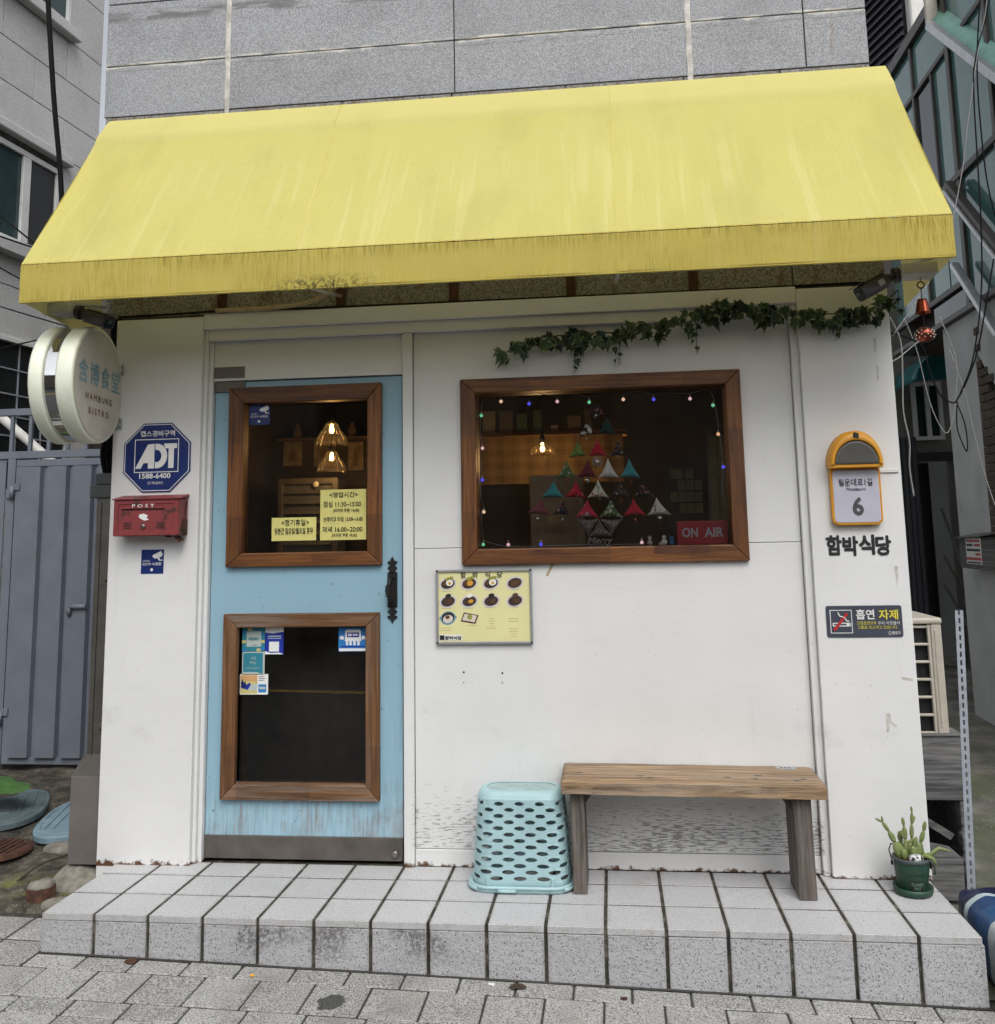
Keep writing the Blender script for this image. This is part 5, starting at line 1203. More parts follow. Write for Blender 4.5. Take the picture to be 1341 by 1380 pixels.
q = MB(); q.tube(spline(W, 4), .0013, 5); q.tube(spline([(-.085, .085, 1.475), (-.05, .085, 1.46), (.037, .085, 1.442), (.195, .085, 1.441), (.4, .085, 1.443), (.677, .085, 1.441)], 4), .0013, 5); q.build('wire', 'galv', t)

FB = {'green1': m_fabric('green_print_fabric', (.189, .362, .058), (.087, .203, .043), 60, .55, .6, (.507, .043, .043)), 'red': m_fabric('red_print_fabric', (.609, .017, .043), (.800, .800, .800), 55, .66, .69), 'maroon': m_fabric('maroon_dot_fabric', (.160, .017, .036), (.800, .725, .725), 160, .72, .74), 'white': m_fabric('plain_cream_fabric', (.800, .783, .711), (.725, .696, .623), 30), 'teal': m_fabric('teal_print_fabric', (.051, .348, .377), (.800, .800, .800), 75, .665, .69), 'green2': m_fabric('olive_print_fabric', (.072, .160, .043), (.319, .406, .174), 55, .56, .60, (.800, .800, .797)), 'floral': m_fabric('poinsettia_fabric', (.800, .797, .681), (.609, .043, .072), 42, .60, .63, (.072, .203, .058)), 'black': m_fabric('black_floral_fabric', (.023, .029, .035), (.725, .609, .464), 65, .62, .65, (.406, .058, .058)), 'pink': m_fabric('rose_swirl_fabric', (.725, .043, .087), (.800, .609, .609), 34, .56, .60), 'dark': m_fabric('dark_green_fabric', (.017, .058, .046), (.029, .080, .065), 30), 'dusty': m_fabric('dusty_red_fabric', (.290, .072, .087), (.609, .319, .319), 150, .66, .7), 'wprint': m_fabric('cream_print_fabric', (.800, .800, .681), (.203, .043, .043), 60, .60, .63), 'bw': m_fabric('black_white_print_fabric', (.754, .725, .638), (.029, .029, .029), 42, .50, .53), 'grey': m_fabric('glitter_grey_fabric', (.145, .109, .104), (.435, .362, .362), 170, .52, .6)}
for k, v in FB.items(): reg('f_'+k, v)
t = thing('fabric_tree', 'hanging Christmas tree of stuffed patterned fabric triangles in the window', 'ornament', (0.478, 0.12, 1.5))
TR = [((.435, 2.046), (.385, 1.964), (.474, 1.977), 'bw'), ((.533, 2.071), (.483, 1.98), (.574, 1.968), 'dark'), ((.386, 1.957), (.338, 1.864), (.429, 1.868), 'green1'), ((.481, 1.958), (.436, 1.869), (.527, 1.868), 'red'), ((.581, 1.949), (.539, 1.868), (.62, 1.865), 'black'), ((.328, 1.858), (.268, 1.755), (.376, 1.768), 'green2'), ((.432, 1.855), (.376, 1.768), (.476, 1.764), 'maroon'), ((.529, 1.859), (.479, 1.762), (.582, 1.76), 'white'), ((.631, 1.856), (.584, 1.761), (.686, 1.755), 'teal'), ((.264, 1.757), (.199, 1.675), (.31, 1.67), 'teal'), ((.372, 1.753), (.313, 1.672), (.417, 1.668), 'red'), ((.478, 1.756), (.423, 1.667), (.529, 1.665), 'floral'), ((.585, 1.744), (.532, 1.67), (.635, 1.665), 'black'), ((.687, 1.751), (.65, 1.666), (.749, 1.665), 'black'), ((.197, 1.672), (.125, 1.598), (.242, 1.589), 'dusty'), ((.31, 1.66), (.248, 1.589), (.339, 1.587), 'black'), ((.423, 1.66), (.361, 1.576), (.476, 1.572), 'pink'), ((.535, 1.658), (.479, 1.573), (.592, 1.568), 'green2'), ((.644, 1.66), (.594, 1.576), (.705, 1.577), 'red'), ((.755, 1.662), (.709, 1.577), (.825, 1.577), 'wprint'),
      ((.484, 2.150), (.440, 2.06), (.530, 2.068), 'black')]
def puff(a, b, c, mat, th=.016, y=.12, name='triangle'):
    """stuffed triangle with concave sides"""
    A, B, Cc = [Vector((p[0], p[1], 0)) for p in (a, b, c)]; cen = (A+B+Cc)/3; n = 7; out = []
    for P, Q in ((A, B), (B, Cc), (Cc, A)):
        mid = (P+Q)/2; ctrl = mid+(cen-mid)*.32
        for k in range(n):
            u = k/n; out.append(P*(1-u)**2+ctrl*2*u*(1-u)+Q*u*u)
    N = len(out); q = MB(); vs = []; lv = [1.0, .8, .5, .2]
    for s in (-1, 1):
        for l in lv:
            for p in out:
                r_ = cen+(p-cen)*l; vs.append((r_.x, y+s*th*math.sqrt(max(0, 1-l*l)), r_.y))
        vs.append((cen.x, y+s*th, cen.y))
    K = N*4+1; F = []
    for s in range(2):
        o_ = s*K
        for l in range(3): F += [(o_+l*N+i, o_+l*N+(i+1) % N, o_+(l+1)*N+(i+1) % N, o_+(l+1)*N+i) for i in range(N)]
        F += [(o_+3*N+i, o_+3*N+(i+1) % N, o_+4*N) for i in range(N)]
    q.add(vs, F, True); return q.build(name, 'f_'+mat, t)
for a, b, c, mt in TR: puff(a, b, c, mt)
puff((.425, 1.480), (.365, 1.566), (.478, 1.566), 'grey', y=.135, name='star_point'); puff((.535, 1.480), (.479, 1.566), (.594, 1.562), 'grey', y=.135, name='star_point'); puff((.478, 1.560), (.42, 1.478), (.545, 1.478), 'grey', y=.138, name='star_point')
reg('silver', plain('silver_bell', (.7, .7, .7), .2, .9))
for x, z, r_ in ((.181, 1.572, .011), (.301, 1.566, .008), (.769, 1.562, .013), (.428, 1.752, .012), (.478, 2.069, .012), (.485, 1.660, .005), (.58, 1.862, .005), (.43, 1.955, .005)):
    q = MB(); q.ball((x, .118, z), r_, 12, 8); q.tube([(x, .118, z+r_), (x, .118, z+r_+.012)], .001, 4); q.build('bell', 'silver', t)
for x, z in ((.652, 1.556), (.638, 1.743), (.328, 1.755), (.374, 1.656), (.588, 1.650)):
    q = MB(); q.lathe([(0, .016), (.004, .010), (.005, -.004), (0, -.016)], (x, .118, z-.006), 8); q.build('charm', 'copper', t)
q = MB()
for k in range(6):
    a = PI*k/6; q.tube([(.477-.030*math.cos(a), .112, 1.841-.030*math.sin(a)), (.477+.030*math.cos(a), .112, 1.841+.030*math.sin(a))], .0022, 5)
    for s in (-1, 1):
        for b in (.35, -.35): q.tube([(.477+s*.018*math.cos(a), .112, 1.841+s*.018*math.sin(a)), (.477+s*.027*math.cos(a+b), .112, 1.841+s*.027*math.sin(a+b))], .0018, 4)
q.build('snowflake', 'silver', t)
q = MB(); q.tube([(.484, .12, 2.15), (.484, .12, 2.179)], .002, 5); q.build('hanging_cord', 'red', t)

t = thing('on_air_sign', 'red ON AIR box sign in the lower right corner of the window', 'sign', (0.966, 0.1, 1.435))
reg('onair', plain('red_lightbox', (.36, .014, .018), .4, var=.08)); reg('onair_t', plain('grey_sign_letters', (.42, .40, .46), .5, var=.05))
q = MB(); q.box(.845, 1.082, .085, .125, 1.435, 1.545); q.build('box', 'onair', t, .003, 2)
text('lettering', 'ON', (.868, .942, 1.468, 1.514), .0845, 'onair_t', t, bold=.03); text('lettering', 'AIR', (.972, 1.060, 1.468, 1.514), .0845, 'onair_t', t, bold=.03)
t = thing('merry_ornament', 'silver wire lettering spelling Merry on the window sill', 'ornament', (0.48, .075, 1.436))
text('lettering', 'Merry', (.420, .540, 1.436, 1.478), .075, 'silver', t, bold=.014, shear=.3); q = MB(); q.box(.425, .535, .068, .080, 1.4336, 1.4365); q.build('base', 'silver', t)
def figurine(x, mat, label, s=1.0, kind=0):
    t = thing('figurine', label, 'figurine', (x, .075, 1.4336)); z = 1.4336
    q = MB(); q.ball((x, .075, z+.012*s), .012*s, 12, 8, (1, .9, 1)); q.build('body', mat, t)
    q = MB(); q.ball((x, .075, z+.030*s), .008*s, 10, 8); q.build('head', mat, t)
    if kind == 1:
        for d in (-1, 1): q = MB(); q.tube([(x+d*.004, .075, z+.034*s), (x+d*.007, .075, z+.046*s)], .003, 6); q.build('ear', mat, t)
    if kind == 2:
        q = MB(); q.ball((x-.016, .075, z+.007), .009, 10, 6, (1.2, .8, .7)); q.build('tail', mat, t)
    for d in (-.003, .003): q = MB(); q.ball((x+d, .067, z+.031*s), .0012, 6, 4); q.build('eye', 'ink', t)
figurine(.714, 'cream', 'small pale figurine with pointed ears on the window sill', 1.0, 1); figurine(.782, 'eggw', 'tallest white figurine on the window sill, with a round tail', 1.25, 2); figurine(.817, 'sky', 'small blue figurine on the window sill beside the ON AIR sign', .95, 1)

# ================================================================== INSIDE THE SHOP
def pendant(x, y, z, kind, label, power):
    t = thing('pendant_lamp', label, 'lamp', (x, y, z), 'lit pendant lamps in the shop')
    if kind == 'bell': pr = [(.030, .052), (.037, .045), (.045, .018), (.070, -.012), (.088, -.050), (.091, -.082)]
    else: pr = [(.026, .035), (.045, .030), (.066, .012), (.075, -.012), (.070, -.025)]
    q = MB(); n = 96; vs = []
    for r_, h in pr:
        for k in range(n):
            rr_ = r_*(1+.045*math.cos(16*2*PI*k/n)); vs.append((x+rr_*math.cos(2*PI*k/n), y+rr_*math.sin(2*PI*k/n), z+h))
    q.add(vs, [(i*n+k, i*n+(k+1) % n, (i+1)*n+(k+1) % n, (i+1)*n+k) for i in range(len(pr)-1) for k in range(n)], True); q.build('shade', 'lampglass', t, recalc=False)
    q = MB(); q.tube([(x, y, z+.05), (x, y, z+.085), (x, y, z+.10)], [.018, .016, .006], 10); q.build('socket', 'iron', t)
    q = MB(); q.tube([(x, y, z+.10), (x, y, 2.60)], .003, 6); q.build('flex', 'cord_black', t)
    q = MB(); q.lathe([(0, .035), (.007, .032), (.009, .018), (.013, .0), (.012, -.010), (.007, -.017), (0, -.019)], (x, y, z+.012), 16); q.build('bulb', 'bulb', t)
    ld = bpy.data.lights.new('lamp_light', 'POINT'); ld.energy = power; ld.color = (1.0, .60, .24); ld.shadow_soft_size = .03
    lo = bpy.data.objects.new('lamp_light', ld); COL.objects.link(lo); lo.parent = t; lo.location = (0, 0, -.06)
pendant(-1.098, .9, 2.125, 'bell', 'nearer lit glass bell pendant seen in the upper door pane, the higher of the two', 2.2)
pendant(-1.252, 1.4, 2.005, 'bell', 'farther lit glass bell pendant seen in the upper door pane, the lower of the two', 2.2)
pendant(.134, 1.2, 2.005, 'flower', 'lit flower-shaped glass pendant in the left half of the window', 3.2)
pendant(.497, 1.8, 2.12, 'bell', 'lit glass pendant half hidden behind the fabric tree', 2.2)
def m_curtain():
    g = G('brown_checked_curtain', .9); x, y, z = g.sep(g.pos())
    a = g.step(g.math('SINE', g.math('MULTIPLY', x, 62.0)), -.3, .3); b = g.step(g.math('SINE', g.math('MULTIPLY', z, 75.0)), -.3, .3)
    g.col(g.mix(g.math('MULTIPLY', g.math('ADD', a, b), .5), (.20, .13, .055), (.13, .083, .034))); return g.m
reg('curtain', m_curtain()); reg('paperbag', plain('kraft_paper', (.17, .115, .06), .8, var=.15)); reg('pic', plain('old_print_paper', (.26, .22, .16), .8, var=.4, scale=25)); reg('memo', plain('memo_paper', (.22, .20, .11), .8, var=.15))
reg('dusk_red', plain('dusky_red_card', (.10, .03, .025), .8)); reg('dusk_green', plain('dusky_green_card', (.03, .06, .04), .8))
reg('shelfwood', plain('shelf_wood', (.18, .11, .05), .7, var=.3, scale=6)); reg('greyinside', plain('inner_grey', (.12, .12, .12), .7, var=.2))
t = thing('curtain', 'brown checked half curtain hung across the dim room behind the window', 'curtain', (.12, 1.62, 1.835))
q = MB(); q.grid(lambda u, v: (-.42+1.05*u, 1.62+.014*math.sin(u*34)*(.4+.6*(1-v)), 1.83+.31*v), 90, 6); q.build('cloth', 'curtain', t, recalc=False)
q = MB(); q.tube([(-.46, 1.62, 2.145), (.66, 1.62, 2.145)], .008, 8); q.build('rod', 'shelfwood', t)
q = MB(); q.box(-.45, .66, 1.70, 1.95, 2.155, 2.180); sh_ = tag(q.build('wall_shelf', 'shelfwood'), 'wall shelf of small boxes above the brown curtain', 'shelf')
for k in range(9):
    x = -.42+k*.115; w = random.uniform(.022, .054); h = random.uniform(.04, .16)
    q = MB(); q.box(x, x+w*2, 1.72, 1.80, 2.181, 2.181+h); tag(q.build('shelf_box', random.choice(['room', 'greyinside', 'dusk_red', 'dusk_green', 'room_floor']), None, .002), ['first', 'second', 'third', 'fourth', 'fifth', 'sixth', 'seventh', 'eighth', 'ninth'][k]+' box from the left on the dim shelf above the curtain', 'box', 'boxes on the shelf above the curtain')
t = thing('paper_bag', 'brown paper bag with dark lettering painted as a mirror reflection, standing behind the window glass', 'bag', (.24, .42, 1.26))
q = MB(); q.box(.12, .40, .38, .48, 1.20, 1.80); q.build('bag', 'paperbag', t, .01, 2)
text('lettering', '김밥&볶음밥', (.145, .375, 1.50, 1.535), .3795, 'ham', t, flip=True)  # flipped lettering painted on, standing in for a sign reflected in the pane
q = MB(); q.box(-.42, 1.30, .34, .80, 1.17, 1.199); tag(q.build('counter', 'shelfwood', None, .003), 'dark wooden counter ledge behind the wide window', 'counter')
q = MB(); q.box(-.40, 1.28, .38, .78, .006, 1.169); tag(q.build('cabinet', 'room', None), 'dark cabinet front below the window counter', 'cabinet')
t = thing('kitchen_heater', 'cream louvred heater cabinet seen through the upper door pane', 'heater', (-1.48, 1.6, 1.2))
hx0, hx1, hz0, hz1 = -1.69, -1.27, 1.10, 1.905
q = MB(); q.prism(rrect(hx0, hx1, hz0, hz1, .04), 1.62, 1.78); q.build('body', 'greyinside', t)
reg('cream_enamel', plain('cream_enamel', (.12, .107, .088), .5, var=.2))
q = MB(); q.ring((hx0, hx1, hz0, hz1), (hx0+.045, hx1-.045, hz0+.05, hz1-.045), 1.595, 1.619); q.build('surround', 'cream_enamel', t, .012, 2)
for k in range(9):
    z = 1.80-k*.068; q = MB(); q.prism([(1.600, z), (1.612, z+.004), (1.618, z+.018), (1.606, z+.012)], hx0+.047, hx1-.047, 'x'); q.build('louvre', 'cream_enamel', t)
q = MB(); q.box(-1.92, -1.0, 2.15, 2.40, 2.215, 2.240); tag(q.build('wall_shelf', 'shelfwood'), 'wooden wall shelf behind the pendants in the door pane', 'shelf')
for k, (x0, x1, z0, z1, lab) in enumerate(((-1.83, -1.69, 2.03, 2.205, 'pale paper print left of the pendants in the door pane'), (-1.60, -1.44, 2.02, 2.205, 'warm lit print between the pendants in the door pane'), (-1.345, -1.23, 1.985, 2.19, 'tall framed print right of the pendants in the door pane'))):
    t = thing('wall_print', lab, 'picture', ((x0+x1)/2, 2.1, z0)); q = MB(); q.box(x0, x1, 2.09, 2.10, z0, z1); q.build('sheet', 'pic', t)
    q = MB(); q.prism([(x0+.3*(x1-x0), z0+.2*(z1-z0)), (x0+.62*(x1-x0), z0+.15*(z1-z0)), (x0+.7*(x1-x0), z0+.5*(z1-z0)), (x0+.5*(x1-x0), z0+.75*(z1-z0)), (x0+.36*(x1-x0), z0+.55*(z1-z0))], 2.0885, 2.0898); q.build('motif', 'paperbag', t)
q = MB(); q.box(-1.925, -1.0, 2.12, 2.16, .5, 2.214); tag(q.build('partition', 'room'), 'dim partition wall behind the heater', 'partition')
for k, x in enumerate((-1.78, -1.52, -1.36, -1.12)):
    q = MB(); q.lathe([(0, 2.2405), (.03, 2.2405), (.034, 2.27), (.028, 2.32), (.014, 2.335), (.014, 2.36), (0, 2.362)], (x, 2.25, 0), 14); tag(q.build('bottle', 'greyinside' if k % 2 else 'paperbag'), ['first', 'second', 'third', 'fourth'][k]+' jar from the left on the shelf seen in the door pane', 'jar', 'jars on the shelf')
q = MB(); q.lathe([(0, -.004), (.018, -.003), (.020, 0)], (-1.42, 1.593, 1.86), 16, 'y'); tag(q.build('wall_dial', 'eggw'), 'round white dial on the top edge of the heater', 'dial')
q = MB(); q.box(-1.42, -.50, .50, .56, .01, 1.12); tag(q.build('shade_screen', 'room_floor'), 'dark screen added to blacken the space behind the lower door pane', 'screen')  # added dark board that keeps the lower pane black
cells = [(0, 0, 1), (2, 0, 0), (1, 1, 0), (2, 1, 0), (3, 1, 0), (0, 2, 0), (1, 2, 0), (2, 2, 0), (3, 2, 0), (1, 3, 0), (2, 3, 0), (3, 3, 0)]
q = MB(); q.box(.86, 1.20, 1.01, 1.03, 1.50, 1.90); tag(q.build('memo_board', 'room'), 'dark board of memo sheets in the right part of the window', 'board')
names = ['top left', 'top right', 'second row left', 'second row middle', 'second row right', 'third row far left', 'third row left', 'third row right', 'third row far right', 'bottom row left', 'bottom row middle', 'bottom row right']
for (c_, r_, wide), nm in zip(cells, names):
    x = .880+c_*.047; z = 1.80-r_*.066; q = MB(); q.box(x+random.uniform(-.003, .003), x+.042+wide*.03, 1.006, 1.009, z, z+.056); tag(q.build('memo_sheet', 'memo'), nm+' memo sheet on the dark board in the window', 'memo', 'memo sheets on the board')
t = thing('memo_rack', 'hanging rack of overlapping slips at the right edge of the window', 'rack', (1.13, .5, 1.55))
q = MB(); q.box(1.06, 1.16, .62, .64, 1.46, 2.06); q.build('rack_back', 'greyinside', t)
for k in range(9):
    for s in range(2):
        q = MB(); q.box(1.065+s*.046, 1.105+s*.046, .585-.004*k, .588-.004*k, 1.50+k*.055, 1.56+k*.055); q.turn(Matrix.Rotation(random.uniform(-.12, .12), 3, 'Y'), (1.09+s*.046, .587, 1.53+k*.055)); q.build('slip', 'memo', t)

# ================================================================== LEFT NEIGHBOUR
t = thing('granite_house', 'grey granite house with white framed windows left of the shop', 'building', (-4.9, 2.5, 0))
LF = Vector((-4.73, 4.69, 0)); LD = Vector((-.0872, -.9962, 0)); LN = Vector((.9962, -.0872, 0))
def L3(s, z, off=0.0): return LF+LD*s+LN*off+Vector((0, 0, z))
def lbox(s0, s1, z0, z1, o0, o1):
    q = MB(); q.add([L3(s0, z0, o0), L3(s1, z0, o0), L3(s1, z0, o1), L3(s0, z0, o1), L3(s0, z1, o0), L3(s1, z1, o0), L3(s1, z1, o1), L3(s0, z1, o1)],
                    [(0, 3, 2, 1), (4, 5, 6, 7), (0, 1, 5, 4), (1, 2, 6, 5), (2, 3, 7, 6), (3, 0, 4, 7)]); return q
lbox(.31, 6.5, -.3, 10.5, -3.0, -.03).build('house_core', 'mortar', t)
def lpanel(s0, s1, z0, z1): lbox(s0+.004, s1-.004, z0+.004, z1-.004, -.029, 0).build('stone_panel', 'granite_far', t, .003)
WINS = [(.88, 2.6, 4.25, 5.20), (.84, 2.6, 6.72, 7.7), (.62, 2.6, 2.0, 3.36)]
zs = [-.3, .6, 1.3, 2.0, 2.7, 3.36, 3.85, 4.25, 4.78, 5.34, 5.74, 6.165, 6.60, 7.2, 7.75, 8.4, 9.1, 9.8, 10.5]
for i, (z0, z1) in enumerate(zip(zs, zs[1:])):
    off = .0 if i % 2 else -.44; cuts = [.30]+[c for c in (.85+off, 1.73+off, 2.61+off, 3.49+off, 4.37+off, 5.25+off, 6.13+off) if c > .42]+[6.5]
    for s0, s1 in zip(cuts, cuts[1:]):
        segs = [(s0, s1)]
        for a, b, c, d in WINS:
            if z1 > c+.02 and z0 < d-.02:
                new = []
                for p, q_ in segs:
                    if q_ <= a or p >= b: new.append((p, q_)); continue
                    if p < a: new.append((p, a))
                    if q_ > b: new.append((b, q_))
                segs = new
        for p, q_ in segs:
            if q_-p > .05: lpanel(p, q_, z0, z1)
reg('upvc', plain('white_upvc', (.62, .62, .60), .5, var=.08, grime=.2))
def lwindow(s0, s1, z0, z1, mull, second):
    w = lbox(s0, s1, z0, z1, -.028, -.020).build('window', 'greenglass', t)
    for a, b, c, d in ((s0, s1, z0, z0+.055), (s0, s1, z1-.055, z1), (s0, s0+.05, z0+.056, z1-.056), (s1-.05, s1, z0+.056, z1-.056), (mull, mull+.10, z0+.056, z1-.056)):
        lbox(a, b, c, d, -.019, .012).build('frame', 'upvc', w, .004)
    if second: lbox(s0+.052, mull-.002, z0+.057, z1-.057, -.0185, -.012).build('insect_screen', 'black', w)
    lbox(s0-.10, s1+.1, z1+.06, z1+.15, .001, .09).build('window_ledge', 'granite_far', w, .01)
    lbox(s0-.06, s1+.1, z0-.13, z0-.01, .001, .11).build('sill', 'granite_far', w, .01)
lwindow(.88, 2.6, 4.25, 5.19, 1.285, True); lwindow(.84, 2.6, 6.72, 7.7, 1.35, False)
w = lbox(.62, 2.6, 2.0, 3.33, -.028, -.022).build('window', 'darkglass', t)
lbox(.60, 2.62, 3.33, 3.375, -.021, .03).build('frame', 'upvc', w, .003)
for s_ in (.95, 1.28, 1.60, 1.92, 2.25): lbox(s_-.006, s_+.006, 2.0, 3.329, -.021, -.012).build('bar', 'galv', w)
for z_ in (2.25, 2.48, 2.66, 2.86, 3.09): lbox(.62, 2.6, z_-.006, z_+.006, -.0115, -.004).build('bar', 'galv', w)
q = MB(); q.box(-8.5, -2.09, 5.6, 5.8, -.3, 4.3); tag(q.build('yard_wall', 'brick'), 'dim brown wall closing the yard behind the gate', 'wall')
# utility cables on the left
cord('cable', [(-3.05, .85, 5.4), (-2.91, .8, 4.375), (-2.82, .8, 3.678), (-2.75, .75, 2.9)], .016, 'cord_black', 'thick black cable running down in front of the granite house')
for k, (a, b, r_) in enumerate((((-4.9, 1.4, 4.9), (-2.4, .2, 3.0), .006), ((-4.6, 1.4, 4.1), (-2.4, .2, 3.05), .0055), ((-4.6, 1.4, 4.05), (-2.3, .2, 2.75), .005), ((-4.6, 1.4, 3.55), (-2.3, .3, 2.65), .004), ((-4.4, 1.2, 2.72), (-2.2, .1, 2.62), .004))):
    A_, B_ = Vector(a), Vector(b); cord('cable', [A_, (A_+B_)/2+Vector((0, 0, -.04)), B_], r_, 'cord_black', ['topmost', 'second', 'third', 'fourth', 'lowest'][k]+' thin black wire slanting past the window of the granite house', 'cable', 'wires left of the awning')

# gate
t = thing('metal_gate', 'blue-grey ribbed metal gate between the granite house and the shop', 'gate', (-3.2, 1.6, 0))
GY = 1.6
def gb(nm, x0, x1, z0, z1, y0=GY, y1=GY+.04, bev=.002): q = MB(); q.box(x0, x1, y0, y1, z0, z1); return q.build(nm, 'gate', t, bev)
gb('top_rail', -4.6, -2.0, 2.400, 2.448); gb('middle_rail', -4.6, -2.0, 2.094, 2.145)
for k in range(14): x = -4.47+.1395*k+.0; gb('picket', x-.012, x+.012, 2.1455, 2.3995, GY+.008, GY+.032)
gb('gate_post', -3.640, -3.582, .0, 2.0935)
leaf_ = gb('gate_leaf', -3.526, -2.2, .09, 2.035, GY+.016, GY+.022, .0)
for x0, x1, z0, z1 in ((-3.576, -2.2, 2.036, 2.084), (-3.576, -2.2, .045, .0895), (-3.576, -3.5265, .0896, 2.0355)):
    q = MB(); q.box(x0, x1, GY+.001, GY+.038, z0, z1); q.build('leaf_frame', 'gate', leaf_, .002)
for x0 in (-3.524, -3.333, -3.148, -2.962, -2.776, -2.590, -2.404):
    q = MB(); q.prism([(x0, GY+.0155), (x0+.004, GY-.022), (x0+.142, GY-.022), (x0+.150, GY+.0155)], .092, 2.032, 'z'); q.build('rib', 'gate', leaf_)
for z in (1.875, .36):
    q = MB(); q.tube([(-3.592, GY-.012, z-.06), (-3.592, GY-.012, z+.03)], .016, 10); q.box(-3.592, -3.54, GY-.010, GY+.0005, z, z+.045); q.box(-3.635, -3.592, GY-.010, GY-.0005, z-.055, z-.012); q.build('hinge', 'gate', leaf_)
q = MB(); q.tube([(-3.0, GY-.03, 1.075), (-3.118, GY-.03, 1.075)], .017, 10); q.tube([(-3.118, GY-.03, 1.085), (-3.118, GY-.03, 1.02)], .015, 10); q.build('latch', 'gate', leaf_)
for x0 in (-4.62, -4.2, -3.9): pass
q = MB(); q.box(-4.6, -3.66, GY+.012, GY+.02, .05, 2.09); q.build('side_sheet', 'gate', t)
q = MB(); q.tube([(-4.5, 2.2, 2.78), (-3.7, 2.25, 2.10), (-3.3, 2.3, 1.7)], .035, 12); tag(q.build('white_pipe', 'whiteplastic'), 'slanting white pipe behind the gate pickets', 'pipe')

# steel cable cover and grey box hugging the left pillar
t = thing('conduit_cover', 'tall stainless cable cover standing against the left edge of the shop', 'cable cover', (-1.98, .04, .38))
q = MB(); q.box(-2.036, -1.931, .01, .12, .40, 1.72); q.build('cover', 'steel', t, .002)
q = MB(); q.box(-2.010, -2.006, .0085, .0098, .42, 1.70); q.build('seam', 'ink', t)
q = MB(); q.box(-2.068, -1.931, -.004, .13, 1.721, 1.785); q.build('cap', 'capgrey', t, .004, 2); q = MB(); q.box(-2.045, -1.931, .002, .12, 1.786, 1.845); q.build('cap', 'capgrey', t, .006, 2)
for z in (1.31, .60):
    q = MB(); q.box(-2.0, -1.945, .004, .0095, z-.022, z+.022); q.build('clasp', 'steel', t, .001); q = MB(); q.lathe([(0, -.004), (.007, -.003), (.008, 0)], (-1.965, .0038, z), 10, 'y'); q.build('rivet', 'rust', t)
q = MB(); q.add([(-2.095, -.011, .385), (-1.931, -.011, .385), (-1.931, .12, .385), (-2.095, .12, .385), (-2.04, .012, .49), (-1.931, .012, .49), (-1.931, .12, .49), (-2.04, .12, .49)], [(0, 3, 2, 1), (4, 5, 6, 7), (0, 1, 5, 4), (1, 2, 6, 5), (2, 3, 7, 6), (3, 0, 4, 7)]); q.build('foot', 'steel', t)
for k, x in enumerate((-2.012, -1.990, -1.968)):
    cord('cable', [(x, .04, 1.84), (x-.015+.004*k, .03, 1.95), (x, .04, 2.06), (x+.01, .05, 2.3), (x, .05, 2.7)], .013, 'cord_black', ['left', 'middle', 'right'][k]+' black cable rising out of the steel cover beside the round sign', 'cable', 'cables above the steel cover', 8)
q = MB(); q.box(-2.098, -1.931, -.012, .14, -.02, .384); tag(q.build('metal_box', 'greyplate', None, .003), 'taupe metal box at the foot of the steel cable cover', 'box')
q = MB(); q.grid(lambda u, v: (-2.16+.26*u, -.16+.3*v, soil_z(-2.16+.26*u, -.16+.3*v)-.02+.085*math.sin(PI*min(1, u*.9+.1))*min(1, v*1.6)), 10, 10); tag(q.build('mortar_mound', 'stone', None, recalc=False), 'rough mortar mound under the taupe metal box', 'mortar')

# lids on the soil
def lid(cx, cy, rx, ry, rot, tilt, mat, label, z):
    t = thing('meter_lid', label, 'lid', (cx, cy, z)); M_ = Matrix.Rotation(rot, 3, 'Z') @ Matrix.Rotation(tilt, 3, 'X')
    n = 48; pts = [(rx*abs(math.cos(a))**.8*math.copysign(1, math.cos(a)), ry*abs(math.sin(a))**.8*math.copysign(1, math.sin(a))) for a in [2*PI*k/n for k in range(n)]]
    q = MB(); vs = []
    for k, h in ((.96, 0), (1, .004), (1, .030), (.97, .036)): vs += [(cx+a*k, cy+b*k, z+h) for a, b in pts]
    q.add(vs, [(r*n+i, r*n+(i+1) % n, (r+1)*n+(i+1) % n, (r+1)*n+i) for r in range(3) for i in range(n)]+[tuple(range(3*n, 4*n)), tuple(range(n-1, -1, -1))]); q.turn(M_, (cx, cy, z)); b = q.build('body', mat, t)
    q = MB(); q.tube([(cx+a*.86, cy+b_*.86, z+.036) for a, b_ in pts], .004, 6, closed=True); q.turn(M_, (cx, cy, z)); q.build('raised_ring', mat, t)
    for k in (-.62, -.38, .38, .62):
        q = MB(); q.box(cx-rx*.6, cx+rx*.6, cy+k*ry-.006, cy+k*ry+.006, z+.036, z+.041); q.turn(M_, (cx, cy, z)); q.build('rib', mat, t, .001)
    q = MB(); q.box(cx-rx*.42, cx+rx*.42, cy-ry*.16, cy+ry*.16, z+.034, z+.040); q.turn(M_, (cx, cy, z)); q.build('name_panel', mat, t, .003)
lid(-2.97, .80, .38, .22, math.radians(118), -.05, 'lid', 'worn grey-blue oval meter lid lying farther left on the soil', -.03)
lid(-2.46, .70, .40, .20, math.radians(107), -.04, 'lid2', 'cleaner pale blue oval meter lid beside the taupe metal box', -.035)
t = thing('drain_cover', 'small round rusty drain cover at the left edge', 'drain cover', (-2.62, .21, -.05))
q = MB(); q.lathe([(0, .02), (.15, .02), (.17, .014), (.175, .0)], (-2.62, .21, -.045), 32); q.build('plate', 'rust', t)
for k in range(-3, 4):
    q = MB(); h = math.sqrt(max(.001, .13**2-(k*.036)**2)); q.box(-2.62+k*.036-.006, -2.62+k*.036+.006, .21-h, .21+h, -.0255, -.019); q.build('bar', 'rust', t)
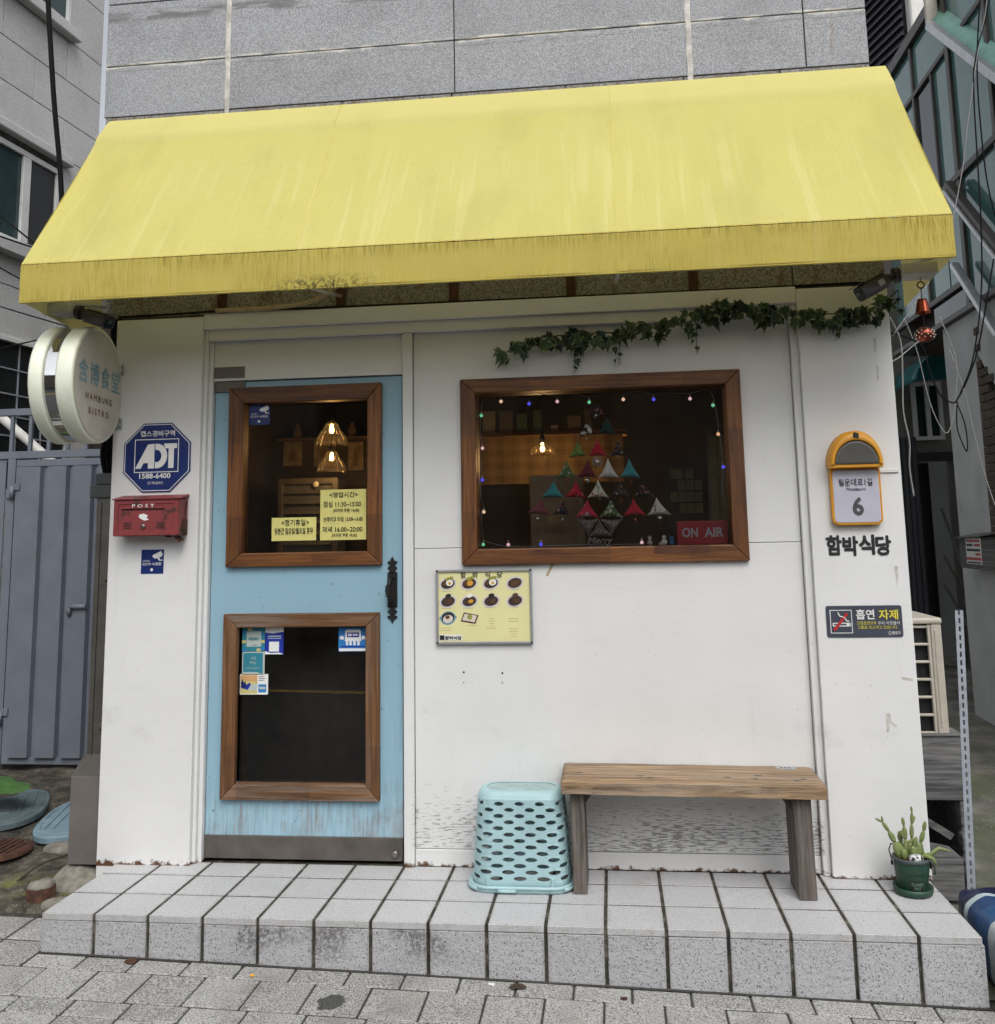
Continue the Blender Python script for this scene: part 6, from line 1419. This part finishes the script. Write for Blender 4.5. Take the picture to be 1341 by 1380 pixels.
def rock(name, c, r, sc, mat, label, cat='stone'):
    q = MB(); q.ball(c, r, 18, 12, sc); q.v = [Vector(c)+(p-Vector(c))*(1+.25*MN.noise(p*9)+.1*MN.noise(p*25)) for p in q.v]; return tag(q.build(name, mat), label, cat)
t = thing('pipe_stub', 'short rusty pipe stub plugged with concrete in the soil', 'pipe', (-2.13, -.16, -.14))
q = MB(); q.lathe([(.060, -.06), (.062, .035), (.055, .04), (.05, .02)], (-2.13, -.16, -.1), 24); q.build('pipe', 'rust', t)
q = MB(); q.ball((-2.13, -.16, -.062), .060, 16, 10, (1, 1, .5)); q.v = [p+Vector((0, 0, .018*MN.noise(p*22))) for p in q.v]; q.build('plug', 'stone', t)
rock('stone', (-2.30, -.20, -.14), .05, (1.4, 1, .5), 'stone', 'flat stone left of the rusty pipe stub'); rock('stone', (-2.02, -.20, -.13), .055, (1.6, 1, .55), 'stone', 'broken stone between the pipe stub and the step'); rock('stone', (-2.28, .30, -.05), .08, (1.8, 1, .4), 'stone', 'cracked concrete piece in front of the pale blue lid'); rock('stone', (-2.42, 1.25, .02), .07, (1.3, 1, .8), 'stone', 'pale block under the gate')
q = MB(); q.tube(spline([(-2.33, -.08, -.10), (-2.25, .0, -.03), (-2.15, .04, .0), (-2.05, .06, .03)], 5), .006, 6); tag(q.build('twig', 'vine'), 'bare twig leaning over the soil beside the taupe box', 'twig')
# pumpkin leaf reaching in from the left
t = thing('leafy_plant', 'big green serrated leaf reaching in from the left edge', 'plant', (-3.2, .75, -.02))
def bigleaf(c, r, tilt, rz):
    n = 60; q = MB(); vs = [Vector((0, 0, 0))]
    for k in range(n):
        a = 2*PI*k/n; rr_ = r*(.74+.10*math.cos(3*a)+.07*(k % 2)+.30*max(0, math.cos(a))**6); vs.append(Vector((rr_*math.cos(a), rr_*math.sin(a), .05*r*math.cos(2*a)-.08*r+.03*r*math.sin(5*a))))
    mid = [v*.5+Vector((0, 0, .06*r)) for v in vs[1:]]; vs += mid
    M_ = Matrix.Rotation(rz, 3, 'Z') @ Matrix.Rotation(tilt, 3, 'Y'); vs = [Vector(c)+M_ @ v for v in vs]
    q.add(vs, [(0, 1+n+k, 1+n+(k+1) % n) for k in range(n)]+[(1+n+k, 1+k, 1+(k+1) % n, 1+n+(k+1) % n) for k in range(n)], True); q.build('leaf', 'bigleaf', t, recalc=False)
bigleaf((-3.02, .72, .165), .21, .12, -.15); bigleaf((-3.38, .80, .26), .22, -.2, 1.4)
q = MB(); q.tube(spline([(-3.25, .78, -.03), (-3.18, .75, .10), (-3.04, .72, .155)], 5), .008, 6); q.tube(spline([(-3.25, .78, -.03), (-3.32, .77, .15), (-3.35, .75, .27)], 5), .008, 6); q.build('stem', 'bigleaf', t)

# ================================================================== RIGHT SIDE: things in the alley mouth
t = thing('air_conditioner', 'beige outdoor air conditioner standing on a black wooden crate beside the shop', 'air conditioner', (1.97, .6, .50))
ax0, ax1 = 1.876, 2.082
q = MB(); q.box(ax0+.01, ax1-.012, .335, 1.05, .535, 1.035); q.build('body', 'black', t)
q = MB(); q.box(ax0-.002, ax1+.004, .292, 1.06, 1.036, 1.066); q.build('top_cap', 'beige', t, .010, 2)
q = MB(); q.box(ax1-.050, ax1, .300, 1.05, .53, 1.0355); q.build('corner_column', 'beige', t, .006, 2); q = MB(); q.box(ax1-.036, ax1-.024, .2965, .2995, .56, 1.01); q.build('column_groove', 'beige', t, .002)
for k in range(7):
    z = .533+k*.0815; q = MB(); q.box(ax0, ax1-.051, .305, .325, z-.006, z+.006); q.build('grille_bar', 'beige', t, .003)
for x in (ax0+.006, ax1-.058):
    q = MB(); q.box(x-.006, x+.007, .303, .3235, .53, 1.035); q.build('grille_bar', 'beige', t, .002)
t = thing('wooden_crate', 'black weathered wooden crate with a broken front under the air conditioner', 'crate', (1.99, .5, -.18))
q = MB(); q.box(1.868, 2.128, .270, .290, .24, .527); q.build('front_board', 'crate', t, .003)
q = MB(); q.box(1.866, 2.135, .262, 1.08, .5275, .533); q.build('top_board', 'crate', t, .001)
q = MB(); q.prism([(1.868, -.20), (2.085, -.20), (2.09, -.02), (2.03, .035), (1.868, .065)], .275, .292); q.build('front_board', 'crate', t, .003)
for z0, z1 in ((.13, .235), (.015, .09), (-.1, -.02)):
    q = MB(); q.box(2.092, 2.124, .272, .330, z0, z1); q.build('end_block', 'crate', t, .004)
q = MB(); q.box(2.110, 2.128, .331, 1.06, -.2, .527); q.build('side_board', 'crate', t); q = MB(); q.box(1.866, 1.88, .331, 1.06, -.2, .527); q.build('side_board', 'crate', t)
q = MB(); q.prism([(1.88, .16), (1.90, .18), (2.08, .07), (2.06, .045)], .34, .36); q.build('fallen_slat', 'crate', t)
t = thing('slotted_post', 'leaning slotted steel angle post beside the crate', 'post', (2.01, .0, -.14))
M_ = Matrix.Rotation(-.0375, 3, 'Y')
q = MB(); pw, s0 = .034, .036
q.box(2.0, 2.0125, -.003, 0, -.15, 1.125); q.box(2.0215, 2.034, -.003, 0, -.15, 1.125)
for k in range(35): q.box(2.0125, 2.0215, -.003, 0, -.15+k*.0365, -.15+k*.0365+.0145)
q.box(2.031, 2.034, 0, .032, -.15, 1.125); q.turn(M_.inverted(), (2.017, 0, -.09)); q.build('angle_bar', 'galv', t, recalc=False)
# folded sack by the step
def m_sack():
    g = G('blue_white_sack', .35); o = g.obj(); x, y, z = g.sep(o)
    n = g.math('MULTIPLY', g.math('SUBTRACT', g.noise(o, 7, 3), .5), .05)
    k = g.math('ADD', g.math('ADD', y, g.math('MULTIPLY', x, .25)), n)
    c = g.ramp(g.math('ADD', g.math('MULTIPLY', k, 1.9), .5), (0, (.008, .015, .06)), (1, (.6, .62, .63))); r = c.node.color_ramp; r.interpolation = 'CONSTANT'
    r.elements[0].position = 0; r.elements[0].color = (.008, .02, .075, 1)
    for p, cc in ((.16, (.55, .60, .62)), (.30, (.015, .075, .20)), (.52, (.012, .05, .15)), (.66, (.50, .60, .62)), (.72, (.010, .014, .05))):
        e = r.elements.new(p); e.color = (*cc, 1)
    r.elements[-1].color = (.010, .014, .05, 1)
    g.col(c); g.bump(g.noise(o, 16, 4), .5, .015); return g.m
reg('sack', m_sack())
t = thing('plastic_sack', 'full navy, blue and white plastic sack lying at the right end of the step', 'sack', (2.15, -.42, -.24))
def sackpt(u, v):
    a = 2*PI*u; b = PI*v; e = lambda c, p: math.copysign(abs(c)**p, c)
    p = Vector((2.15+.25*e(math.cos(a), .22)*e(math.sin(b), .25), -.42+.34*e(math.sin(a), .22)*e(math.sin(b), .25), -.105+.14*e(math.cos(b), .45)))
    return p+Vector((0, 0, .030*MN.noise(p*7)+.012*MN.noise(p*17)-.02*abs(math.sin(p.y*9))))+Vector((.016*MN.noise(p*9), .01*MN.noise(p*12), 0))
q = MB(); q.grid(sackpt, 64, 40); q.build('bag', 'sack', t)
# stray leaves and litter along the kerb
def litter(x, y, s, mat, label, cat='leaf'):
    q = MB(); z = gz(x)+.004; a0 = random.uniform(0, 6); n = 10
    q.add([(x+s*math.cos(a0+2*PI*k/n)*(.5+.5*abs(math.cos(PI*k/n))), y+.6*s*math.sin(a0+2*PI*k/n), z+.004*math.sin(3*k)) for k in range(n)], [tuple(range(n))]); tag(q.build('fallen_leaf', mat, None, solid=.001), label, cat, 'litter along the step')
litter(-1.42, -.645, .035, 'rust', 'curled brown leaf at the foot of the step on the left'); litter(.52, -.70, .016, 'rust', 'tiny red-brown leaf on the pavers below the bench'); litter(.12, -.66, .04, 'vine', 'dark twig scrap at the foot of the step in the middle', 'twig'); litter(-.90, -.70, .012, 'eggy', 'tiny yellow leaf on the pavers below the door'); litter(.02, -.655, .018, 'white', 'scrap of white paper at the foot of the step', 'paper')

# ================================================================== RIGHT NEIGHBOUR
t = thing('glazed_building', 'grey plastered building with teal glazed upper floor right of the alley', 'building', (4.2, 3.5, 0))
RX = 3.635
q = MB(); q.box(RX+.03, 6.5, 1.2, 4.29, -.4, 3.30); q.build('lower_wall', 'mortar', t)
q = MB(); q.prism([(3.60, -.4), (4.289, -.4), (4.289, 3.30), (1.2, 3.30), (1.2, 2.98), (3.20, 2.55), (3.60, 2.97)], RX, RX+.029, 'x'); q.build('plaster_face', 'plaster', t)
q = MB(); q.box(RX+.03, RX+.3, 4.2905, 4.30, -.4, 3.3); q.build('pier_end', 'plaster', t)
bm_ = block_mesh('brick', .03, .20, .062, .003, 'brick'); bm2 = block_mesh('brick', .03, .098, .062, .003, 'brick')
n = 0
for r_ in range(46):
    z = -.12+r_*.072
    y = 3.60 if z < 2.93 else 3.60
    lim = 3.58 if z < 2.5 else 3.58-(0 if z < 2.55 else (0))
    x_ = 3.58-(.105 if r_ % 2 else 0.0)
    if r_ % 2: link_mesh('brick', bm2, t, (RX+.006, 3.58-.049, z))
    while x_ > 2.55:
        yc = x_-.10
        top_lim = 2.97+(yc-3.59)*1.06 if yc > 3.2 else 2.55-.08*(3.2-yc)
        if z+.035 < min(top_lim, 2.97) and n < 290: link_mesh('brick', bm_, t, (RX+.006, yc, z)); n += 1
        x_ -= .208
q = MB(); q.box(RX+.014, RX+.0295, 1.21, 3.599, -.4, 2.54); q.build('brick_bed', 'caulk', t)
# glazed upper floor
q = MB(); q.box(RX+.12, 6.5, 1.2, 5.6, 3.301, 6.4); q.build('upper_floor_core', 'room', t)
def pane(y0, y1, z0, z1, mt='tealglass', off=.018):
    q = MB(); q.box(RX+off, RX+off+.02, y0, y1, z0, z1); q.build('pane', mt, t)
pane(3.66, 4.03, 3.62, 4.49); pane(4.06, 4.51, 3.62, 4.49); pane(3.66, 4.03, 4.54, 5.68); pane(4.06, 4.51, 4.54, 5.68, 'darkglass', .016); pane(3.66, 4.51, 5.73, 6.20); pane(4.55, 5.6, 5.73, 6.2); pane(4.55, 5.6, 4.54, 5.68); pane(4.55, 5.6, 3.62, 4.49)
pane(2.86, 3.60, 4.54, 5.68); pane(1.3, 2.82, 4.54, 5.68); pane(2.86, 3.60, 3.36, 4.48); pane(1.3, 2.82, 3.36, 4.48); pane(1.3, 3.60, 5.73, 6.2); pane(3.66, 4.51, 3.38, 3.56, 'darkglass')
def bar(y0, z0, y1, z1, w, d0=-.03, d1=.05, mt='bronze', nm='frame_bar'):
    dy, dz = y1-y0, z1-z0; l = math.hypot(dy, dz); ny, nz = -dz/l*w/2, dy/l*w/2
    q = MB(); q.prism([(y0+ny, z0+nz), (y1+ny, z1+nz), (y1-ny, z1-nz), (y0-ny, z0-nz)], RX+d0, RX+d1, 'x'); q.build(nm, mt, t, .004)
bar(1.3, 6.27, 5.6, 6.27, .12, -.03); bar(1.3, 5.705, 5.6, 5.705, .05, -.012, .04); bar(1.3, 4.515, 5.6, 4.515, .06, -.02, .04); bar(3.63, 3.59, 5.6, 3.59, .055, -.016, .04); bar(1.3, 3.33, 5.6, 3.33, .05, -.05, .11)
for y, z0, z1, w in ((4.53, 3.62, 6.2, .05), (4.045, 4.55, 5.68, .035), (3.63, 3.36, 6.2, .075), (2.84, 4.55, 6.2, .06), (2.84, 3.36, 4.48, .05)): bar(y, z0, y, z1, w, -.010, .04)
bar(3.69, 5.97, 2.4, 4.765, .07, -.14, -.065, 'aluminium', 'roof_edge'); bar(3.66, 4.47, 2.4, 3.23, .05, -.11, -.04, 'bronze', 'brace'); bar(3.66, 4.40, 2.4, 3.16, .03, -.13, -.036, 'aluminium', 'brace'); bar(3.66, 3.74, 2.9, 2.95, .045, -.12, -.052, 'aluminium', 'brace')
q = MB(); q.grid(lambda u, v: (RX-.10+.06*math.sin(PI*v)+.35*v, 3.69-1.35*u, 5.99-1.26*u+.62*v), 10, 8); q.build('plastic_roof', 'poly', t, solid=.004, recalc=False)
bar(3.72, 5.98, 3.72, 6.9, .05, -.12, -.02, 'beige', 'corner_cover')
# flyer box on the pier
b = thing('wall_box', 'small grey wooden box carrying a red and white flyer on the plaster pier', 'box', (3.56, 3.7, 1.14))
q = MB(); q.box(3.50, RX-.001, 3.52, 3.95, 1.15, 1.41); q.build('box', 'crate', b, .004); q = MB(); q.add([(3.47, 3.48, 1.415), (3.47, 3.99, 1.40), (RX-.001, 3.99, 1.43), (RX-.001, 3.48, 1.445)], [(0, 1, 2, 3)]); q.build('lid', 'crate', b, solid=.012)
def fl(z0, z1, y0, y1, mt, o): q = MB(); q.box(3.4985-o, 3.4995-o, y0, y1, z0, z1); q.build('flyer' if o == 0 else 'flyer_print', mt, b)
fl(1.19, 1.40, 3.48, 3.80, 'white', 0)
for z0, z1, y0, y1, mt in ((1.370, 1.388, 3.50, 3.78, 'red'), (1.335, 1.355, 3.50, 3.62, 'red'), (1.335, 1.355, 3.65, 3.78, 'ink'), (1.295, 1.315, 3.50, 3.78, 'ink'), (1.262, 1.280, 3.50, 3.60, 'red'), (1.222, 1.245, 3.485, 3.795, 'red'), (1.196, 1.210, 3.50, 3.78, 'grey_ink')): fl(z0, z1, y0, y1, mt, .0012)

t = thing('alley_house', 'dim house with a small window and dark doorway at the end of the alley', 'building', (4.2, 6.7, -.1))
reg('dimwall', plain('dim_beige_wall', (.16, .155, .14), .9, var=.2, scale=3, grime=.4))
q = MB(); q.box(3.2, 4.04, 6.68, 6.9, -.4, 5.2); q.box(4.04, 4.485, 6.68, 6.9, 2.27, 5.2); q.box(4.485, 7.0, 6.68, 6.9, -.4, 5.2); q.build('wall', 'dimwall', t)
q = MB(); q.box(3.99, 4.53, 6.64, 6.679, 2.272, 2.36); q.build('door_lintel', 'black', t)
q = MB(); q.box(3.9, 4.8, 7.6, 7.7, -.4, 2.4); q.build('inner_wall', 'plaster', t); q = MB(); q.box(4.04, 4.30, 6.95, 7.0, -.3, 2.26); q.build('open_door', 'black', t)
q = MB(); q.box(4.085, 4.385, 6.655, 6.679, 2.54, 3.14); w = q.build('window', 'greenglass', t)
for a in ((4.065, 4.405, 2.50, 2.545), (4.065, 4.405, 3.135, 3.18), (4.065, 4.115, 2.546, 3.134), (4.360, 4.405, 2.546, 3.134), (4.215, 4.265, 2.546, 3.134)):
    q = MB(); q.box(a[0], a[1], 6.62, 6.654, a[2], a[3]); q.build('frame', 'upvc', w, .003)
q = MB(); q.grid(lambda u, v: (4.46-.62*math.sin(u*PI/2), 5.7+.9*v, 3.06+.40*math.cos(u*PI/2)), 14, 4); q.build('canopy', 'canopy', t, solid=.006, recalc=False)
q = MB(); q.prism([(4.46, 3.06)]+[(4.46-.62*math.sin(k*PI/24), 3.06+.40*math.cos(k*PI/24)) for k in range(13)], 5.70, 5.706); q.build('canopy_end', 'canopy', t)
for k in range(9):
    q = MB(); q.box(3.45+k*.055, 3.495+k*.055, 6.2, 6.22, -.3, 2.5); q.build('dark_slat', 'siding', t)
q = MB(); q.box(3.45, 3.95, 6.221, 6.24, -.3, 2.5); q.build('slat_backing', 'black', t)
for k, (a, b_) in enumerate((((4.05, 5.9, 1.7), (4.28, 5.2, -.1)), ((4.0, 5.8, 1.2), (4.35, 5.1, -.1)), ((3.95, 5.7, .9), (4.2, 5.0, -.1)))):
    q = MB(); q.tube([a, b_], .016, 8); tag(q.build('broom_handle', ['siding', 'room', 'siding'][k]), ['tallest', 'middle', 'shortest'][k]+' dark pole leaning in the dark alley doorway', 'pole', 'poles in the alley')
t = thing('clad_building', 'dark louvre-clad building behind the awning at the top right', 'building', (4.3, 9, 0))
ca, cb = Vector((4.80, 8.0, 0)), Vector((3.75, 12.0, 0)); cd_ = (cb-ca); cn = Vector((-cd_.y, cd_.x, 0)).normalized()
q = MB(); back = Vector((2.5, .8, 0)); q.add([ca, cb, cb+back, ca+back]+[p+Vector((0, 0, 13)) for p in (ca, cb, cb+back, ca+back)], [(0, 3, 2, 1), (4, 5, 6, 7), (0, 1, 5, 4), (1, 2, 6, 5), (2, 3, 7, 6), (3, 0, 4, 7)]); q.build('core', 'black', t)
for k in range(56):
    z = 5.0+k*.13; q = MB(); o1 = cn*.05; q.add([ca+cn*.005, cb+cn*.005, cb+o1, ca+o1, ca+cn*.005+Vector((0, 0, .075)), cb+cn*.005+Vector((0, 0, .075)), cb+cn*.02+Vector((0, 0, .06)), ca+cn*.02+Vector((0, 0, .06))], [(0, 3, 2, 1), (4, 5, 6, 7), (0, 1, 5, 4), (1, 2, 6, 5), (2, 3, 7, 6), (3, 0, 4, 7)]); q.v = [p+Vector((0, 0, z)) for p in q.v]; q.build('louvre', 'siding', t)
q = MB(); q.box(4.83, 5.08, 7.80, 7.99, 2.0, 13); tag(q.build('white_duct', 'whiteplastic', None, .02), 'white vertical duct between the louvre-clad building and the glazed one', 'duct')

# cables over the alley
RC = 'cables over the alley'
cord('cable', [(1.90, .12, 2.50), (1.951, .15, 2.385), (1.948, .15, 2.214), (1.939, .15, 2.045), (1.956, .15, 1.897), (1.947, .15, 1.777), (1.957, .15, 1.639)], 0.0037, 'cord_grey', 'loose white cable hanging down the right edge of the pillar', group=RC)
cord('cable', [(1.93, .5, 2.53), (2.181, .6, 2.463), (2.226, .6, 2.319), (2.266, .6, 2.191), (2.318, .6, 2.141), (2.354, .6, 2.154), (2.428, .6, 2.288), (2.491, .6, 2.458), (2.6, .6, 2.9)], 0.0043, 'cord_black', 'thick black cable sagging in a loop below the wind chime', group=RC)
cord('cable', [(2.30, .6, 2.60), (2.364, .6, 2.366), (2.341, .6, 2.129), (2.298, .6, 1.987), (2.259, .6, 2.014), (2.214, .6, 2.155), (2.171, .6, 2.426), (2.12, .6, 2.6)], 0.0027, 'cord_grey', 'grey cable drooping in a deep narrow loop over the alley', group=RC)
cord('cable', [(2.353, .6, 2.143), (2.342, .6, 2.004), (2.375, .6, 1.885), (2.386, .6, 1.92), (2.380, .6, 2.03), (2.356, .62, 2.143)], 0.0032, 'cord_black', 'small black cable loop hanging lowest over the alley', group=RC)
cord('cable', [(2.62, .3, 4.6), (2.571, .3, 4.193), (2.484, .3, 3.903), (2.453, .3, 3.686), (2.431, .3, 3.018), (2.398, .3, 2.623), (2.332, .3, 2.307), (2.28, .35, 2.15)], 0.0037, 'cord_black', 'long black cable dropping from the top right past the glazed wall', group=RC)
cord('cable', [(2.61, .3, 4.6), (2.561, .3, 4.194), (2.492, .3, 3.918), (2.414, .3, 3.544), (2.349, .3, 3.225), (2.2, .25, 2.8), (1.93, .2, 2.42)], 0.0027, 'cord_grey', 'long grey cable slanting from the top right down behind the awning end', group=RC)
cord('cable', [(2.60, .32, 4.6), (2.50, .32, 3.95), (2.48, .32, 3.5), (2.50, .32, 3.1), (2.60, .32, 2.7), (2.70, .35, 2.55)], 0.0037, 'cord_black', 'black cable crossing to the right over the glazed wall', group=RC)
cord('cable', [(2.30, .5, 2.40), (2.357, .5, 2.165), (2.406, .5, 1.819), (2.48, .5, 1.50), (2.60, .5, 1.1)], 0.0027, 'cord_grey', 'grey cable slanting down across the plaster pier', group=RC)
cord('cable', [(1.88, .2, 2.28), (1.98, .3, 2.33), (2.12, .4, 2.43), (2.22, .5, 2.46)], 0.0032, 'cord_grey', 'pale cable stretched from the pillar edge up to the cable knot', group=RC)

# ================================================================== ACROSS THE STREET (mirrors in the panes)
t = thing('opposite_house', 'plain brown house across the street, seen only mirrored in the shop panes', 'building', (0, -11, 0))
q = MB(); q.box(-12, 12, -13, -11, -.8, 4.2); q.build('wall', 'opp', t)
q = MB(); q.box(-12.2, 12.2, -13.2, -10.8, 4.201, 4.4); q.build('roof', 'mortar', t)
for x in (-8, -4.5, -1, 3, 6.5):
    q = MB(); q.box(x, x+1.6, -11.01, -10.97, 1.0, 2.4); q.build('window', 'darkglass', t); q = MB(); q.box(x-.05, x+1.65, -11.0, -10.95, .9, .99); q.build('sill', 'granite_far', t)
    q = MB(); q.box(x, x+1.6, -11.01, -10.97, 2.9, 3.9); q.build('window', 'darkglass', t)

set_lettering()
